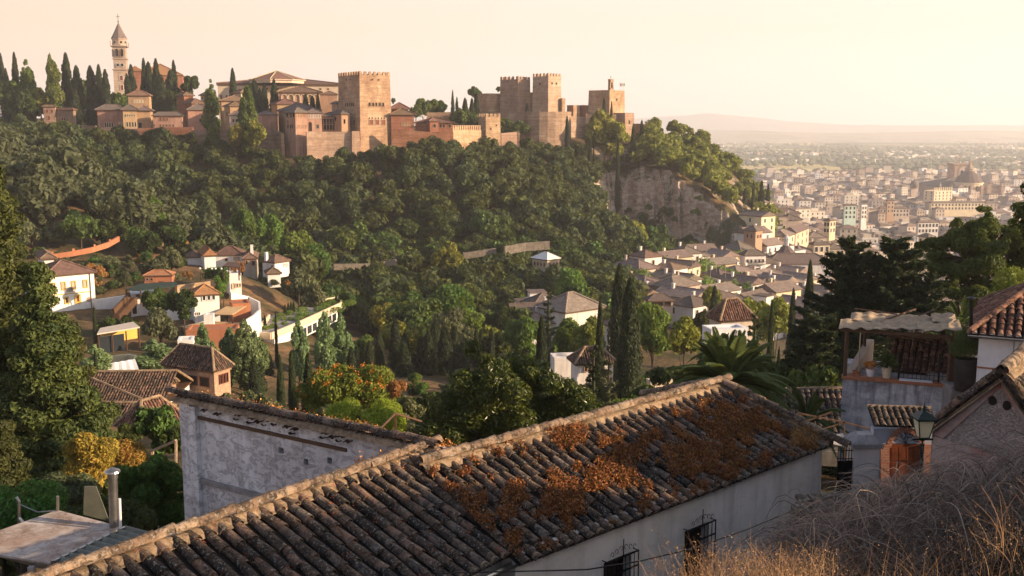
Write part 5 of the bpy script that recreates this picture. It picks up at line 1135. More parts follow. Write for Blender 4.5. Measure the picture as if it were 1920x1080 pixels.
U = np.linspace(0, 1, 9); Pg = np.array([[(q[0]*(1-u)+q[3]*u)*(1-v)+(q[1]*(1-u)+q[2]*u)*v+[0, 0, .8*(1-abs(2*v-1))+.04*math.cos(u*8*PI)] for v in U] for u in np.linspace(0, 1, 17)])
mb.grid(Pg); addt = empty('event_tent', tuple(q[0]), 0, 'white party tent with scalloped canvas roof near the conifer', 'tent'); o = mb.obj('canvas_roof', M['white_wall'], addt); o.matrix_parent_inverse = Matrix.Translation(addt.location).inverted()
for p in q: mb = MB(); mb.bar(p, p-[0, 0, 3], .12); o = mb.obj('pole', M['steel'], addt); o.matrix_parent_inverse = Matrix.Translation(addt.location).inverted()
wall_run('garden_wall', 'low beige garden wall with small bushes above the white tent', [at(185, 670, 118), at(240, 664, 120), at(262, 668, 118)], 1.4, .4, 'cream_wall')
b = Bld('blue_shed', 'small shed with pale blue tarpaulin roof below the cane awning', 'shed', 330, 333, 362, 640, 138, 2.2, 14, 'white_wall').wall().flat(.1)
# hotel with the pale mansard roof
b = Bld('pale_roof_house', 'small two storey house with a pale metal mansard roof alone in the wood', 'house', 998, 1026, 1049, 489, 276, 6, 42, 'cream_wall').wall().roof(2.4, .35, 'white_wall')
b.wins('L', (1003, 1009, 1015, 1021), 500, 2.2, 5.5).wins('R', (1031, 1038, 1044), 500, 2.2, 5.5)
wall_run('ruined_wall', 'short ruined ochre wall above the ravine at the foot of the wood', [at(625, 495, 268), at(700, 494, 272), at(742, 486, 276)], 1.6, .8, 'stone')
wall_run('ruined_wall', 'middle piece of ruined ochre wall beside the rust tinged tree', [at(868, 474, 286), at(930, 465, 288)], 1.8, .8, 'stone')
wall_run('ruined_wall', 'upper stretch of ruined ochre wall behind the pale roofed house', [at(945, 462, 286), at(985, 455, 290), at(1030, 452, 292)], 2.4, .8, 'stone')
# brick tower house and long roofs (near the conifer)
def tiled_plane(name, quad, mat, parent, pitch, L, inv=None, seed=0, rad=None, seg=5):
    """rows of curved tiles over a planar polygon; rows run down the steepest direction"""
    Q = np.array(quad, float); c = Q.mean(0); n = np.cross(Q[1]-Q[0], Q[2]-Q[0]); n /= np.linalg.norm(n); n = n if n[2] > 0 else -n
    dn = np.array([n[0], n[1], 0]); dn = dn-np.dot(dn, n)*n; dn /= np.linalg.norm(dn); ac = np.cross(n, dn)
    s = (Q-c)@ac; t = (Q-c)@dn; mb = MB(); rad = rad or pitch*.40; r2 = np.random.default_rng(seed+11)
    mb.add(Q-n*.02, [tuple(range(len(Q)))], 1)  # dark sheet paints the shade between tile rows
    an = np.linspace(0, PI, seg+1); rows = np.arange(s.min()+pitch*.5, s.max(), pitch)
    for si in rows:
        ts = []
        for i in range(len(Q)):
            a, b_ = i, (i+1) % len(Q)
            if (s[a]-si)*(s[b_]-si) < 0: ts.append(t[a]+(t[b_]-t[a])*(si-s[a])/(s[b_]-s[a]))
        if len(ts) < 2: continue
        t0, t1 = min(ts), max(ts); k = max(1, int(math.ceil((t1-t0)/L))); j0 = r2.uniform(-.015, .015)*pitch/.27
        for j in range(k):
            a = t1-(j+1)*L; b_ = t1-j*L+L*.12
            if j == k-1: a = t0
            if b_-a < L*.25: continue
            if seed < 20 and r2.random() < .012: continue
            jt = r2.normal(size=3)*pitch*.045; yw = r2.normal()*.03*(2.5 if r2.random() < .05 else 1)
            q0 = c+ac*(si+j0+jt[0]-yw*L)+dn*(a+jt[1])+n*(.002+abs(jt[2])*.4); q1 = c+ac*(si+j0+jt[0]+yw*L)+dn*(b_+jt[1])+n*(rad*.16+abs(jt[2]))
            R0, R1 = rad*.86, rad*1.08; th = pitch*.05
            o0 = q0+R0*(np.cos(an)[:, None]*ac+np.sin(an)[:, None]*n); o1 = q1+R1*(np.cos(an)[:, None]*ac+np.sin(an)[:, None]*n)
            i1 = q1+(R1-th)*(np.cos(an)[:, None]*ac+np.sin(an)[:, None]*n); i0 = q1-dn*L*.3+(R0-th)*(np.cos(an)[:, None]*ac+np.sin(an)[:, None]*n); m_ = seg+1
            V = np.concatenate([o0, o1, i1, i0]); F = []
            for w in range(seg): F += [(w, w+1, m_+w+1, m_+w), (m_+w, m_+w+1, 2*m_+w+1, 2*m_+w), (2*m_+w, 2*m_+w+1, 3*m_+w+1, 3*m_+w)]
            mb.add(V, np.array(F), 0)
    o = mb.obj(name, [M[mat], M['shade']], parent, smooth=False)
    if inv is not None: o.matrix_parent_inverse = inv
    return o
def tiled_hip(b, rh, oh, mat, pitch, L, thick=.12, gable=False):
    w, d, z = b.w, b.d, b.h+thick; a0, a1 = -oh, w+oh; b0, b1 = -oh, d+oh; W2, D2 = a1-a0, b1-b0
    c = [np.array(p) for p in ((a0, b0, z), (a1, b0, z), (a1, b1, z), (a0, b1, z))]
    if W2 >= D2: r0 = np.array((a0+D2/2, (b0+b1)/2, z+rh)); r1 = np.array((a1-D2/2, (b0+b1)/2, z+rh)); F = [[c[0], c[1], r1, r0], [c[1], c[2], r1], [c[2], c[3], r0, r1], [c[3], c[0], r0]]
    else: r0 = np.array(((a0+a1)/2, b0+W2/2, z+rh)); r1 = np.array(((a0+a1)/2, b1-W2/2, z+rh)); F = [[c[0], c[1], r0], [c[1], c[2], r1, r0], [c[2], c[3], r1], [c[3], c[0], r0, r1]]
    if gable: r0 = np.array((a0, (b0+b1)/2, z+rh)); r1 = np.array((a1, (b0+b1)/2, z+rh)); F = [[c[0], c[1], r1, r0], [c[2], c[3], r0, r1]]
    for k, f in enumerate(F):
        f = [p for i, p in enumerate(f) if i == 0 or np.linalg.norm(p-f[i-1]) > .05]
        tiled_plane('roof', f, mat, b.root, pitch, L, seed=k)
    mb = MB()
    for p, q in ((c[0], r0), (c[1], r1 if W2 >= D2 else r0), (c[2], r1), (c[3], r0 if W2 >= D2 else r1), (r0, r1)):
        if np.linalg.norm(q-p) > .3: mb.tube([p+[0, 0, .06], q+[0, 0, .1]], pitch*.5, 6)
    mb.obj('ridge', M['mortar'], b.root)
    mb = MB(); mb.box(a0+.1, a1-.1, b0+.1, b1-.1, z-.18, z-.03); mb.obj('eave_board', M['wood'], b.root)
b = Bld('brick_tower_house', 'square brick tower house with four sided tiled roof and open timber windows', 'tower house', 308, 401, 431, 697, 104, 8, 64, 'brick').wall()
tiled_hip(b, 2.0, .35, 'tile_mid', .28, .5)
b.wins('L', (362, 383), 728, 15, 17, frame='redwood', depth=.10, border=.06).wins('R', (411.5, 417.5, 423.5), 724, 3.2, 17, frame='redwood', border=.06)
b.part('cornice', 'brick', lambda mb, s: [mb.box(-.12, s.w+.12, y, y+.12, s.h-.28, s.h-.05) for y in np.arange(-.12, s.d, .3)]+[mb.box(x, x+.12, -.12, 0, s.h-.28, s.h-.05) for x in np.arange(0, s.w, .3)])
b = Bld('long_hall', 'long low building with a wide dark tiled roof between conifer and brick tower', 'house', 110, 112, 300, 768, 94, 6, 2, 'white_wall', depth=10).wall()
tiled_hip(b, 2.3, .3, 'tile_mid', .28, .5, gable=True)
b = Bld('long_hall', 'lower tiled range stepping down before the long dark roof', 'house', 110, 114, 272, 806, 86, 6, 0, 'brick', depth=7).wall()
tiled_hip(b, 1.3, .3, 'tile_mid', .28, .5, gable=True)
b = Bld('long_hall', 'tiled wing running toward the whitewashed wall with a sunlit ridge', 'house', 236, 262, 345, 812, 80, 6, 58, 'brick').wall()
tiled_hip(b, 2.0, .3, 'tile_red', .28, .5)
b = Bld('long_hall', 'little tiled roof leaning against the brick tower', 'house', 285, 300, 330, 723, 99, 4, 40, 'brick').wall()
tiled_hip(b, 1.0, .25, 'tile_mid', .28, .5)
# ------------------------------------------------------------------ the town
def house_proto(w, d, h, roof, wall, rmat, rh=1.8, nw=3, nf=2, terr=False):
    r = bpy.data.objects.new('house', None)
    mb = MB(); mb.box(-w/2, w/2, -d/2, d/2, -6, h); walls = mb.mesh('wall', M[wall]); parts = [('wall', walls, None)]
    if roof == 'flat':
        q = MB(); t = .3; z = h
        for x0, x1, y0, y1 in ((-w/2-.03, w/2+.03, -d/2-.03, -d/2+t), (-w/2-.03, w/2+.03, d/2-t, d/2+.03), (-w/2-.03, -w/2+t, -d/2+t, d/2-t), (w/2-t, w/2+.03, -d/2+t, d/2-t)): q.box(x0, x1, y0, y1, z, z+.9)
        q.box(-w*.1, w*.35, -d*.05, d*.4, z, z+2.5); parts.append(('parapet', q.mesh('parapet', M[wall]), None))
        q = MB(); q.box(-w*.1-.3, w*.35+.3, -d*.05-.3, d*.4+.3, z+2.5, z+2.75); parts.append(('roof', q.mesh('roof', M[rmat]), None))
    else:
        q = hip_roof(w, d, h+.2, .4, rh, {'hip': 'auto', 'gx': 'gable_x', 'gy': 'gable_y'}[roof], .2)
        q.V = [v-np.array([w/2, d/2, 0]) for v in q.V]; parts.append(('roof', q.mesh('roof', [M[rmat], M[rmat], M['wood']]), None))
        if roof[0] == 'g':
            q = MB()
            if roof == 'gx':
                for x in (-w/2, w/2-.2): q.prism([(x, -d/2, h), (x, d/2, h), (x, 0, h+rh*.9)], (.2, 0, 0))
            else:
                for y in (-d/2, d/2-.2): q.prism([(-w/2, y, h), (w/2, y, h), (0, y, h+rh*.9)], (0, .2, 0))
            parts.append(('gable', q.mesh('gable', M[wall]), None))
        q = MB(); cx_, cy_ = w*.2, d*.12; q.box(cx_-.35, cx_+.35, cy_-.3, cy_+.3, h, h+rh+1.0); q.box(cx_-.45, cx_+.45, cy_-.4, cy_+.4, h+rh+1.0, h+rh+1.15); parts.append(('chimney', q.mesh('chimney', M[wall]), None))
    wm = MB(); ww, wh = .85, 1.5
    for (a, c_) in ((-.0, 0),):
        pts = [(-ww/2, 0), (ww/2, 0), (ww/2, wh), (-ww/2, wh)]; big = [(-ww/2-.14, -.14), (ww/2+.14, -.14), (ww/2+.14, wh+.14), (-ww/2-.14, wh+.14)]
        A = [(p[0], 0, p[1]) for p in big]; B = [(p[0], -.10, p[1]) for p in big]; C = [(p[0], -.10, p[1]) for p in pts]; D = [(p[0], -.02, p[1]) for p in pts]
        F = []
        for i in range(4): j = (i+1) % 4; F += [(i, j, 4+j, 4+i), (4+i, 4+j, 8+j, 8+i), (8+i, 8+j, 12+j, 12+i)]
        wm.add(A+B+C+D, F, 0); wm.add(D, [(0, 1, 2, 3)], 1)
    wme = wm.mesh('window', [M['town_tan'] if wall == 'town_white' else M['town_white'], M['shade']])
    for f in range(nf):
        z = h-2.3-f*2.9
        if z < .3: break
        for k in range(nw): parts.append(('window', wme, ((-w/2+w*(k+.5)/nw, -d/2, z), 0)))
        for k in range(max(1, nw-1)): parts.append(('window', wme, ((w/2, -d/2+d*(k+.5)/max(1, nw-1), z), PI/2)))
        for k in range(max(1, nw-1)): parts.append(('window', wme, ((-w/2, -d/2+d*(k+.5)/max(1, nw-1), z), -PI/2)))
    return parts
HP = []
for (w, d, h, rf, wl, rm, rh, nw, nf) in ((9, 8, 6.5, 'hip', 'town_white', 'town_tile', 1.9, 3, 2), (12, 8, 6.5, 'gx', 'town_white', 'town_tile', 1.8, 3, 2), (8, 11, 7, 'gy', 'cream_wall', 'town_tile', 1.7, 2, 2), (10, 9, 9, 'hip', 'town_tan', 'town_tile', 2, 3, 3),
        (8, 8, 6, 'flat', 'town_white', 'town_tile', 0, 2, 2), (11, 9, 9, 'gx', 'cream_wall', 'town_tile', 1.8, 3, 3), (7, 7, 8, 'hip', 'town_white', 'far_tile', 1.6, 2, 2), (13, 9, 6, 'hip', 'town_tan', 'town_tile', 2.0, 3, 1), (9, 9, 10, 'flat', 'town_tan', 'town_tile', 0, 3, 3), (10, 7, 5, 'gx', 'town_white', 'far_tile', 1.5, 3, 1)):
    HP.append((house_proto(w, d, h, rf, wl, rm, rh, nw, nf), w, d, h, rf, wl))
WN = {'town_white': 'white', 'cream_wall': 'cream', 'town_tan': 'tan'}
RN = {'hip': 'hipped tiled roof', 'gx': 'low gabled tiled roof', 'gy': 'gabled tiled roof', 'flat': 'flat roof terrace'}
def put_house(k, x, y, z, rz, sc, zone, few=False):
    parts, w, d, h, rf, wl = HP[k]
    r = bpy.data.objects.new('house', None); COL.objects.link(r); r.location = (x, y, z); r.rotation_euler = (0, 0, rz); r.scale = sc
    tag(r, '%s house with %s, %s' % (WN[wl], RN[rf], zone), 'house', '%s houses with %s %s' % (WN[wl], RN[rf], zone))
    for n, me, tr in parts:
        if few and n == 'window' and tr[1] != 0 and rg.random() < .5: continue
        o = bpy.data.objects.new(n, me); COL.objects.link(o); o.parent = r
        if tr: o.location = tr[0]; o.rotation_euler = (0, 0, tr[1])
NH = 0; placed = []
def free(x, y, r):
    for (a, b_, c_) in placed:
        if (a-x)**2+(b_-y)**2 < (c_+r)**2: return False
    return True
# hand placed landmarks first ------------------------------------------------
def lm(*a, rh=1.8, oh=.4, mat='town_tile', ridge='auto', **k):
    b = Bld(*a, **k).wall(); c0 = b.root.location; cx_ = c0.x+(b.w*math.cos(b.phi)-b.d*math.sin(b.phi))/2; cy_ = c0.y+(b.w*math.sin(b.phi)+b.d*math.cos(b.phi))/2
    placed.append((cx_, cy_, min(b.w, b.d)*.5+1)); 
    if rh: b.roof(rh, oh, mat, ridge)
    return b
b = lm('parish_tower', 'square brick parish tower with pyramid roof at the foot of the cliff', 'church tower', 1395, 1417, 1430, 434, 382, 16, 50, 'brick', rh=3, oh=.6)
b.wallm = M['brick']; b.wins('L', (1402, 1410), 447, 3, 7, arch=True, frame='brick').wins('R', (1421, 1426), 447, 2, 6, arch=True, frame='brick')
b = lm('parish_church', 'great hipped church roof with pale ridges beside the parish tower', 'church', 1350, 1388, 1415, 471, 372, 10, 42, 'rampart_pale', rh=4.2, mat='grey_tile')
b = lm('parish_church', 'second hipped church roof with pale ridges, lower and nearer', 'church', 1330, 1368, 1392, 487, 352, 9, 48, 'rampart_pale', rh=4.0, mat='grey_tile')
b = lm('balcony_house', 'white house with a long dark balcony beneath a hipped roof', 'house', 1390, 1397, 1436, 480, 345, 9, 10, 'town_white', rh=3.2, mat='grey_tile')
b.wins('R', (1402, 1409, 1417, 1424, 1431), 493, 3.2, 6, pane='glass', frame='town_tan').part('balcony', 'darkmetal', lambda mb, s: [mb.bar((x, -.9, s.h-3), (x, -.9, s.h-1.9), .05) for x in np.arange(.5, s.w-.5, .3)]+[mb.box(.4, s.w-.4, -.95, 0, s.h-3.1, s.h-3), mb.bar((.4, -.9, s.h-1.9), (s.w-.4, -.9, s.h-1.9), .1)])
b = lm('white_convent', 'long white convent range with dark roof and small dormers', 'convent', 1434, 1440, 1560, 496, 352, 7, 2, 'town_white', rh=3.2, mat='grey_tile', depth=9)
b.wins('R', (1467, 1486, 1520, 1545), 503, 3.5, 5, frame='town_white')
b = lm('cupola_chapel', 'white chapel with eight sided roof and tall white lantern', 'chapel', 1456, 1462, 1492, 479, 368, 7, 12, 'town_white', rh=0)
b.part('roof', 'grey_tile', lambda mb, s: mb.lathe([(s.w*.72, s.h), (.9, s.h+3.4)], (s.w/2, s.d/2, 0), 8)).part('lantern', 'town_white', lambda mb, s: (mb.lathe([(.9, s.h+3.2), (.9, s.h+5.6), (1.15, s.h+5.7), (.9, s.h+6.3), (.1, s.h+7.4)], (s.w/2, s.d/2, 0), 8)))
b = lm('white_town_house', 'white house on the spur below the two cypresses with open dark balcony', 'house', 1418, 1434, 1450, 381, 452, 5.5, 45, 'town_white', rh=1.8)
b.wins('L', (1424, 1430), 396, 3, 5).wins('R', (1441,), 388, 6, 7, frame='town_white').win('R', 1441, 399, 4, 5)
for nm, lb, l, c, r_, top, Y, h, ph, wl, rh in (('apartment_house', 'long sunlit cream tenement row climbing toward the centre', 1462, 1492, 1517, 438, 430, 11, 62, 'cream_wall', 2), ('apartment_house', 'cream tenement with two roof levels at the foot of the spur', 1440, 1474, 1490, 445, 410, 9, 60, 'cream_wall', 2),
   ('apartment_house', 'cream low house with a flat front near the town trees', 1520, 1526, 1556, 460, 400, 7, 12, 'cream_wall', 1.4), ('town_palace', 'tall white sunlit mansion facing the narrow street', 1545, 1556, 1567, 415, 520, 10, 45, 'cream_wall', 2),
   ('apartment_house', 'cream apartment house with three rows of dark windows by the pine', 1722, 1741, 1753, 446, 430, 16, 25, 'cream_wall', 1.5), ('blue_white_block', 'large blank bluish white block in the middle of the town', 1718, 1722, 1760, 418, 600, 12, 12, 'town_white', 2.4), ('green_house', 'pale green town house beside a white slab block', 1581, 1584, 1606, 386, 720, 14, 10, 'town_green', 2),
   ('slab_block', 'narrow white apartment slab with a column of dark windows', 1612, 1616, 1626, 386, 730, 22, 25, 'town_white', 0), ('brick_tower', 'plain brown brick tower rising over the town roofs', 1662, 1664, 1677, 377, 800, 16, 14, 'brick', 3), ('long_palace', 'very long cream palace front with two rows of windows below the cathedral', 1742, 1746, 1846, 381, 900, 12, 6, 'cream_wall', 2.5),
   ('convent_wing', 'long brown roofed range left of the long cream palace', 1645, 1650, 1705, 392, 840, 10, 4, 'town_tan', 3), ('stepped_block', 'cream stepped block with a row of pinnacles before the cathedral', 1732, 1752, 1786, 359, 1050, 20, 25, 'cream_wall', 0), ('corner_palace', 'cream house with pilasters at the right edge of the town', 1900, 1906, 1990, 402, 640, 12, 10, 'cream_wall', 2)):
    b = lm(nm, lb, 'building', l, c, r_, top, Y, h, ph, wl, rh=rh)
    if not rh: b.flat(.6)
    py = top+8*600/Y*.7
    nR = max(2, int((r_-c)/ (6 if Y > 500 else 8)))
    for fl in range(2 if h < 13 else 3):
        z = 2.6+fl*3.1
        for k in range(nR): window_on(b.root, b.mapR, b.w*(k+.5)/nR, b.h-z, 1.3, 1.9, M['town_white'], M['shade'], border=.15)
        if c-l > 8:
            nL = max(2, int((c-l)/8))
            for k in range(nL): window_on(b.root, b.mapL, b.d*(k+.5)/nL, b.h-z, 1.3, 1.9, M['town_white'], M['shade'], border=.15)
    if nm == 'stepped_block': b.part('pinnacle_row', 'cream_wall', lambda mb, s: [mb.box(x, x+.9, -.05, .9, s.h+.6, s.h+4) for x in np.arange(0, s.w, 3)])
# apartment slabs on the edge of the plain
for i, (l, c, r_, top) in enumerate(((1424, 1428, 1438, 327), (1439, 1442, 1452, 328), (1453, 1457, 1466, 325), (1468, 1471, 1486, 324))):
    b = lm('apartment_slab', 'brown and white apartment slab on the edge of the plain, %s from the left' % ordn(i), 'apartment block', l, c, r_, top, 2150, 24, 20, 'rampart_pale' if i == 3 else 'town_tan', rh=0); b.flat(1)
    for f in range(6): b.part('balcony', 'town_white', lambda mb, s, f=f: mb.box(.5, s.w-.5, -1.2, 0, s.h-2.4-f*3.4, s.h-1.2-f*3.4))
# cathedral -----------------------------------------------------------------
YC = 1200; kk = YC/1920.0; c0 = at(1824, 372, YC)
ct = empty('cathedral', tuple(c0), 0, 'huge stone cathedral with domed rotunda and square unfinished bell tower in the haze', 'cathedral')
def cpart(name, mat, mb): return mb.obj(name, M[mat] if isinstance(mat, str) else mat, ct)
def cz(py): return (372-py)*kk
def cx2(px): return (px-1824)*kk
mb = MB(); mb.box(cx2(1762), cx2(1890), 12, 75, -14, cz(352)); cpart('nave_wall', 'church_stone', mb)
mb = MB(); mb.box(cx2(1800), cx2(1850), -2, 30, -14, cz(356)); cpart('apse_wall', 'church_stone', mb)
q = hip_roof(cx2(1890)-cx2(1762), 63, cz(352)+.5, 1, cz(337)-cz(352)); q.V = [v+np.array([cx2(1762), 12, 0]) for v in q.V]; cpart('roof', [M['town_tile'], M['town_tile'], M['wood']], q)
mb = MB(); mb.lathe([(15.5, -14), (15.5, cz(345)), (16.5, cz(345)), (16.5, cz(343))], (0, 14, 0), 16); cpart('rotunda', 'cream_wall', mb)
mb = MB(); mb.lathe([(16, cz(343)), (12, cz(332)), (7, cz(325)), (5.2, cz(322))], (0, 14, 0), 16); cpart('dome', 'grey_tile', mb)
mb = MB(); mb.lathe([(5.0, cz(323)), (5.0, cz(318)), (5.8, cz(318)), (3.4, cz(314)), (2.6, cz(313)), (2.4, cz(310)), (.3, cz(306)), (.15, cz(300))], (0, 14, 0), 10); cpart('lantern', 'church_stone', mb)
for a in np.linspace(-PI+.3, -.3, 6):
    mb = MB(); d_ = np.array([math.cos(a), math.sin(a), 0]); mb.bar(np.array([0, 14, cz(364)])+d_*15, np.array([0, 14, cz(364)])+d_*24, 2, 18); mb.box(*(lambda p: (p[0]-1.6, p[0]+1.6, p[1]-1.6, p[1]+1.6))(np.array([0, 14, 0])+d_*23), -14, cz(347)); cpart('buttress', 'church_stone', mb)
for a in (-2.2, -1.85, -1.3, -.95):
    mb = MB(); d_ = np.array([math.cos(a), math.sin(a), 0]); t_ = np.array([-d_[1], d_[0], 0]); p = np.array([0, 14, cz(357)])+d_*15.55; mb.prism([p+t_*u+np.array([0, 0, v]) for u, v in arch_pts(3.6, 5.2)], d_*.35); cpart('window', 'shade', mb)
mb = MB(); tx0, tx1 = cx2(1829), cx2(1864); mb.box(tx0, tx1, 62, 62+21, -14, cz(314)); cpart('bell_tower', 'rampart_pale', mb)
mb = MB(); mb.box(tx0-1, tx1+1, 61, 84, cz(314), cz(311)); mb.box(tx1-4, tx1, 62, 66, cz(311), cz(306)); mb.box(tx0+8.5, tx0+9.5, 70, 71, cz(311), cz(299)); cpart('cornice', 'rampart_pale', mb)
mb = MB(); mb.prism([(tx0+11+u, 61.9, cz(340)+v) for u, v in arch_pts(12, 15)], (0, -.4, 0)); cpart('tower_arch', 'town_tan', mb)
for u0 in (9.0, 13.5): mb = MB(); mb.prism([(tx0+u0+u, 61.4, cz(338)+v) for u, v in arch_pts(2.8, 9)], (0, -.3, 0)); cpart('tower_window', 'shade', mb)
for xx in (1768, 1790, 1862, 1884): mb = MB(); mb.box(cx2(xx)-1, cx2(xx)+1, 8, 12, -14, cz(349)); mb.lathe([(1.4, cz(349)), (.1, cz(343))], (cx2(xx), 10, 0), 4); cpart('pinnacle', 'church_stone', mb)
placed.append((c0[0], c0[1]+40, 42))
b = lm('domed_church', 'small domed church in the haze left of the cathedral', 'church', 1706, 1709, 1722, 352, 1150, 10, 10, 'town_tan', rh=0); b.part('dome', 'grey_tile', lambda mb, s: mb.lathe([(4.6, s.h), (4.8, s.h+2.6), (4, s.h+5.5), (1, s.h+7.6), (.2, s.h+10)], (s.w/2, s.d/2, 0), 12))

# old quarter and centre: nearest three hundred as houses of their own
cand = []
def candidates(Y0, Y1, pxlo, pxhi, step, rot0):
    y = Y0
    while y < Y1:
        x0 = xat(pxlo(y), y, -60); x1 = xat(pxhi(y), y, -60)
        for x in np.arange(x0, x1, step): cand.append((x+rg.uniform(-1.5, 1.5), y+rg.uniform(-1.5, 1.5), rot0+.35*vnoise(x/60, y/60, 2)*2))
        y += step*.92
lo1 = lambda y: np.interp(y, [250, 270, 300, 340, 400, 430], [1210, 1195, 1190, 1290, 1400, 1430])
candidates(252, 425, lo1, lambda y: 1960, 10.2, .5)
candidates(200, 235, lambda y: 1000, lambda y: 1075, 11, .3)
lo2 = lambda y: np.interp(y, [425, 480, 560, 700, 2300], [1452, 1480, 1462, 1440, 1424])
candidates(430, 1950, lo2, lambda y: 1975, 12.5, .2)
random.seed(3)
st = MB(); ns = 0; tcl = []
for (x, y, rz) in cand:
    px = pxof(x, y, -60)
    if not free(x, y, 4.0): continue
    z = g1(x, y) if y < 900 else -91.5
    if y > 430 and z > -50 and px < 1470: continue
    green = vnoise(x/40, y/40, 31) > (.30 if y > 430 else .36) 
    if green: tcl.append((x, y, z)); continue
    if y > 1350 and rg.random() < (y-1350)/800: 
        if rg.random() < .4: tcl.append((x, y, z))
        continue
    if rg.random() < .08: tcl.append((x, y, z)); continue
    if y > 425: z = min(z, -50)
    if NH < 285 and y < 900:
        NH += 1; k = rg.integers(len(HP)) if y > 430 else rg.choice([0, 1, 4, 6, 7, 9, 1, 0, 2]); zone = 'in the old quarter below the cliff' if 240 < y < 340 and px < 1480 else 'near the parish tower' if y < 430 else 'in the crowded streets beyond the parish tower' if y < 560 else 'in the town before the long cream palace'
        if y < 240: zone = 'by the giant cypress in the valley'
        s = rg.uniform(.85, 1.15); put_house(k, x, y, z+.5, rz+rg.choice([0, PI/2])+rg.normal()*.08-(PI if False else 0), (s, s, rg.uniform(.85, 1.15)*(1 if y < 430 else 1.15)), zone, few=True)
    else:
        w = rg.uniform(8, 15); d = rg.uniform(8, 13); h = rg.uniform(6, 13)*(1 if rg.random() < .9 else 1.7); mi = rg.choice([0, 0, 1, 2, 2]); q = MB(); q.box(-w/2, w/2, -d/2, d/2, -4, h, mi)
        if rg.random() < .68:
            rr = hip_roof(w, d, h+.2, .4, rg.uniform(1.4, 2.4)); V = np.concatenate(rr.V); q.add(V[:6]-np.array([w/2, d/2, 0]), [tuple(f) for fs, m_ in rr.F[:1] for f in fs]+[tuple(f) for fs, m_ in rr.F[1:2] for f in fs if max(f) < 6], 3)
        else: q.box(-w*.3, w*.2, -d*.2, d*.3, h, h+2.6, mi); q.box(-w/2-.1, w/2+.1, -d/2-.1, -d/2+.3, h, h+.9, mi)
        if y < 1700:
            for f in range(int(h/3.1)):
                zz = h-2.4-f*3.1
                for u in np.linspace(-.33, .33, 3): q.add([(w*u-.5, -d/2-.03, zz), (w*u+.5, -d/2-.03, zz), (w*u+.5, -d/2-.03, zz+1.6), (w*u-.5, -d/2-.03, zz+1.6)], [(0, 1, 2, 3)], 4); q.add([(w/2+.03, d*u-.5, zz), (w/2+.03, d*u+.5, zz), (w/2+.03, d*u+.5, zz+1.6), (w/2+.03, d*u-.5, zz+1.6)], [(0, 1, 2, 3)], 4)
        st.merge(q, Matrix.Translation((x, y, z+.5)) @ Matrix.Rotation(rz+rg.normal()*.1, 4, 'Z'))
def isl_mat(name, cols, r=.9):
    m, nt, out = newmat(name); g = N(nt); c = g.ramp(g.island(), cols, 'CONSTANT'); g.bsdf(g.mix(g.ramp(g.noise(g.coord('Object'), .5, 4, .7), [(.4, 0), (.7, .4)]), c, (.25, .2, .16)), r, out, spec=.1); return m
stm = [isl_mat('far_white', [(0, (.70,.66,.62)), (.3, (.6,.54,.48)), (.6, (.75,.73,.72)), (.8, (.5,.42,.34))]), isl_mat('far_cream', [(0, (.62,.55,.46)), (.4, (.52,.44,.36)), (.75, (.7,.63,.54))]), isl_mat('far_tan', [(0, (.45,.37,.32)), (.4, (.55,.47,.42)), (.75, (.36,.29,.25))]), isl_mat('far_roof', [(0, (.20,.14,.11)), (.4, (.27,.19,.15)), (.7, (.16,.12,.10)), (.85, (.32,.24,.19))]), M['shade']]
st.obj('far_town', stm, label='crowded roofs and facades of the distant town fading into haze', kind='stuff')
# trees between houses
mb = MB()
for (x, y, z) in tcl:
    n = 5 if y < 700 else 3; C = [np.array([x+rg.normal()*3.5, y+rg.normal()*3.5, z+rg.uniform(3.5, 6.5)]) for _ in range(n)]; cloud(mb, C, [rg.uniform(2., 3.4) for _ in range(n)], 420 if y < 700 else 90, .5 if y < 700 else 1.1, 0, .9, core=.8)
mb.obj('town_trees', M['bright_leaf'], label='scattered green tree crowns between the town houses', kind='stuff')
# specks on the plain: hamlets, farm sheds, groves
q = MB(); n = 0
for _ in range(6500):
    y = 1650*math.exp(rg.random()*1.4); x = rg.uniform(-.05, .62)*y; cl = vnoise(x/700, y/330, 41)+.6*vnoise(x/220, y/160, 43)
    if cl < .13: continue
    w = rg.uniform(7, 22); d = rg.uniform(7, 14); h = rg.uniform(3, 7); q.merge(MB().box(-w/2, w/2, -d/2, d/2, -2, h, int(rg.choice([0, 0, 1, 2, 3]))), Matrix.Translation((x, y, -94.5)) @ Matrix.Rotation(rg.random()*1.5, 4, 'Z')); n += 1
q.obj('plain_hamlets', stm, label='pale specks of farms and hamlets scattered over the hazy plain', kind='stuff')
q = MB()
for _ in range(2300):
    y = 1800*math.exp(rg.random()*1.15); x = rg.uniform(-.05, .62)*y; cl = vnoise(x/500, y/120, 51)+.5*vnoise(x/160, y/60, 53)
    if cl < .12: continue
    k = 4; C = [np.array([x+rg.normal()*30, y+rg.normal()*6, -93+rg.uniform(2, 5)]) for _ in range(k)]; R = [rg.uniform(5, 11) for _ in range(k)]
    for c_, r_ in zip(C, R): q.lathe([(r_*.3, -r_*.5), (r_, 0), (r_*.8, r_*.45), (.1, r_*.75)], tuple(c_), 6)
q.obj('plain_groves', m_plain('grove_green', (.16,.18,.11), .95, .2, .02, kind='World'), label='dark bands of groves and hedges across the hazy plain', kind='stuff')
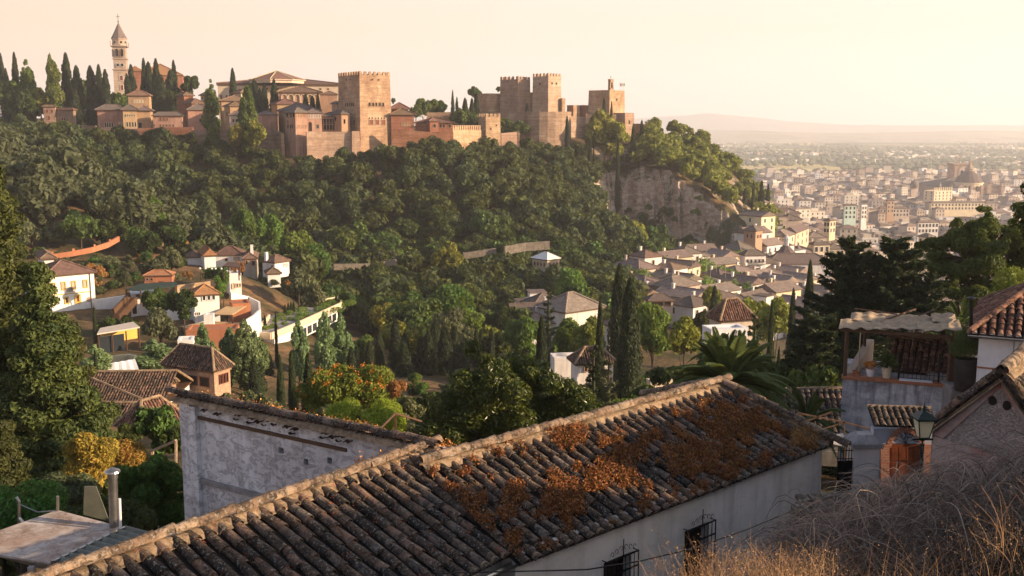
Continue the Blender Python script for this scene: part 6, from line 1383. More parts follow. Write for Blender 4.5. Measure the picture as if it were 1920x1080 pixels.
# street trees / antennas of the old quarter
for i, (px, yt, yb, Y) in enumerate(((1310, 463, 510, 300), (1325, 462, 512, 302), (1298, 485, 515, 290), (1343, 480, 510, 300), (1360, 490, 520, 290), (1290, 500, 525, 285), (1332, 500, 530, 275), (1257, 523, 545, 285))):
    a, c_ = at(px, yb, Y), at(px, yt, Y); mb = MB(); mb.tube([a, c_], .06, 4); 
    for t in (.0, .25, .45): mb.bar(c_-[.9-t, 0, t*1.6+.1], c_+[.9-t, 0, -t*1.6-.1], .05)
    mb.obj('tv_antenna', M['steel'], label='thin rooftop aerial over the old quarter, %s counted by height in the picture' % ordn(i), cat='antenna', group='rooftop aerials')
# modern white house and neighbours in the right garden
b = Bld('white_house', 'white modern house with a wide dark roof terrace opening among the trees', 'house', 1326, 1334, 1402, 622, 105, 7, 12, 'cleanwhite').wall().flat(.25)
b.win('R', 1351, 641, 27, 10, frame='cleanwhite', depth=.3).win('R', 1384, 641, 26, 9, frame='cleanwhite', depth=.3).win('R', 1380, 672, 9, 17, arch=True, frame='cleanwhite').win('R', 1362, 668, 12, 9, frame='cleanwhite', pane='glass')
b = Bld('tiled_house', 'house with a big patterned tile roof right behind the white modern house', 'house', 1330, 1352, 1412, 603, 128, 4, 18, 'town_tan').wall(); tiled_hip(b, 2.4, .4, 'tile_red', .32, .5)
b = Bld('low_house', 'white walled garden house with small brown roof left of the giant cypress', 'house', 1075, 1082, 1150, 684, 116, 3, 12, 'housewhite').wall(); tiled_hip(b, 1.6, .4, 'tile_mid', .30, .5); b.wins('R', (1098, 1112), 697, 4, 8)
b = Bld('low_house', 'bluish white outbuilding in the shadow beside the giant cypress', 'house', 1032, 1040, 1092, 676, 124, 3, 8, 'housewhite').wall().flat(.3)
b = Bld('low_house', 'dark tiled house with a white flank left of the giant cypress', 'house', 1008, 1060, 1130, 588, 196, 6, 38, 'town_white').wall().roof(2.8, .5, 'town_tile')
b = Bld('low_house', 'long brown roofed house behind the ragged cypress', 'house', 980, 1000, 1062, 578, 212, 6, 20, 'town_tan').wall().roof(2.4, .5, 'town_tile')
b = Bld('low_house', 'small white house with brown roof seen right of the slim cypress', 'house', 1134, 1142, 1168, 612, 170, 6, 15, 'town_white').wall().roof(1.8, .4, 'town_tile')
b = Bld('porch_house', 'brown roofed house with a dark open porch and brick piers', 'house', 1212, 1218, 1262, 566, 222, 5, 8, 'town_tan').wall().roof(2.0, .5, 'grey_tile'); b.win('R', 1232, 574, 20, 7, frame='wood').win('R', 1252, 574, 10, 7, frame='wood')
b = Bld('ochre_house', 'ochre gabled house with a tall white chimney pier below the old quarter', 'house', 1330, 1352, 1388, 567, 216, 6, 38, 'cream_wall').wall().roof(2.2, .4, 'town_tile')
b = Bld('pillared_building', 'old stone garden pavilion with sunlit arches near the giant cypress', 'pavilion', 1212, 1220, 1262, 720, 95, 5, 15, 'cream_wall').wall().flat(.3)
# ------------------------------------------------------------------ near houses
A3 = np.array
def vec(*a): return np.array(a, float)
def frame_pts(p, u, n, z=0): pass
hR = 6.2
R0 = at(860, 860, 18.63); R1 = at(1350, 725, 24.07); R0[2] = R1[2] = -hR
uR = (R1-R0)/np.linalg.norm(R1-R0); nR = A3([uR[1], -uR[0], 0]); wR, HR = 2.68, 7.175
J = at(800, 855, 18.79); A_ = at(160, 1080, 13.5); J[2] = A_[2] = -hR
uL = (J-A_)/np.linalg.norm(J-A_); nL = A3([uL[1], -uL[0], 0]); wL, HL = 2.80, 7.22
def drop(p, n, w, H): q = p+n*w; q = q.copy(); q[2] = -H; return q
# right house -----
c0 = R0-uR*.9
root = empty('tiled_house', (R1[0], R1[1], -11), 0, 'whitewashed house with a long weathered tile roof overgrown by orange sedum', 'house'); inv = Matrix.Translation(root.location).inverted()
def ap(mb, name, mat, root=root, inv=inv, smooth=False, label=None):
    o = mb.obj(name, mat if not isinstance(mat, str) else M[mat], root, smooth=smooth, label=label); o.matrix_parent_inverse = inv; return o
e0 = drop(c0, nR, wR, HR); e1 = drop(R1+uR*.62, nR, wR, HR); b0_ = drop(c0, -nR, wR, HR); b1_ = drop(R1+uR*.62, -nR, wR, HR)
tiled_plane('roof', [c0, R1, e1, e0], 'tile', root, .262, .36, inv, 1, rad=.088, seg=7)
tiled_plane('roof', [c0, b0_, b1_, R1], 'tile', root, .262, .36, inv, 2, rad=.098)
tiled_plane('roof', [R1, b1_, e1], 'tile', root, .262, .36, inv, 3, rad=.098)
def ridge(mbt, mbm, P, Q, r=.095, L=.36, mh=.125, mw=.20, seed=0):
    r2 = np.random.default_rng(seed); D = Q-P; n = int(np.linalg.norm(D)/L); d = D/np.linalg.norm(D); s = A3([d[1], -d[0], 0]); s /= np.linalg.norm(s); up = np.cross(s, d); up = up if up[2] > 0 else -up
    an = np.linspace(-.25, PI+.25, 8)
    for k in range(n+1):
        j = r2.normal(size=3)*.012; a = P+d*k*L+s*j[0]+up*(mh+.01+j[1]*.6); b = a+d*L*1.1+up*(.018)+s*j[2]; r0, r1 = r*.95, r*1.1
        o0 = a+r0*(np.cos(an)[:, None]*s+np.sin(an)[:, None]*up); o1 = b+r1*(np.cos(an)[:, None]*s+np.sin(an)[:, None]*up); i1 = b+(r1-.02)*(np.cos(an)[:, None]*s+np.sin(an)[:, None]*up)
        V = np.concatenate([o0, o1, i1]); F = np.array([(w, w+1, 8+w+1, 8+w) for w in range(7)]+[(8+w, 8+w+1, 16+w+1, 16+w) for w in range(7)]); mbt.add(V, F)
    ts = np.linspace(0, 1, max(8, n*5)); xs = np.linspace(-1, 1, 7); Z = []
    for t in ts:
        p = P+D*t; row_ = []
        for x in xs:
            w = mw*(1+.18*float(vnoise(t*n*1.7, x*2+seed, 3))); z = mh*(1-abs(x)**2.2)*(1+.35*float(vnoise(t*n*2.3, x*3, 5)))-.05; row_.append(p+s*x*w+up*z)
        Z.append(row_)
    mbm.grid(A3(Z))
mt_, mm_ = MB(), MB(); ridge(mt_, mm_, c0+[0, 0, .02], R1+[0, 0, .02], seed=1); ridge(mt_, mm_, R1+[0, 0, .02], e1+[0, 0, .05], r=.10, mh=.12, mw=.2, seed=2); ridge(mt_, mm_, R1+[0, 0, .02], b1_+[0, 0, .05], r=.10, mh=.12, mw=.2, seed=3)
ap(mt_, 'ridge_tile', 'ridge_tan'); ap(mm_, 'ridge_mortar', 'mortar', smooth=True)
# lime plugs in the eave tile mouths
mb = MB(); ed = e1-e0; Le = np.linalg.norm(ed); ed /= Le
for s in np.arange(.13, Le, .262): mb.prism([e0+ed*s+nR*.02+A3([0, 0, .035])+ed*(.085*math.cos(a))+A3([0, 0, .085*math.sin(a)]) for a in np.linspace(0, PI, 7)], -nR*.05)
ap(mb, 'eave_plug', 'mortar')
ins = .20; w0 = e0-nR*ins+uR*.1; w1 = e1-nR*ins-uR*.04; wb1 = b1_+nR*ins-uR*.32; wb0 = b0_+nR*ins+uR*.1; top = -HR+.09
def quad_wall(mb, a, b, c, d, z0, z1): 
    B = [A3([p[0], p[1], z0]) for p in (a, b, c, d)]; T = [A3([p[0], p[1], z1]) for p in (a, b, c, d)]; mb.hexa(B, T)
# front wall with real window openings
wd = (w1-w0); Lw = np.linalg.norm(wd[:2]); wd = wd/Lw; wd[2] = 0; w0z = A3([w0[0], w0[1], 0])
def onwall(px, py): p = hit(px, py, w0z, nR); return float(np.dot(p-w0z, wd)), float(p[2])
wins = []
for (xa, xb, ya, yb) in ((1132, 1184, 1045, 1130), (1284, 1329, 987, 1085)):
    s0, _ = onwall(xa, ya); s1, z1 = onwall(xb, ya); z1 = (onwall((xa+xb)/2, ya))[1]; wins.append((s0, s1, z1-1.35, z1))
mb = MB(); zs = -12.5; t = .35
def wseg(a, b, z0, z1): 
    if b-a > .01 and z1-z0 > .01: quad_wall(mb, w0z+wd*a, w0z+wd*b, w0z+wd*b-nR*t, w0z+wd*a-nR*t, z0, z1)
cur = 0
for (s0, s1, z0, z1) in wins: wseg(cur, s0, zs, top); wseg(s0, s1, zs, z0); wseg(s0, s1, z1, top); cur = s1
wseg(cur, Lw, zs, top)
quad_wall(mb, w1-nR*t, wb1, wb1-uR*t, w1-nR*t-uR*t, zs, top); quad_wall(mb, wb0+uR*0, wb1-uR*t, wb1-uR*t+nR*t, wb0+nR*t, zs, top)
ap(mb, 'wall', 'housewhite')
for (s0, s1, z0, z1) in wins:
    mb = MB(); quad_wall(mb, w0z+wd*s0-nR*.2, w0z+wd*s1-nR*.2, w0z+wd*s1-nR*.25, w0z+wd*s0-nR*.25, z0, z1); f = ap(mb, 'window', 'shade')
    mb = MB(); g0, g1_ = s0-.04, s1+.04; fr = nR*.14
    def gp(s, z): return w0z+wd*s+fr+A3([0, 0, z])
    for s in np.linspace(g0, g1_, 8): mb.tube([gp(s, z0-.1), gp(s, z1+.06)], .009 if g0 < s < g1_ else .013, 5)
    for z in (z0-.1, z0+.3, z0+.65, z1-.22, z1+.06): mb.bar(gp(g0, z), gp(g1_, z), .016, .03)
    for z in (z0-.1, z1+.06):
        for s in (g0, g1_): mb.bar(gp(s, z), gp(s, z)-fr, .014)
    for sg in (-1, 1):
        for k in range(3):
            c_ = (s0+s1)/2+sg*(.06+k*.12); mb.tube([gp(c_+sg*.05*math.cos(a)*(1-a/9), z1+.13+.06*math.sin(a)*(1-a/9)+(.10-.03*k)) for a in np.linspace(0, 5, 12)], .007, 4)
    mb.tube([gp((s0+s1)/2, z1+.06), gp((s0+s1)/2, z1+.40)], .010, 4)
    q = MB(); q.V = mb.V; q.F = mb.F; q.n = mb.n; ap(q, 'window_grille', 'darkmetal')
# left house -----
root2 = empty('tiled_house', (A_[0], A_[1], -11), 0, 'house with tidy rows of dark curved tiles and a metal gutter, nearest the camera', 'house'); inv2 = Matrix.Translation(root2.location).inverted()
a2 = A_-uL*4; up_ = A3([0, 0, .09]); J2 = J+uL*.12
eL0 = drop(a2, nL, wL, HL); eL1 = drop(J2, nL, wL, HL); bL0 = drop(a2, -nL, 2.2, HL-.2); bL1 = drop(J2-uL*.6, -nL, 2.2, HL-.2)
tiled_plane('roof', [a2+up_, J2+up_, eL1+up_, eL0+up_], 'tile', root2, .262, .40, inv2, 4, rad=.090, seg=7)
mb = MB(); mb.hexa([bL0-[0,0,.1], a2-[0,0,.1], J-uL*.5-[0,0,.1], bL1-[0,0,.1]], [bL0, a2+[0,0,.05], J-uL*.5+[0,0,.05], bL1]); ap(mb, 'back_roof', 'concrete', root2, inv2)
mt_, mm_ = MB(), MB(); ridge(mt_, mm_, a2+[0, 0, .08], J2+[0, 0, .08], seed=5, r=.09, mh=.125, mw=.21); ap(mt_, 'ridge_tile', 'ridge_tan', root2, inv2); ap(mm_, 'ridge_mortar', 'mortar', root2, inv2, True)
mb = MB(); ed = eL1-eL0; Le = np.linalg.norm(ed); ed /= Le
for s in np.arange(Le-.1, 0, -.262): mb.prism([eL0+up_+ed*s+nL*.02+A3([0, 0, .035])+ed*(.09*math.cos(a))+A3([0, 0, .09*math.sin(a)]) for a in np.linspace(0, PI, 7)], -nL*.05)
ap(mb, 'eave_plug', 'mortar', root2, inv2)
mb = MB(); an = np.linspace(PI, 2*PI, 8); G0, G1 = eL0+nL*.10+A3([0, 0, .0]), eL1+nL*.10+uL*.05
ro = A3([[p+ .08*math.cos(a)*nL+A3([0, 0, .08*math.sin(a)]) for a in an] for p in (G0, G1)]); mb.grid(ro); mb.grid(ro*1.0+A3([0, 0, -.006]), flip=True); mb.bar(G0+nL*.08, G1+nL*.08, .02, .02); ap(mb, 'gutter', 'steel', root2, inv2)
mb = MB(); wl0, wl1 = eL0-nL*.3, eL1-nL*.3-uL*.1; quad_wall(mb, wl0, wl1, wl1-nL*4.2, wl0-nL*4.2, -12.5, -HL+.02); ap(mb, 'wall', 'housewhite', root2, inv2)
mb = MB(); mb.tube([eL1+uL*.05-[0, 0, .1], eL1+uL*.05-[0, 0, .3]-nL*.1, eL1-nL*.25-[0, 0, .6], eL1-nL*.25-[0, 0, 4]], .045, 8); ap(mb, 'downpipe', M['green_net'], root2, inv2)
# whitewashed wall building -----
K = at(340, 752, 22.5); J3 = at(800, 852, 18.85); zt = -6.12
K[2] = J3[2] = zt; dW = (K-J3); LW = np.linalg.norm(dW); dW /= LW; nW = A3([-dW[1], dW[0], 0]); nW = nW if nW[1] < 0 else -nW
root3 = empty('whitewashed_house', (K[0], K[1], -13.5), 0, 'old house with a tall flaking whitewashed wall, three small square holes and a ledge', 'house'); inv3 = Matrix.Translation(root3.location).inverted()
def a3(mb, name, mat, smooth=False): return ap(mb, name, mat, root3, inv3, smooth)
Wp = J3+dW*0
def ow(px, py): p = hit(px, py, Wp, nW); return float(np.dot(p-Wp, dW)), float(p[2])
holes = []
for (xc_, yc_, w_, h_) in ((527, 845, 10, 13), (574, 866, 9, 13), (618, 864, 9, 14)):
    s0, z0 = ow(xc_+w_/2, yc_+h_/2); s1, z1 = ow(xc_-w_/2, yc_-h_/2); holes.append((min(s0, s1), max(s0, s1), min(z0, z1), max(z0, z1)))
holes.sort(); mb = MB(); cur = -.6
def ws3(a, b, z0, z1):
    if b > a and z1 > z0: quad_wall(mb, Wp+dW*b, Wp+dW*a, Wp+dW*a-nW*.4, Wp+dW*b-nW*.4, z0, z1)
for (s0, s1, z0, z1) in holes: ws3(cur, s0, -14.5, zt); ws3(s0, s1, -14.5, z0); ws3(s0, s1, z1, zt); cur = s1
ws3(cur, LW, -14.5, zt); quad_wall(mb, Wp+dW*LW-nW*.4, Wp+dW*(LW-.4)-nW*.4, Wp+dW*(LW-.4)-nW*5, Wp+dW*LW-nW*5, -14.5, zt-2.5)
a3(mb, 'wall', 'oldwhite')
mb = MB()
for (s0, s1, z0, z1) in holes: quad_wall(mb, Wp+dW*s1-nW*.3, Wp+dW*s0-nW*.3, Wp+dW*s0-nW*.38, Wp+dW*s1-nW*.38, z0, z1)
a3(mb, 'vent_hole', 'shade')
s_, z_ = ow(366, 897); s2_, z2_ = ow(600, 958); mb = MB(); mb.bar(Wp+dW*s_+nW*.02+A3([0, 0, z_-zt]), Wp+dW*s2_+nW*.02+A3([0, 0, z2_-zt]), .10, .12); a3(mb, 'ledge', 'concrete')
s_, _ = ow(372, 900); mb = MB(); quad_wall(mb, Wp+dW*LW+nW*.07, Wp+dW*(s_+.12)+nW*.07, Wp+dW*(s_+.12)-nW*.0, Wp+dW*LW, -14.5, zt-.02); quad_wall(mb, Wp+dW*(s_+.10)+nW*.11, Wp+dW*(s_-.12)+nW*.11, Wp+dW*(s_-.12), Wp+dW*(s_+.10), -14.5, zt-.05); a3(mb, 'pilaster', 'oldwhite')
# roof falling away behind, with its broken row of under-eave tiles
q0, q1 = Wp+dW*(-.3)+A3([0, 0, .10]), Wp+dW*(LW+.1)+A3([0, 0, .10]); tiled_plane('roof', [q0+nW*.12, q1+nW*.12, q1-nW*5.2-[0, 0, 2.6], q0-nW*5.2-[0, 0, 2.6]], 'tile', root3, .25, .36, inv3, 8, rad=.095)
s0_ = 1.9
for k, s in enumerate(np.arange(s0_, LW-.2, .21)):
    j = rg.normal(size=2)*.02
    if rg.random() < .35 or 2.6 < s < 3.3: continue
    mb = MB()
    for lay, (zz, pr) in enumerate(((-.10, .10), (-.20, .05))):
        c_ = Wp+dW*(s+lay*.1)+nW*(pr+j[0])+A3([0, 0, zz*.8+.02+j[1]]); r_ = .07; an = np.linspace(0, PI, 7); sgn = 1 if (k+lay) % 2 else -1
        mb.grid(A3([[c_-nW*dd+dW*r_*math.cos(a)+A3([0, 0, sgn*r_*.6*math.sin(a)]) for a in an] for dd in (0, .25)])); mb.grid(A3([[c_-nW*dd+dW*(r_-.016)*math.cos(a)+A3([0, 0, sgn*(r_-.016)*.6*math.sin(a)]) for a in an] for dd in (0, .25)]), flip=True)
    a3(mb, 'eave_tile', 'tile')
mb = MB(); mb.bar(Wp+dW*2.0+nW*.02-[0, 0, .32], Wp+dW*(LW-.25)+nW*.02-[0, 0, .30], .05, .07); a3(mb, 'slot_shade_strip', 'wood')  # dark bar put in for the shade of the slot under the eave tiles
mt_, mm_ = MB(), MB(); ridge(mt_, mm_, q0+nW*.02-[0,0,.02], q1+nW*.02-[0,0,.02], r=.09, mh=.10, mw=.20, seed=9); a3(mt_, 'ridge_tile', 'tile'); a3(mm_, 'ridge_mortar', 'mortar', True)
mb = MB(); c_ = Wp+dW*3.4-nW*.8+A3([0, 0, .0]); mb.lathe([(.02, 0), (.07, .02), (.11, .05)], tuple(c_+[0, 0, -.33]), 12); o = mb.obj('satellite_dish', M['cleanwhite'], label='small white dish peeping over the roof edge of the whitewashed house', cat='dish')
# sedum on the roofs: clumps lying on the tiles
def sedum(name, label, pts, n, r, leaf, mat='sedum', h=.10):
    mb = MB(); P = []
    for p in pts:
        k = rg.integers(int(n*.5), int(n*1.5)); q = rg.normal(size=(k, 3))*[r, r, h]; q[:, 2] = np.abs(q[:, 2]); P.append(p+q)
    P = np.concatenate(P); leaves(mb, P, rsph(len(P), .4), leaf, .6, 0, .8); return mb.obj(name, M[mat], label=label, kind='stuff')
SQ = []
for _ in range(6200):
    s, t = rg.random(), rg.random(); p = c0*(1-s)+R1*s; e = e0*(1-s)+e1*s; q = p*(1-t)+e*t
    dens = vnoise(s*9+t*3, t*3.2-s*2, 61)*.6+1.0*vnoise(s*30+t*6, t*11, 62); px = pxof(*q)
    band = math.exp(-((t-.55)/.30)**2)*(.35 if 0 < s else 0); 
    if .93 < s: dens -= .3
    if dens*1.25+band+.4*(rg.random()-.5) > .27: SQ.append(q+A3([0, 0, .085]))
sedum('sedum', 'dried orange sedum clumps growing thickly over the weathered tile roof', SQ, 20, .038, .024, h=.06)
SP2 = []
for _ in range(60):
    s, t = rg.random()*.9, rg.random(); q = (a2*(1-s)+J2*s)*(1-t)+(eL0*(1-s)+eL1*s)*t+up_
    SP2 += [q+A3([0, 0, .08])]*1
for _ in range(60): t = rg.random(); q = J2*(1-t)+eL1*t; SP2.append(q+uL*.05+A3([0, 0, .08])+rg.normal(size=3)*[.05, .05, 0])
sedum('sedum', 'sparse tufts of orange sedum between the tidy dark tile rows', SP2, 16, .04, .014)
SP3 = [Wp+dW*(s+rg.normal()*.05)-nW*rg.uniform(.15, 1.8)+A3([0, 0, .12-.0]) for s in np.arange(1.5, LW, .012)]; SP3 = [p-A3([0, 0, .5*float(np.dot(p-Wp, -nW))*1.0]) for p in SP3]
SP3 += [R0+uR*rg.uniform(-1.6, .4)-nR*rg.uniform(.15, 1.2)+A3([0, 0, -.12]) for _ in range(260)]
sedum('sedum', 'orange sedum fringe showing above the top of the whitewashed wall', SP3, 24, .06, .020, h=.10)
# small things behind the wall: timber frame
mb = MB(); a, c_ = at(741, 775, 27), at(741, 825, 27); mb.bar(a, c_, .06); mb.bar(a, at(790, 790, 30), .05); mb.bar(a, at(705, 812, 25), .04); mb.obj('timber_frame', M['wood'], label='thin dark timber frame standing before the lime green shrub', cat='frame')
mb = MB(); mb.bar(at(286, 845, 30), at(330, 826, 29), .07); mb.bar(at(286, 845, 30), at(286, 868, 30), .07); mb.bar(at(330, 826, 29), at(330, 880, 29), .06); mb.bar(at(290, 862, 30), at(330, 850, 29), .05); mb.obj('pergola_frame', M['reed'], label='sunlit bare timber pergola corner left of the whitewashed wall', cat='frame')
# ------------------------------------------------------------------ sheet roof and flue, lower left
def onz(px, py, z): return at_z(px, py, z)
rt = empty('sheet_roof', tuple(onz(110, 1010, -9.6)), 0, 'rusty flat metal sheet roof with a corrugated strip, at the lower left', 'canopy roof'); ivs = Matrix.Translation(rt.location).inverted()
def as_(mb, name, mat): o = mb.obj(name, M[mat] if isinstance(mat, str) else mat, rt); o.matrix_parent_inverse = ivs; return o
zc = -7.5
P4 = [onz(-60, 1015, zc), onz(108, 956, zc), onz(236, 990, zc+.0), onz(95, 1056, zc), onz(-60, 1030, zc)]
mb = MB(); mb.prism([p-A3([0,0,.04]) for p in P4][::-1], (0, 0, .04)); as_(mb, 'flat_sheet', 'sheet')
a, b_, c_, d_ = onz(236, 991, zc), onz(330, 1016, zc), onz(190, 1085, zc), onz(98, 1057, zc); Pg = []
for i in range(61):
    u = i/60; z = .035*math.cos(u*13*2*PI); Pg.append([(a*(1-u)+b_*u)*(1-v)+(d_*(1-u)+c_*u)*v+A3([0, 0, z+.03]) for v in np.linspace(0, 1, 3)])
Pg = A3(Pg).transpose(1, 0, 2); 
# ridges run from the flat sheet toward the ridge tiles
Pg2 = []
for i in range(73):
    v = i/72; z = .035*math.cos(v*9*2*PI); Pg2.append([(a*(1-v)+d_*v)*(1-u)+(b_*(1-v)+c_*v)*u+A3([0, 0, z+.03]) for u in (0, .5, 1)])
mb = MB(); mb.grid(A3(Pg2)); mb.grid(A3(Pg2)-A3([0, 0, .01]), flip=True); as_(mb, 'corrugated_sheet', 'corrugated')
mb = MB(); mb.bar(a+A3([0, 0, .03]), d_+A3([0, 0, .03]), .06, .04); mb.bar(P4[0]-[0,0,.08], P4[3]-[0,0,.08], .06, .10); mb.bar(d_-[0,0,.08], c_-[0,0,.08], .06, .10); as_(mb, 'edge_beam', 'steel')
for p in (onz(58, 1052, zc), d_+A3([.1, 0, 0]), onz(230, 1000, zc)): mb = MB(); mb.bar(p-[0, 0, .1], p-[0, 0, 3.2], .10); as_(mb, 'post', 'concrete')
mb = MB(); p = at(211, 985, 18.5); q = at(211, 890, 18.5); mb.tube([p-[0, 0, 1], q], .085, 14); ft = empty('flue_pipe', tuple(p), 0, 'shiny steel flue with a conical cap beside the sheet roof', 'flue'); ivf = Matrix.Translation(ft.location).inverted(); o = mb.obj('pipe', M['steel'], ft, smooth=True); o.matrix_parent_inverse = ivf
mb = MB(); mb.lathe([(.0, .10), (.14, .03), (.15, 0), (.02, -.005)], tuple(q+[0, 0, .05]), 14); mb.lathe([(.095, -.12), (.095, -.02)], tuple(q+[0, 0, .05]), 14); o = mb.obj('cap', M['steel'], ft); o.matrix_parent_inverse = ivf
mb = MB(); mb.tube([at(224, 935, 18.3), at(226, 992, 18.3)], .028, 8); mb.obj('vent_pipe', M['cleanwhite'], label='thin white vent pipe beside the steel flue', cat='pipe')
mb = MB(); p = [at(x, y, 19.5) for x, y in ((156, 965), (158, 912), (180, 912), (205, 978))]; mb.prism(p, (0, .02, 0)); mb.obj('glass_screen', m_plain('dull_screen', (.16,.16,.12), .25, .2), label='leaning translucent screen panel left of the steel flue', cat='panel')
mb = MB(); mb.tube([at(36, 985, 19), at(36, 940, 19), at(30, 932, 19)], .03, 6); mb.tube([at(36, 945, 19), at(70, 960, 19), at(108, 957, 19)], .012, 4); mb.tube([at(36, 970, 19), at(48, 985, 18.8)], .025, 5); mb.tube([at(108, 957, 19), at(108, 930, 19)], .03, 5); mb.obj('fence_post', M['steel'], label='bent steel fence posts with wire above the sheet roof', cat='fence')
# ------------------------------------------------------------------ right side: terrace with reed pergola
Yt = 33.0; ph = math.radians(-20)
TL = at(1580, 709, Yt); TR = hit(1783, 733, A3([TL[0], TL[1], 0]), A3([-math.sin(ph), math.cos(ph), 0])) ; zT = TL[2]; TR[2] = zT
TR = TL+(TR-TL); uT = TR-TL; uT[2] = 0; LT = np.linalg.norm(uT); uT /= LT; nT = A3([-uT[1], uT[0], 0])     # nT points away from camera
rt = empty('roof_terrace', (TL[0], TL[1], zT-4), 0, 'stained white terrace block with parapet, railing and tiled back roof', 'terrace'); ivt = Matrix.Translation(rt.location).inverted()
def at_(mb, name, mat, smooth=False): o = mb.obj(name, M[mat] if isinstance(mat, str) else mat, rt, smooth=smooth); o.matrix_parent_inverse = ivt; return o
def tp_(s, d, z): return TL+uT*s+nT*d+A3([0, 0, z])
mb = MB(); quad_wall(mb, tp_(0, 0, 0), tp_(LT, 0, 0), tp_(LT, 3.2, 0), tp_(0, 3.2, 0), zT-3.6, zT-.02); at_(mb, 'wall', 'stained')
mb = MB(); quad_wall(mb, tp_(-.04, -.05, 0), tp_(LT+.04, -.05, 0), tp_(LT+.04, .35, 0), tp_(-.04, .35, 0), zT-.02, zT+.07); at_(mb, 'ledge', 'terracotta')
mb = MB(); B = [tp_(.05, .35, 0), tp_(.30, .35, 0), tp_(.9, 3.2, 0), tp_(.65, 3.2, 0)]; mb.hexa(B, [p+A3([0, 0, .12+.62*(i > 1)]) for i, p in enumerate(B)]); at_(mb, 'parapet', 'cream_wall')
tiled_plane('back_roof', [tp_(1.35, 1.3, .05), tp_(LT-.05, 1.1, .05), tp_(LT-.05, 2.7, .95), tp_(1.5, 2.7, .95)], 'tile_red', rt, .21, .22, ivt, 21, rad=.085)
mb = MB(); mb.tube([tp_(1.3, 2.72, 1.0), tp_(LT, 2.72, 1.0)], .09, 7); at_(mb, 'ridge', 'mortar')
mb = MB()
for s in np.arange(1.75, LT-.05, .13): mb.tube([tp_(s, .2, .07), tp_(s, .2, .88)], .010, 4)
for z in (.12, .27, .42, .57, .72, .86): mb.tube([tp_(1.72, .2, z), tp_(LT-.05, .2, z)], .009, 4)
for s in (1.72, LT-.38): mb.tube([tp_(s, .2, .0), tp_(s, .2, 1.0)], .03, 6)
mb.tube([tp_(.9, 3.0, 1.02), tp_(LT, .9, 1.02)], .012, 4); mb.tube([tp_(.9, 3.0, 1.12), tp_(LT, .9, 1.14)], .012, 4); at_(mb, 'railing', 'darkmetal')
pg = empty('reed_pergola', (TL[0], TL[1], zT), 0, 'dark timber pergola with ragged sunlit reed matting over the stained terrace', 'pergola'); ivp = Matrix.Translation(pg.location).inverted()
def app(mb, name, mat, smooth=False): o = mb.obj(name, M[mat] if isinstance(mat, str) else mat, pg, smooth=smooth); o.matrix_parent_inverse = ivp; return o
ptop = 1.62
for s, d, w in ((.06, .1, .10), (LT-.04, .1, .16), (.6, 2.6, .08), (LT-.2, 2.6, .12)): mb = MB(); mb.bar(tp_(s, d, -.05), tp_(s, d, ptop), w); app(mb, 'post', 'wood')
mb = MB(); mb.tube([tp_(.48, .15, .05), tp_(.48, .15, ptop)], .022, 6); mb.tube([tp_(2.15, 2.2, .8), tp_(2.15, 2.2, ptop)], .02, 6); app(mb, 'metal_pole', 'steel')
mb = MB(); mb.bar(tp_(-.15, .05, ptop), tp_(LT+.12, .05, ptop-.02), .08, .10); mb.bar(tp_(.3, 2.7, ptop+.02), tp_(LT+.1, 2.7, ptop), .08, .10); mb.bar(tp_(0, 0, ptop), tp_(.5, 2.8, ptop+.03), .07); mb.bar(tp_(LT, 0, ptop), tp_(LT, 2.8, ptop), .07)
for s in np.linspace(.6, LT-.4, 4): mb.bar(tp_(s, 0, ptop+.04), tp_(s+.2, 2.8, ptop+.06), .05)
mb.bar(tp_(.2, 2.9, ptop+.24), tp_(1.6, 2.5, ptop+.2), .04); mb.bar(tp_(1.2, 1.4, ptop+.16), tp_(2.2, 2.9, ptop+.34), .03, .06); mb.bar(tp_(2.3, 2.4, ptop+.22), tp_(2.8, 2.9, ptop+.34), .04); app(mb, 'beam', 'wood')
for (s0, s1, d0, d1, sd) in ((-.2, 1.7, -.15, 1.5, 1), (1.0, 2.9, -.1, 1.6, 2), (2.2, LT+.2, -.2, 1.5, 3), (.1, 1.9, 1.2, 2.9, 4), (1.5, 3.2, 1.3, 3.0, 5), (2.7, LT+.15, 1.2, 2.9, 6)):
    g_ = []
    for s in np.linspace(s0, s1, 46):
        g_.append([tp_(s, d, ptop+.10+.02*sd%0.05+.022*math.sin(s*14+sd)+.10*float(vnoise(s*1.6+sd, d*1.3, 70+sd))+.04*float(vnoise(s*6, d*4, sd))+(.12*(s/LT)**2 if sd in (3, 6) else 0)) + (nT*.12*float(vnoise(s*4, sd*3.3, 8)) if d in (d0, d1) else 0) for d in np.linspace(d0, d1, 20)])
    mb = MB(); mb.grid(A3(g_)); mb.grid(A3(g_)-A3([0, 0, .015]), flip=True); app(mb, 'reed_mat', 'reed')
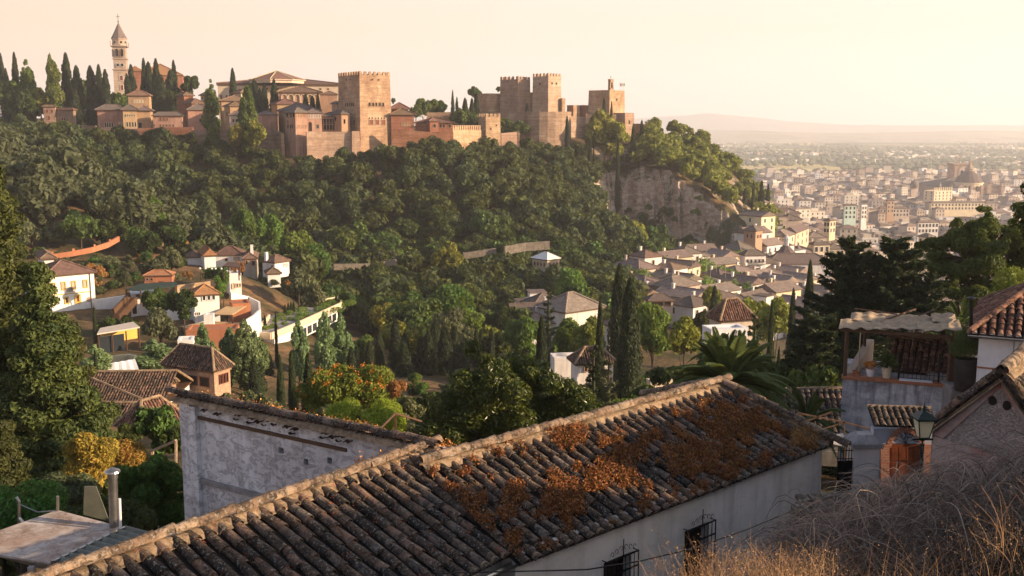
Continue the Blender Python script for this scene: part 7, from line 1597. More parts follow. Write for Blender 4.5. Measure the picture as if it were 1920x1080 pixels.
# pots on the terrace
def pot(name, label, c, r, h, mat): mb = MB(); mb.lathe([(.02, 0), (r*.7, 0), (r, h), (r*1.1, h), (r*1.1, h*1.06), (r*.9, h*1.06), (r*.88, h*.92), (.02, h*.92)], tuple(c), 14); o = mb.obj(name, M[mat]); return o
c_ = tp_(1.35, .25, .07); rp = empty('potted_plant', tuple(c_), 0, 'spiky yucca in a pale pot at the terrace corner', 'plant'); o = pot('pot', '', (0, 0, 0), .16, .34, 'cream_wall'); o.parent = rp
mb = MB()
for i in range(170):
    a = rg.random()*6.28; el = rg.uniform(-.5, 1.45); d_ = A3([math.cos(a)*math.cos(el), math.sin(a)*math.cos(el), math.sin(el)]); L = rg.uniform(.25, .55); p0 = A3([0, 0, .42+rg.random()*.15]); s_ = np.cross(d_, [0, 0, 1.]); s_ /= np.linalg.norm(s_)+1e-6
    mb.add([p0-s_*.008, p0+s_*.008, p0+d_*L*.6+s_*.01+[0, 0, .02], p0+d_*L-[0, 0, .06*L], p0+d_*L*.6-s_*.01+[0, 0, .02]], [(0, 1, 2, 3, 4)])
mb.tube([(0, 0, .3), (0, 0, .55)], .04, 6); o = mb.obj('leaf_crown', M['palm_leaf'], rp)
c_ = tp_(.85, .3, .07); rp = empty('potted_plant', tuple(c_), 0, 'orange flowering plant in a white pot left of the yucca', 'plant'); o = pot('pot', '', (0, 0, 0), .14, .24, 'cleanwhite'); o.parent = rp; mb = MB(); cloud(mb, [(0, 0, .34), (.08, 0, .42), (-.08, .05, .38)], [.14, .12, .12], 500, .03); mb.obj('flowers', M['trumpet_bloom'], rp)
c_ = tp_(.42, .2, .07); rp = empty('terracotta_bowl', tuple(c_), 0, 'small dark clay bowl on the terrace ledge', 'bowl'); o = pot('bowl', '', (0, 0, 0), .13, .16, 'terracotta'); o.parent = rp
mb = MB(); mb.hexa([tp_(1.75, -.03, .07), tp_(2.75, .0, .07), tp_(2.75, .25, .07), tp_(1.75, .22, .07)], [tp_(1.75, -.03, .11), tp_(2.75, .0, .10), tp_(2.75, .25, .10), tp_(1.75, .22, .11)]); mb.obj('board', M['cleanwhite'], label='pale flat board lying along the terrace ledge', cat='board')
# big tarred planter with fern and its wall
pc = at(1811, 700, 31.0); rp = empty('planter', (pc[0], pc[1], pc[2]-.6), 0, 'large dark round planter holding a bushy fern beside the white house', 'planter'); ivq = Matrix.Translation(rp.location).inverted()
mb = MB(); r_ = szpx(22, 31)*1.0; mb.lathe([(.02, -.62), (r_*.8, -.55), (r_, -.2), (r_, .48), (r_*.93, .48), (r_*.9, .38), (.02, .38)], tuple(pc+[0, 0, 0]), 20); o = mb.obj('barrel', M['planter'], rp, smooth=True); o.matrix_parent_inverse = ivq
mb = MB(); cloud(mb, [pc+[x, y, z] for x, y, z in ((0, 0, .8), (.25, 0, 1.0), (-.2, .1, .75), (.1, 0, 1.3), (-.1, 0, 1.05))], [.34, .3, .3, .28, .3], 5200, .045, asp=.25, cull=.3); o = mb.obj('fern', M['palm_leaf'], rp); o.matrix_parent_inverse = ivq
mb = MB(); a, b_ = at(1783, 745, 31.3), at(1838, 750, 31.3); quad_wall(mb, a, b_, b_+A3([0, 2, 0]), a+A3([0, 2, 0]), a[2]-3.6, pc[2]-.5); mb.obj('garden_wall', M['concrete'], label='grey cement wall carrying the dark planter', cat='wall')
# white house at the right edge
WH = at(1836, 628, 30.0); zE = WH[2]; dwh = A3([math.cos(math.radians(-27)), math.sin(math.radians(-27)), 0]); nwh = A3([-dwh[1], dwh[0], 0])
rt = empty('white_house', (WH[0], WH[1], zE-6), 0, 'clean white house with rounded eave tiles at the right edge, above the gabled house', 'house'); ivw = Matrix.Translation(rt.location).inverted()
def aw(mb, name, mat): o = mb.obj(name, M[mat] if isinstance(mat, str) else mat, rt); o.matrix_parent_inverse = ivw; return o
def wp(s, d, z): return WH+dwh*s+nwh*d+A3([0, 0, z])
mb = MB(); quad_wall(mb, wp(0, 0, 0), wp(7, 0, 0), wp(7, 6, 0), wp(0, 6, 0), zE-6, zE); aw(mb, 'wall', 'cleanwhite')
mb = MB(); mb.bar(wp(-.01, -.01, -.98), wp(7, -.01, -.98), .03, .045); aw(mb, 'string_course', 'terracotta')
mb = MB(); mb.tube([wp(.95, -.012, 0), wp(.95, -.012, -.97)], .009, 4); aw(mb, 'cable', 'darkmetal')
q_ = [wp(-.25, -.28, .06), wp(7.2, -.28, .06), wp(7.2, 3.2, 1.5), wp(1.8, 3.2, 1.5)]; tiled_plane('roof', q_, 'tile_red', rt, .235, .30, ivw, 31, rad=.09, seg=7)
tiled_plane('roof', [wp(-.25, -.28, .06), wp(1.8, 3.2, 1.5), wp(1.8, 3.3, 1.5), wp(-.25, 6.5, .06)], 'tile_red', rt, .235, .30, ivw, 32, rad=.09)
mb = MB(); mb.tube([wp(-.25, -.28, .16), wp(1.8, 3.2, 1.62)], .09, 8); aw(mb, 'hip_ridge', 'tile_red')
mb = MB()
for s in np.arange(-.12, 7.1, .235): mb.prism([wp(s, -.30, .09)+dwh*(.075*math.cos(a))+A3([0, 0, .08*math.sin(a)]) for a in np.linspace(0, PI, 7)], nwh*.04)
aw(mb, 'eave_plug', 'cleanwhite')
mb = MB(); an = np.linspace(PI, 2*PI, 7); ro = A3([[wp(s, -.36, .03)-nwh*.06*math.cos(a)*1+A3([0, 0, .06*math.sin(a)]) for a in an] for s in (-.3, 7.2)]); mb.grid(ro); mb.grid(ro-A3([0, 0, .005]), flip=True); aw(mb, 'gutter', 'steel')
mb = MB(); p = at(1821, 640, 30.5); q = at(1821, 562, 30.5); mb.tube([p, q], .055, 8); mb.lathe([(.07, 0), (.14, .02), (.14, .06), (.02, .10)], tuple(q), 10); mb.obj('stove_pipe', M['darkmetal'], label='thin dark stove pipe with a round cap at the white house corner', cat='pipe')
# small house behind the terrace
p = at(1682, 655, 45); rt = empty('small_house', tuple(p), math.radians(-15), 'small white house with curved tiles seen through the pergola', 'house'); mb = MB(); mb.box(.2, 4.5, 0, 3, -3, 0); mb.obj('wall', M['cleanwhite'], rt)
tiled_plane('roof', [(0, -.25, 0.02), (4.7, -.25, .02), (4.7, 2, .95), (1.0, 2, .95)], 'tile', rt, .24, .35, None, 41)
# gabled house, right -----
GY = 20.0; apex = at(1880, 700, GY+.3); gl = at(1748, 808, GY-1.2); 
gd = A3([math.cos(math.radians(-37)), math.sin(math.radians(-37)), 0]); gn = A3([gd[1], -gd[0], 0])   # gable plane direction, normal toward camera
g0 = hit(1748, 808, at(1748, 808, 18.6), gn); ga = hit(1880, 712, g0, gn); ge = hit(1985, 860, g0, gn)
rt = empty('gable_house', (g0[0], g0[1], -10), 0, 'rough cast gabled house with flaking red paint, two vent holes and an old tiled roof', 'house'); ivg = Matrix.Translation(rt.location).inverted()
def ag(mb, name, mat, smooth=False, label=None): o = mb.obj(name, M[mat] if isinstance(mat, str) else mat, rt, smooth=smooth, label=label); o.matrix_parent_inverse = ivg; return o
def gpt(px, py): return hit(px, py, g0, gn)
B0 = gpt(1748, 960); B1 = gpt(2100, 1080); B0 = A3([g0[0], g0[1], -10.5]); B1 = A3([ge[0], ge[1], -10.5])
sl_ = ga-g0; Lb = gpt(1748, 826)
mb = MB(); mb.prism([B0, B1, ge, ga, g0], -gn*5); ag(mb, 'wall', 'pebble')
mb = MB(); band = [gpt(1750, 812), gpt(1876, 716), gpt(1876, 726), gpt(1768, 822)]; mb.prism([p+gn*.012 for p in band], gn*.02); band = [gpt(1752, 816), gpt(1768, 822), gpt(1925, 868), gpt(1925, 878), gpt(1752, 832)]; mb.prism([p+gn*.012 for p in band], gn*.02); mb.prism([gpt(x, y)+gn*.012 for x, y in ((1882, 716), (1980, 850), (1966, 850), (1877, 726))], gn*.02); ag(mb, 'red_band', 'redpaint')
mb = MB(); mb.prism([gpt(x, y)+gn*.008 for x, y in ((1748, 832), (1925, 880), (1925, 960), (1748, 960))], gn*.012); ag(mb, 'lower_wall', 'redpaint')
for x, y in ((1861, 751), (1888, 760)): mb = MB(); c_ = gpt(x, y)+gn*.01; mb.prism([c_+gd*.07*math.cos(a)+A3([0, 0, .09*math.sin(a)]) for a in np.linspace(0, 2*PI, 14, endpoint=False)], gn*.008); ag(mb, 'vent_hole', 'shade')
ov = gn*.14; bk = -gn*5
for k, (p, q, sd) in enumerate(((g0, ga, 51), (ge, ga, 52))):
    d_ = (p-q)/np.linalg.norm(p-q)*.22; quad = [q+ov+A3([0, 0, .08]), p+d_+ov+A3([0, 0, .08]), p+d_+bk+A3([0, 0, .08]), q+bk+A3([0, 0, .08])]; tiled_plane('roof', quad, 'tile', rt, .24, .34, ivg, sd, rad=.095, seg=7)
    mt_, mm_ = MB(), MB(); ridge(mt_, mm_, p+d_+gn*.02+A3([0, 0, .06]), q+gn*.02+A3([0, 0, .06]), r=.09, mh=.06, mw=.13, L=.32, seed=sd); ag(mt_, 'verge_tile', 'tile'); ag(mm_, 'verge_mortar', 'mortar', True)
mt_, mm_ = MB(), MB(); ridge(mt_, mm_, ga+ov+A3([0, 0, .08]), ga+bk+A3([0, 0, .08]), r=.12, seed=55); ag(mt_, 'ridge_tile', 'ridge_tan'); ag(mm_, 'ridge_mortar', 'mortar', True)
# brick arch doorway with blue wall and little tiled roof
DY = 24.0; dn_ = A3([math.sin(math.radians(-6)), -math.cos(math.radians(-6)), 0]); D0 = at(1697, 860, DY)
def dp(px, py, o=0): return hit(px, py, D0, dn_)+dn_*o
rt = empty('arched_doorway', tuple(D0-[0, 0, 1.5]), 0, 'brick arched doorway with varnished red brown door, iron fanlight and little tiled hood', 'doorway'); ivd = Matrix.Translation(rt.location).inverted()
def ad(mb, name, mat): o = mb.obj(name, M[mat] if isinstance(mat, str) else mat, rt); o.matrix_parent_inverse = ivd; return o
mb = MB(); mb.prism([dp(x, y) for x, y in ((1638, 805), (1760, 805), (1760, 970), (1638, 970))], -dn_*.3); ad(mb, 'wall', 'blue_wall')
cA = (1697, 838); mb = MB(); ro, ri = 36, 27
for k in range(15):
    a0_, a1_ = PI*k/15+.02, PI*(k+1)/15-.02
    mb.prism([dp(cA[0]+r_*math.cos(a), cA[1]-r_*1.08*math.sin(a), .03) for r_, a in ((ri, a0_), (ro, a0_), (ro, a1_), (ri, a1_))], dn_*.05)
ad(mb, 'brick_arch', M['redbrick'])
for x0_, x1_ in ((1650, 1666), (1727, 1744)): mb = MB(); mb.prism([dp(x, y, .02) for x, y in ((x0_, 832), (x1_, 832), (x1_, 970), (x0_, 970))], dn_*.07); ad(mb, 'brick_pier', M['redbrick'])
mb = MB(); mb.prism([dp(x, y, .01) for x, y in ((1667, 832), (1726, 832), (1726, 970), (1667, 970))], dn_*.02); dr = ad(mb, 'door', 'door')
mb = MB()
for x0_, x1_ in ((1671, 1683), (1685, 1697), (1699, 1711), (1713, 1724)):
    for y0_, y1_ in ((838, 862), (866, 900)): mb.prism([dp(x, y, .032) for x, y in ((x0_, y0_), (x1_, y0_), (x1_, y1_), (x0_, y1_))], dn_*.015)
ad(mb, 'door_panel', 'door')
mb = MB(); mb.prism([dp(cA[0]+26*math.cos(a), 831-24*math.sin(a), .008) for a in np.linspace(0, PI, 14)], dn_*.01); ad(mb, 'fanlight', m_plain('fanlight_glass', (.42,.46,.56), .3, .1))
mb = MB()
for k, (cx_, cy_, r_, t0) in enumerate(((1678, 822, 6, 0), (1688, 815, 7, 1), (1706, 815, 7, 2.5), (1717, 822, 6, 3), (1697, 822, 6, 4), (1697, 812, 4, 5))): mb.tube([dp(cx_+r_*(1-a/9)*math.cos(a+t0), cy_-r_*(1-a/9)*math.sin(a+t0), .035) for a in np.linspace(0, 7, 20)], .007, 4)
for a in (0.5, 1.1, 1.57, 2.0, 2.6): mb.tube([dp(1697, 831, .03), dp(1697+25*math.cos(a), 831-23*math.sin(a), .03)], .006, 4)
ad(mb, 'iron_scroll', M['darkmetal'])
e_a, e_b = dp(1634, 794, .25), dp(1756, 794, .25); e_a[2] = e_b[2] = dp(1697, 795, .25)[2]; h_a, h_b = e_a-dn_*.75+A3([0, 0, .28]), e_b-dn_*.75+A3([0, 0, .28]); tiled_plane('hood_roof', [e_a, e_b, h_b, h_a], 'tile', rt, .15, .3, ivd, 61, rad=.058)
mb = MB(); mb.tube([h_a, h_b], .05, 6); ad(mb, 'hood_ridge', 'mortar')
# gate pillar and iron gate
PY = 22.5; p0, p1 = at(1603, 840, PY), at(1650, 840, PY); pw = p1[0]-p0[0]
rt = empty('gate_pillar', (p0[0], PY, p0[2]-2.6), 0, 'plastered gate pillar with a grey pyramidal cap between iron gate and brick doorway', 'pillar'); mb = MB(); mb.box(0, pw, 0, pw, 0, 2.6); mb.obj('shaft', M['housewhite'], rt)
mb = MB(); o_ = .06; z = 2.6; mb.box(-o_, pw+o_, -o_, pw+o_, z, z+.10); mb.hexa([(-o_, -o_, z+.1), (pw+o_, -o_, z+.1), (pw+o_, pw+o_, z+.1), (-o_, pw+o_, z+.1)], [(pw*.22, pw*.22, z+.27), (pw*.78, pw*.22, z+.27), (pw*.78, pw*.78, z+.27), (pw*.22, pw*.78, z+.27)]); mb.obj('cap', M['concrete'], rt)
ga0, ga1 = at(1571, 860, 22.6), at(1602, 850, 22.6); rt = empty('iron_gate', tuple(ga0-[0, 0, 1.5]), 0, 'solid black iron gate leaf with spikes between the house corner and the pillar', 'gate'); ivk = Matrix.Translation(rt.location).inverted()
mb = MB(); quad_wall(mb, ga0, ga1, ga1+A3([0, .04, 0]), ga0+A3([0, .04, 0]), ga0[2]-1.6, ga0[2]-.05); o = mb.obj('gate_panel', M['darkmetal'], rt); o.matrix_parent_inverse = ivk
mb = MB()
for t in np.linspace(0, 1, 7): p = ga0+(ga1-ga0)*t; p[2] = ga0[2]; mb.tube([p-[0, 0, .1], p+[0, 0, .26]], .011, 5)
for z in (.0, .2): mb.bar(A3([ga0[0], ga0[1], ga0[2]+z]), A3([ga1[0], ga1[1], ga0[2]+z]), .02)
o = mb.obj('spike_rail', M['darkmetal'], rt); o.matrix_parent_inverse = ivk
# street lantern
LY = 15.5; lp = at(1730, 820, LY); rt = empty('street_lantern', tuple(lp-[0, 0, 2.0]), 0, 'four sided street lantern with frosted panes and dark green roof before the gabled house', 'lantern'); k = LY/1920.0
def al(mb, name, mat): return mb.obj(name, M[mat] if isinstance(mat, str) else mat, rt)
gm = m_plain('lantern_green', (.02,.035,.03), .4, .15, 8, .3); Z = 2.0; r2 = 2**.5
def sq(prof): mb = MB(); mb.lathe([(r*k*r2, Z+z*k) for r, z in prof], (0, 0, 0), 4, sq=True); return mb
al(sq([(9, 1), (15.5, 37)]), 'glass', 'frost')
al(sq([(19, 37), (19, 40), (13, 46), (12, 48), (5, 52), (4, 52.5), (0.1, 53)]), 'lamp_roof', gm)
mb = MB(); mb.lathe([(4*k, Z+52*k), (3*k, Z+56*k), (5*k, Z+58*k), (2*k, Z+60*k), (3*k, Z+62*k), (1*k, Z+64*k), (.4*k, Z+70*k)], (0, 0, 0), 10); al(mb, 'finial', gm)
mb = MB()
for sx, sy in ((1, 1), (1, -1), (-1, 1), (-1, -1)): mb.bar((sx*9*k, sy*9*k, Z+1*k), (sx*15.6*k, sy*15.6*k, Z+37*k), .014)
for s_, z in ((9, 1), (15.6, 37)):
    for a, b_ in (((1, 1), (1, -1)), ((1, -1), (-1, -1)), ((-1, -1), (-1, 1)), ((-1, 1), (1, 1))): mb.bar((a[0]*s_*k, a[1]*s_*k, Z+z*k), (b_[0]*s_*k, b_[1]*s_*k, Z+z*k), .016)
al(mb, 'lamp_frame', gm)
mb = MB(); mb.lathe([(6*k, Z+1*k), (3*k, Z-3*k), (5*k, Z-6*k), (1.6*k, Z-8*k), (1.6*k, Z-30*k)], (0, 0, 0), 10); mb.tube([(0, 0, Z-.1), (0, 0, -2.6)], .035, 8); mb.bar((-.16, 0, Z-.03), (.16, 0, Z-.03), .03); al(mb, 'post', gm)
# low roof and bare awning frame between palm and terrace
p = at(1480, 772, 38); rt = empty('low_roof_house', tuple(p), math.radians(-8), 'old low house with dark tiled roof beyond the bare awning frame', 'house'); mb = MB(); mb.box(-.5, 3.6, .3, 3, -2.2, -.9); mb.obj('wall', M['concrete'], rt)
tiled_plane('roof', [(-.8, 0, -.75), (3.9, 0, -.75), (3.6, 2.6, .35), (.2, 2.6, .1)], 'tile', rt, .24, .35, None, 71)
mb = MB(); mb.tube([(.1, 2.6, .2), (3.7, 2.6, .45)], .09, 6); mb.obj('ridge', M['mortar'], rt)
mb = MB(); mb.grid(A3([[(x, y, -1.3-.3*y-.2*math.sin(x)) for y in np.linspace(-2.6, 0, 6)] for x in np.linspace(.2, 3.8, 8)])); mb.obj('lean_to', M['concrete'], rt)
fr = empty('awning_frame', tuple(at(1500, 800, 27)), 0, 'bare rusty metal awning frame above the hip end of the tiled roof', 'frame'); ivr = Matrix.Translation(fr.location).inverted(); mb = MB(); FY = 27
F_ = lambda x, y, Y=FY: at(x, y, Y)
for a, b_ in (((1500, 775), (1502, 830)), ((1583, 790), (1584, 860)), ((1640, 805), (1640, 830)), ((1500, 775), (1583, 792)), ((1583, 792), (1640, 806)), ((1500, 775), (1452, 786)), ((1450, 786), (1500, 812)), ((1583, 792), (1530, 808)), ((1510, 790), (1560, 772)), ((1502, 778), (1514, 800)), ((1640, 806), (1636, 820))): mb.bar(F_(*a), F_(*b_), .035)
o = mb.obj('frame', M['wood'], fr); o.matrix_parent_inverse = ivr
mb = MB(); mb.grid(A3([[F_(1455+x*125+y*12, 800+y*22+10*x+5*math.sin(x*9), 28-y*2) for y in np.linspace(0, 1, 6)] for x in np.linspace(0, 1, 20)])); mb.grid(A3([[F_(1455+x*125+y*12, 801+y*22+10*x+5*math.sin(x*9), 28-y*2) for y in np.linspace(0, 1, 6)] for x in np.linspace(0, 1, 20)]), flip=True); o = mb.obj('tarpaulin', M['concrete'], fr); o.matrix_parent_inverse = ivr
# cable
Pc = [at(820, 1075, 13.6), at(1100, 1068, 12.2), at(1200, 1052, 12.4), at(1300, 1028, 13), at(1400, 993, 14.5), at(1480, 960, 16.5), at(1572, 918, 20)]
tt = np.linspace(0, len(Pc)-1, 60); Pc = A3(Pc); cu = np.stack([np.interp(tt, range(len(Pc)), Pc[:, i]) for i in range(3)], 1); mb = MB(); mb.tube(cu, .010, 5); mb.obj('cable', M['darkmetal'], label='black cable sagging in front of the barred windows', cat='cable')
# ------------------------------------------------------------------ near trees
def near_tree(name, label, cat, px, ytop, Y, C, R, n, leaf, mat, trunk_h=None, flat=.9, asp=.5, core=.5, tr=.12, tilt=.6, cull=.7, pyc=None):
    leaf *= 1.45; n = int(n*.62)
    """C offsets in metres around the crown centre at picture point (px, pyc)"""
    c = at(px, pyc, Y); g_ = on(px, Y); rt = empty(name, (c[0], c[1], g_[2]-.1), 0, label, cat)
    off = A3([0, 0, c[2]-rt.location.z]); mb = MB(); cloud(mb, [A3(q)+off for q in C], R, n, leaf, 0, flat, asp, tilt, .25, cull, core); mb.obj('crown', M[mat], rt)
    mb = MB(); trunk(mb, max(.8, off[2]-.2), tr, [A3(q)+off for q in C[:5]], lean=.03); mb.obj('trunk', M['bark'], rt); return rt
def blobset(w, h, d, n, r0, r1, shape=None, up=0):
    C, R = [], []
    while len(C) < n:
        q = rg.uniform(-1, 1, 3)
        if (q**2).sum() > 1: continue
        r = rg.uniform(r0, r1); C.append(q*[w/2-r*.6, d/2-r*.6, h/2-r*.6]); R.append(r)
    return C, R
# big conifer at the left: three merging spires of clumped fronds
def clumpy_conifer(name, label, px, ytop, Y, Rb, n, leaf, mat, nb=90, zcut=0.05, top_off=0, core=.62, rr=(.075, .12)):
    g_ = on(px, Y); zt_ = at(px, ytop, Y)[2]; H = zt_-g_[2]; rt = empty(name, (xat(px, Y, (zt_+g_[2])/2), Y, g_[2]), 0, label, 'conifer'); C, R = [], []
    for i in range(nb):
        t = zcut+(1-zcut)*rg.random()**1.25; w = Rb*(1-t)**.85*(1+.15*math.sin(t*19)); a = rg.random()*2*PI; q = rg.uniform(.35, 1.0); C.append(A3([w*q*math.cos(a), w*q*math.sin(a), t*H])); R.append(max(.3, H*rg.uniform(.035, .085)*(1-.45*t)))
    mb = MB(); cloud(mb, C, R, n, leaf, 0, .55, .42, .5, .3, .78, core); mb.lathe([(Rb*.22, H*.02), (Rb*.2, H*.3), (Rb*.12, H*.6), (.05, H*.85)], (0, 0, 0), 9); mb.obj('crown', M[mat], rt)
    mb = MB(); mb.tube([(0, 0, -.3), (0, 0, H*.5)], .35, 8); mb.obj('trunk', M['bark'], rt); return rt
clumpy_conifer('conifer', 'giant shaggy conifer filling the left edge with sunlit frond tips', -14, 270, 44, 4.1, 120000, .12, 'cedar_leaf', 330)
clumpy_conifer('conifer', 'lower broad conifer merging with the giant one at its right side', 86, 500, 41, 3.0, 80000, .11, 'cedar_leaf', 230)
clumpy_conifer('conifer', 'small dark conifer spire at the right flank of the giant one', 140, 620, 42, 2.0, 30000, .10, 'cedar_leaf', 70)
clumpy_conifer('conifer', 'green bushy conifer at the foot of the giant one', 20, 800, 30, 1.8, 30000, .075, 'cedar_leaf', 60)
# giant spreading firs at the right
def fir(name, label, px, ytop, Y, Rb, levels, per, n_per, leaf, mat='fir_leaf', rise=.35, pw=.75, seed=0, ybase=None):
    g_ = on(px, Y); zt_ = at(px, ytop, Y)[2]; H = zt_-g_[2]; rt = empty(name, (xat(px, Y, (zt_+g_[2])/2), Y, g_[2]), 0, label, 'conifer'); mb = MB(); mt = MB(); mt.tube([(0, 0, -.3), (0, 0, H*.97)], [.30, .05], 8)
    for i in range(levels):
        t = .04+.95*(i+.5)/levels; L0 = Rb*(1-t)**pw+.25
        for k in range(max(4, int(per*(1-t*.55)))):
            a = rg.random()*2*PI; L = L0*rg.uniform(.6, 1.12); d_ = A3([math.cos(a), math.sin(a), 0]); q = np.linspace(0, 1, 7); z = t*H+L*rise*(q**1.3)-L*.12*q; P = d_*L*q[:, None]; P[:, 2] = z+rg.normal()*.2
            mt.tube(P, .05*(1-q*.85)*(1.2-t), 4)
            m_ = int(n_per*L/Rb)+20; u = rg.random(m_)**.6; side = rg.normal(size=m_)*.20*L*(1.05-u)*1.0; s_ = A3([-d_[1], d_[0], 0]); B = np.stack([np.interp(u, q, P[:, j]) for j in range(3)], 1)+s_*side[:, None]; B[:, 2] -= np.abs(side)*.35-rg.normal(size=m_)*.07
            T = d_*.9+s_*np.sign(side)[:, None]*.55+A3([0, 0, .42]); leaves(mb, B, np.tile([0, 0, 1.], (m_, 1)), leaf, .30, 0, .55, T)
    mb.lathe([(Rb*.3, H*.06), (Rb*.24, H*.35), (Rb*.1, H*.7), (.05, H*.92)], (0, 0, 0), 9); mb.obj('crown', M[mat], rt); mt.obj('trunk', M['bark'], rt); return rt
fir('fir_tree', 'giant dark spreading fir, left and nearer of the twin firs', 1587, 448, 62, 5.2, 40, 17, 330, .19, pw=.62)
fir('fir_tree', 'giant dark spreading fir, right one of the twin firs', 1672, 448, 60, 5.0, 40, 17, 330, .19, pw=.6)
fir('fir_tree', 'lower dark fir filling the gap between the twin firs and the pine', 1738, 520, 58, 3.8, 24, 14, 260, .18, pw=.6)
fir('fir_tree', 'low dark fir at the left foot of the twin firs', 1530, 590, 56, 3.2, 22, 13, 240, .17, pw=.6)
fir('fir_tree', 'low dark fir in front of the twin firs', 1625, 590, 52, 3.4, 22, 13, 240, .17, pw=.6)
fir('fir_tree', 'small dark fir between white modern house and twin firs', 1412, 588, 80, 1.9, 15, 9, 120, .15)
fir('fir_tree', 'thin sparse fir left of the giant cypress', 1028, 525, 150, 2.4, 16, 8, 90, .22, pw=.9)
fir('fir_tree', 'feathery fir in front of the giant cypress, left one', 1112, 645, 72, 1.3, 15, 9, 110, .12, 'cypress_leaf')
fir('fir_tree', 'feathery fir in front of the giant cypress, right one', 1140, 672, 70, 1.2, 13, 9, 110, .12, 'olive_leaf')
# umbrella pine at right
C, R = [], []
for (x, y, r) in ((-1.9, .2, 1.5), (-1.2, 1.3, 1.5), (.2, 2.1, 1.4), (.9, 2.5, 1.2), (1.9, 1.5, 1.5), (3.0, 1.0, 1.5), (.0, .6, 1.9), (1.6, .2, 1.8), (-2.4, -.8, 1.2), (3.8, .0, 1.4), (-1.0, -1.2, 1.4), (1.0, -1.3, 1.5), (2.8, -1.4, 1.5), (-2.9, .4, .9), (.4, 3.0, .8)):
    for _ in range(9): C.append(A3([x+rg.normal()*.6, rg.normal()*1.4, y+rg.normal()*.45])); R.append(r*rg.uniform(.26, .46))
near_tree('pine_tree', 'broad sunlit pine with yellow green crown at the right, behind the white house roof', 'pine', 1840, 410, 62, C, R, 90000, .085, 'pine_leaf', flat=.7, core=.5, tr=.3, asp=.35, pyc=500)
C2, R2 = blobset(3.4, 3.6, 3, 22, .5, .9); near_tree('pine_tree', 'golden lit lower pine bough right of the broad pine', 'pine', 1905, 500, 48, C2, R2, 30000, .07, 'yellow_leaf', asp=.35, pyc=580)
C2, R2 = blobset(2.4, 3.0, 2.2, 26, .28, .5); near_tree('leafy_tree', 'tree branch tip entering at the right edge against the town', 'tree', 1984, 320, 30, C2, R2, 16000, .05, 'wood_leaf', asp=.5, pyc=385, tr=.08)
# glossy dark tree behind the tiled roof
C, R = [], []
for px, py, r in ((880, 720, .62), (930, 700, .7), (980, 712, .7), (1025, 720, .6), (1070, 745, .55), (1110, 765, .5), (850, 770, .7), (900, 780, .9), (960, 770, .9), (1020, 780, .8), (1080, 790, .6), (1125, 790, .4), (840, 820, .6), (900, 830, .8), (970, 820, .8), (1040, 810, .6), (815, 790, .4), (905, 690, .4), (960, 690, .4)):
    p = at(px, py, 33)-at(960, 780, 33)
    for _ in range(4): C.append(p+rg.normal(size=3)*[.3, .6, .22]); R.append(r*rg.uniform(.5, .85))
near_tree('loquat_tree', 'big glossy dark green tree with sunlit leaf edges right behind the long tiled roof', 'tree', 960, 690, 33, C, R, 70000, .052, 'gloss_leaf', asp=.42, pyc=780, tilt=.75)
C, R = blobset(3.0, 1.5, 2.4, 26, .32, .55); near_tree('lime_shrub', 'bright lime green feathery shrub behind the whitewashed wall', 'shrub', 684, 742, 36, [c-A3([0, 0, c[0]**2*.12]) for c in C], R, 42000, .038, 'lime_leaf', asp=.3, pyc=784, flat=.95)
C, R = blobset(6.6, 2.9, 4, 34, .6, 1.0)
rt = near_tree('trumpet_vine_tree', 'spreading green tree studded with orange blossom behind the lime shrub', 'tree', 655, 672, 62, C, R, 42000, .085, 'trumpet_leaf', pyc=730)
mb = MB(); off = A3([0, 0, at(655, 730, 62)[2]-rt.location.z])
for c, r in zip(C, R):
    for _ in range(4):
        d = rsph(1, .9)[0]; p = c+off+d*r; q = p+rg.normal(size=(28, 3))*.10; leaves(mb, q, rsph(28, .5), .05)
mb.obj('blossom', M['trumpet_bloom'], rt)
for px, yt, w, Y, P_, lb in ((770, 745, 60, 40, P_OBUSH, 'brown green drooping shrub between lime shrub and dark glossy tree'), (745, 715, 44, 58, P_DRY, 'dry brownish tree right of the orange blossom tree'), (850, 760, 70, 48, P_OBUSH, 'dull green thicket shrub behind the valley roof'), (470, 735, 50, 60, P_OLIVE, 'round olive shrub right of the brick tower'), (425, 735, 50, 66, P_OLIVE, 'yellowish shrub at the foot of the brick tower'),
        (400, 742, 16, 90, P_CYPN, 'tiny cypress in front of the brick tower'), (800, 735, 90, 84, P_BUSH, 'low green hedge on the garden slope, left piece'), (880, 745, 90, 86, P_BUSH, 'low green hedge on the garden slope, right piece'), (500, 740, 60, 52, P_OBUSH, 'grey green shrub above the sedum edge'), (610, 760, 50, 40, P_OBUSH, 'shrub with reddish blossoms above the whitewashed wall'),
        (300, 765, 90, 48, P_WOOD, 'dark tree between tiled wing and whitewashed wall'), (330, 800, 60, 34, P_WOOD, 'dark tree touching the whitewashed wall'), (240, 790, 50, 60, P_WOOD, 'dark shrub under the tiled ranges'), (1290, 690, 60, 60, P_BUSH, 'dark shrub behind the hip end of the tiled roof'), (1240, 690, 50, 70, P_BUSH, 'dark shrub under the bright green tree'), (1480, 690, 120, 48, P_WOOD, 'dark leafy tree right of the palm'), (1540, 690, 90, 46, P_WOOD, 'dark leafy tree between palm and terrace'), (1440, 680, 90, 56, P_WOOD, 'dark leafy tree behind the palm'), (1330, 655, 80, 66, P_WOOD, 'leafy tree left behind the palm'), (1400, 640, 70, 74, P_WOOD, 'dark shrub before the white modern house')):
    tree_at(px, yt, 0, Y, P_, 'garden_shrub', lb, 'shrub', wpx=w)
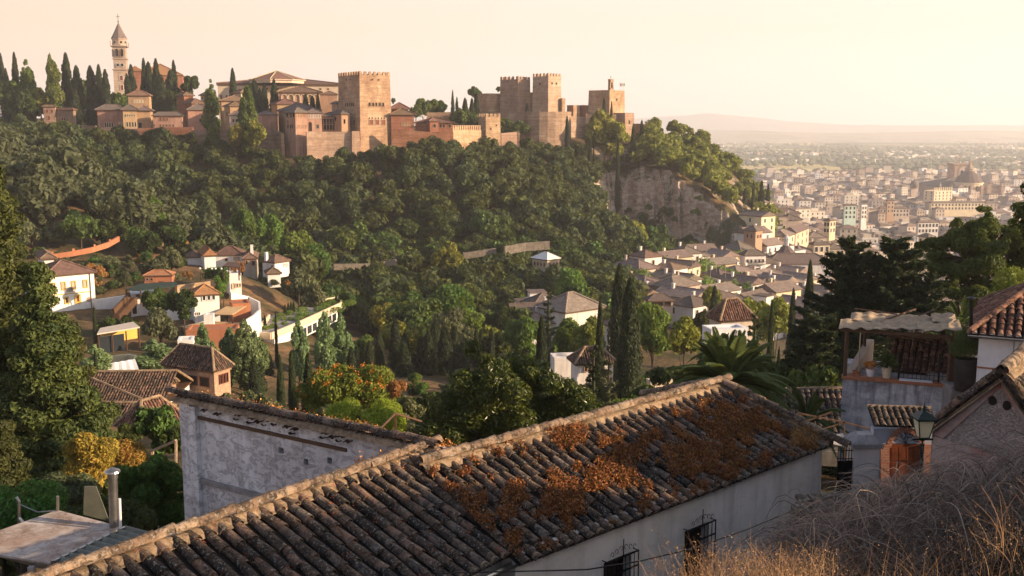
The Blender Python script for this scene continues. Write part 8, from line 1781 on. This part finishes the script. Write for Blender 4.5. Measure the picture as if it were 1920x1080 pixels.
# autumn trees
for px, pyc, Y, w, h, n, lb in ((168, 860, 31, 1.7, 2.2, 26000, 'orange and gold autumn tree beside the giant conifer, larger one'), (242, 862, 34, 1.2, 1.6, 16000, 'golden autumn tree right of the larger orange one')):
    C, R = blobset(w, h, w, 24, .25, .42); near_tree('autumn_tree', lb, 'tree', px, 800, Y, C, R, n, .042, 'autumn_leaf', pyc=pyc, asp=.4)
C, R = blobset(1.6, 1.6, 1.6, 18, .25, .4); near_tree('autumn_tree', 'dull yellow green shrub below the orange autumn tree', 'shrub', 130, 930, 27, C, R, 14000, .04, 'olive_leaf', pyc=935, asp=.4)
C, R = [], []
for px, py, r in ((240, 890, .35), (280, 880, .4), (320, 900, .4), (260, 930, .45), (300, 950, .45), (335, 960, .4), (240, 950, .4), (325, 1000, .3), (280, 915, .4)):
    p = at(px, py, 25)-at(285, 930, 25)
    for _ in range(4): C.append(p+rg.normal(size=3)*[.15, .3, .12]); R.append(r*rg.uniform(.5, .9))
near_tree('grape_vine', 'lush green vine thicket left of the whitewashed wall', 'vine', 285, 870, 25, C, R, 30000, .042, 'vine_leaf', pyc=930, asp=.75)
C, R = blobset(2.4, 1.2, 2, 20, .3, .5); near_tree('garden_shrub', 'dark green shrub behind the sheet roof at the left edge', 'shrub', 40, 940, 24, C, R, 16000, .04, 'vine_leaf', pyc=960)
C, R = blobset(2.6, 1.0, 2, 20, .3, .5); near_tree('garden_shrub', 'dark shrub behind the steel flue', 'shrub', 190, 960, 23, C, R, 16000, .04, 'wood_leaf', pyc=990)
# silver poplars in the valley at left
for px, yt, w, Y, lb in ((290, 635, 92, 118, 'broad silvery green tree left of the brick tower'), (180, 645, 60, 112, 'light green tree with a cypress in front, by the conifer'), (460, 600, 60, 120, 'pale poplar right of the brick tower, first'), (432, 615, 50, 122, 'pale poplar right of the brick tower, second'), (480, 620, 50, 128, 'pale poplar below the garden terrace, left'), (640, 590, 50, 150, 'pale poplar right of the garden terrace'), (610, 585, 46, 148, 'pale poplar before the garden terrace windows'), (380, 605, 40, 128, 'silver poplar before the orange terrace'), (400, 640, 36, 125, 'small silver poplar before the orange terrace'), (560, 600, 40, 140, 'pale poplar before the terrace parapet')):
    tree_at(px, yt, 0, Y, P_SILV, 'poplar_tree', lb, 'tree', wpx=w)
for px, yt, w, Y, P_, lb in ((300, 575, 80, 150, P_OLIVE, 'dense olive brown round tree left of the orange terrace'), (345, 545, 56, 158, P_WOOD, 'dark twin tree before the white restaurant house, right'), (298, 545, 60, 158, P_WOOD, 'dark twin tree before the white restaurant house, left'), (130, 600, 50, 148, P_OLIVE, 'small tree below the white villa'), (205, 592, 50, 158, P_BUSH, 'hedge shrub under the white retaining wall, left'), (245, 592, 50, 158, P_BUSH, 'hedge shrub under the white retaining wall, right'), (412, 530, 26, 176, P_VINE if False else P_BRIGHT, 'ivy covered post beside the vine corner'), (418, 508, 30, 186, P_BRIGHT, 'vine mass over the terrace house corner'), (447, 490, 34, 196, P_DRY, 'rusty vine tree right of the pergola'), (354, 508, 20, 194, P_DRY, 'clipped reddish round shrub by the hedge'), (540, 525, 14, 196, P_DRY, 'orange autumn shrub at the far end of the garden terrace'), (120, 485, 60, 198, P_OLIVE, 'round green tree above the villa roof'), (200, 480, 50, 205, P_OLIVE, 'tree above the retaining wall'), (170, 495, 40, 198, P_DRY, 'dry ochre shrub behind the villa'), (290, 485, 60, 205, P_OLIVE, 'drooping green tree above the orange house'), (345, 455, 30, 230, P_WOOD, 'dark shrub left of the hamlet')):
    tree_at(px, yt, 0, Y, P_, 'garden_tree', lb, 'tree', wpx=w)
# palms
def palm(name, label, px, pyc, Y, L, n, seed, trunk_h=None, w=.010):
    c = at(px, pyc, Y); rt = empty(name, (c[0], c[1], min(c[2]-1.0, g1(c[0], c[1]))), 0, label, 'palm'); o = c[2]-rt.location.z; mb = MB(); ms = MB()
    for i in range(n):
        a = i*2.399963+rg.normal()*.1; el = 1.35-1.75*(i/n)**.9+rg.normal()*.08; LL = L*rg.uniform(.85, 1.1); q = np.linspace(0, 1, 16); dr = .28+.5*(1-max(0, el)/1.4)
        x = LL*(q*math.cos(el)+0*q); z = LL*(q*math.sin(el))-LL*dr*q**2.2*.9; P = np.stack([x*math.cos(a), x*math.sin(a), z+o], 1); T = np.gradient(P, axis=0); T /= np.linalg.norm(T, axis=1)[:, None]; sd = A3([-math.sin(a), math.cos(a), 0])
        ms.tube(P, .018*(1-q*.8), 4)
        for k in range(60):
            u = .12+.86*k/60; p = A3([np.interp(u, q, P[:, j]) for j in range(3)]); t = A3([np.interp(u, q, T[:, j]) for j in range(3)]); ll = LL*.17*math.sin(PI*min(1, .15+u*.83))**.6
            for s in (-1, 1):
                d_ = sd*s*.75+t*.75-A3([0, 0, .16]); d_ /= np.linalg.norm(d_); wv = np.cross(d_, [0, 0, 1.]); wv /= np.linalg.norm(wv)+1e-6; wv = wv*w; up = A3([0, 0, .18*ll])
                mb.add([p-wv, p+wv, p+d_*ll*.6+wv*.8+up*.3, p+d_*ll-up*.5, p+d_*ll*.6-wv*.8+up*.3], [(0, 1, 2, 3, 4)])
    mb.obj('fronds', M['palm_leaf'], rt); ms.obj('frond_stems', M['palm_leaf'], rt); mb = MB(); mb.tube([(0, 0, -.5), (0, 0, o)], [.28, .22], 9); mb.obj('trunk', M['bark'], rt); return rt
palm('palm_tree', 'feathery palm with arching fronds behind the hip end of the tiled roof', 1368, 722, 34, 2.6, 84, 1)
palm('palm_tree', 'smaller paler palm top just above the big palm', 1352, 668, 50, 1.9, 56, 2)
palm('palm_tree', 'palm fronds drooping beside the pergola right post', 1775, 668, 38, 1.9, 30, 3)
palm('palm_tree', 'low palm fronds over the bare awning frame', 1515, 790, 31, 1.5, 22, 4)
palm('palm_tree', 'dim palm fronds behind the stove pipe', 1800, 608, 42, 1.6, 22, 5)
# ------------------------------------------------------------------ brambles and dry grass on the bank
def stems(name, label, n, gen, mat, r, kind='stuff', seg=7):
    mb = MB(); V = []; F = []; base = 0; an = np.arange(3)*2*PI/3
    for i in range(n):
        P, rr = gen(); k = len(P); T = np.gradient(P, axis=0); T /= np.linalg.norm(T, axis=1)[:, None]+1e-9; A = np.cross(T, [.3, .2, 1.]); A /= np.linalg.norm(A, axis=1)[:, None]+1e-9; B = np.cross(A, T); R = rr*np.linspace(1, .35, k)
        vv = P[:, None]+R[:, None, None]*(A[:, None]*np.cos(an)[None, :, None]+B[:, None]*np.sin(an)[None, :, None]); V.append(vv.reshape(-1, 3)); ii, jj = np.meshgrid(np.arange(k-1), np.arange(3), indexing='ij'); ii = ii.ravel(); jj = jj.ravel(); F.append(np.stack([ii*3+jj, ii*3+(jj+1) % 3, (ii+1)*3+(jj+1) % 3, (ii+1)*3+jj], 1)+base); base += 3*k
    mb.add(np.concatenate(V), np.concatenate(F)); return mb.obj(name, M[mat], label=label, kind=kind)
def bank_top(px): return np.interp(px, [1440, 1500, 1560, 1640, 1750, 1850, 1960], [1060, 985, 955, 915, 885, 868, 840])
def gen_bramble():
    px = rg.uniform(1500, 2010); Y = rg.uniform(9, 17); t = rg.random()
    py = bank_top(px)+(1-t)*10+rg.random()**1.3*(1120-bank_top(px)); p0 = at(px, py+30, Y); L = rg.uniform(.5, 1.5); a = rg.random()*2*PI; el = rg.uniform(.2, 1.3); q = np.linspace(0, 1, 9)
    d_ = A3([math.cos(a)*math.cos(el), math.sin(a)*math.cos(el)*.7, math.sin(el)]); P = p0+d_*L*q[:, None]; P[:, 2] -= L*.75*q**2.1; P += rg.normal(size=3)*.06*q[:, None]*np.sin(q*7)[:, None]; return P, rg.uniform(.0028, .0075)
stems('brambles', 'tangle of bare grey brown bramble stems covering the bank', 10500, gen_bramble, 'bramble', .005)
def gen_twig():
    px = rg.uniform(1500, 2010); Y = rg.uniform(9, 16); py = bank_top(px)+rg.random()*(1130-bank_top(px)); p0 = at(px, py+8, Y); L = rg.uniform(.08, .3); d_ = rsph(1, .5)[0]; q = np.linspace(0, 1, 4); return p0+d_*L*q[:, None]+rg.normal(size=(4, 3))*.01, .002
stems('bramble_twigs', 'fine dead twigs matted through the brambles', 13000, gen_twig, 'bramble', .003)
def gen_loose():
    px = rg.uniform(1490, 1950); Y = rg.uniform(11, 15); p0 = at(px, bank_top(px)+25, Y); L = rg.uniform(.5, 1.3); a = rg.choice([PI, 0])+rg.normal()*.6; el = rg.uniform(.4, 1.2); q = np.linspace(0, 1, 12); d_ = A3([math.cos(a)*math.cos(el), .2*math.sin(a), math.sin(el)]); P = p0+d_*L*q[:, None]; P[:, 2] -= L*.8*q**2; return P, .0035
stems('bramble_shoots', 'loose arching bramble shoots standing out of the tangle', 130, gen_loose, 'bramble', .004)
def gen_far():
    x = rg.uniform(5.5, 20); y = rg.uniform(2, 15); px = pxof(x, y, -3.5)
    if px < 1950: x += (1950-px)/1920*y+.5
    L = rg.uniform(.3, 1.1); a = rg.random()*6.28; el = rg.uniform(.3, 1.4); q = np.linspace(0, 1, 6); d_ = A3([math.cos(a)*math.cos(el), math.sin(a)*math.cos(el), math.sin(el)]); P = A3([x, y, 0])+d_*L*q[:, None]; P[:, 2] -= L*.6*q**2; FX.append((x, y)); return P, rg.uniform(.003, .007)
FX = []; n_f = 7000; o_ = stems('brambles', 'bare bramble scrub spreading over the bank toward the side', n_f, gen_far, 'bramble', .005)
zz = G([f[0] for f in FX], [f[1] for f in FX])-.05; V_ = np.empty(len(o_.data.vertices)*3, np.float32); o_.data.vertices.foreach_get('co', V_); V_ = V_.reshape(n_f, -1, 3); V_[:, :, 2] += zz[:, None]; o_.data.vertices.foreach_set('co', V_.ravel()); o_.data.update()
def gen_grass():
    if rg.random() < .62: px = rg.normal()*55+1400+rg.choice([-60, 40, 110]); h = rg.uniform(.12, .46); Y = rg.uniform(6.5, 8.5); py = 1120
    else: px = rg.uniform(1650, 1990); h = rg.uniform(.15, .5); Y = rg.uniform(7, 10); py = np.interp(px, [1650, 1800, 1880, 1990], [1130, 1070, 1010, 960])+rg.uniform(-20, 110)
    p0 = at(px, py, Y); q = np.linspace(0, 1, 6); ln = rg.normal(size=3)*[.16, .1, 0]; P = p0+A3([0, 0, h])*q[:, None]+ln*(q**1.7)[:, None]; return P, rg.uniform(.0015, .0028)
stems('dry_grass', 'tall dry orange grass stalks at the bottom of the bank', 950, gen_grass, 'drygrass', .002)
mb = MB(); P = []
for _ in range(520):
    Pq, _r = gen_grass(); k = 14; u = rg.uniform(.45, 1, k); q = np.linspace(0, 1, 6); P.append(np.stack([np.interp(u, q, Pq[:, j]) for j in range(3)], 1)+rg.normal(size=(k, 3))*.012)
P = np.concatenate(P); leaves(mb, P, rsph(len(P), .3), .0075, .5); mb.obj('grass_seed_heads', M['drygrass'], label='feathery orange seed heads among the dry stalks', kind='stuff')
# bank under the brambles with fieldstone wall steps
def bank_surface():
    X = []
    for px in np.linspace(1462, 2150, 60):
        r_ = []
        for t in np.linspace(0, 1, 30):
            Y = 17.5-9*t; py = bank_top(px)+50+(1190-bank_top(px)-50)*t**1.1; p = at(px, py, Y); r_.append(p+A3([0, 0, .22*float(fbm(px/40, t*8, 77, 4))]))
        X.append(r_)
    return A3(X)
mb = MB(); bs_ = bank_surface(); mb.grid(bs_, flip=True); skirt = bs_[:, :1].copy(); low_ = skirt.copy(); low_[..., 2] -= 6; mb.grid(np.concatenate([low_, skirt], 1)); sk2 = bs_[:1]; lo2_ = sk2.copy(); lo2_[..., 2] -= 6; mb.grid(np.concatenate([sk2, lo2_], 0))
mb.obj('bank_ground', m_plain('dark_earth', (.05,.04,.03), .97, .3, 3, bump=1, bd=.05), kind='structure', smooth=True)
rt = empty('stone_steps_wall', tuple(at(1500, 1060, 13)), 0, 'broken stepped fieldstone wall at the left end of the brambles', 'wall'); ivn = Matrix.Translation(rt.location).inverted()
for (x0_, x1_, y0_, y1_, Y) in ((1492, 1640, 958, 1010, 14.6), (1484, 1600, 984, 1050, 14.0), (1468, 1580, 1010, 1090, 13.4), (1500, 1700, 938, 962, 15.4)):
    a, b_ = at(x0_, y0_, Y), at(x1_, y0_-14, Y+.8); mb = MB(); n_ = 9; h_ = abs(at(x0_, y1_, Y)[2]-a[2])
    for k in range(n_):
        for r_ in range(3):
            u0, u1 = (k+.5*(r_ % 2))/n_, (k+.94+.5*(r_ % 2))/n_; p, q = a+(b_-a)*u0, a+(b_-a)*u1; z0 = -h_*(r_+1)/3; z1 = -h_*r_/3-.01; j = rg.normal(size=2)*.025
            B = [p+A3([0, j[0], z0]), q+A3([0, j[1], z0]), q+A3([0, .3, z0]), p+A3([0, .3, z0])]; T = [p+A3([.01, j[0]+.01, z1+j[0]*.6]), q+A3([-.01, j[1]+.01, z1+j[1]*.6]), q+A3([-.01, .3, z1]), p+A3([.01, .3, z1])]; mb.hexa(B, T)
    o = mb.obj('stone_course', M['stone'], rt); o.matrix_parent_inverse = ivn
# yellow sedum tuft and weeds on the far end of the roof
sedum('roof_weed', 'yellowish weed tuft near the far eave of the tiled roof', [hit(x, y, R1, np.cross(uR, (e0-c0)))+A3([0, 0, .08]) for x, y in zip(rg.uniform(1485, 1530, 60), rg.uniform(815, 850, 60))], 26, .05, .02, 'rust_leaf', .12)
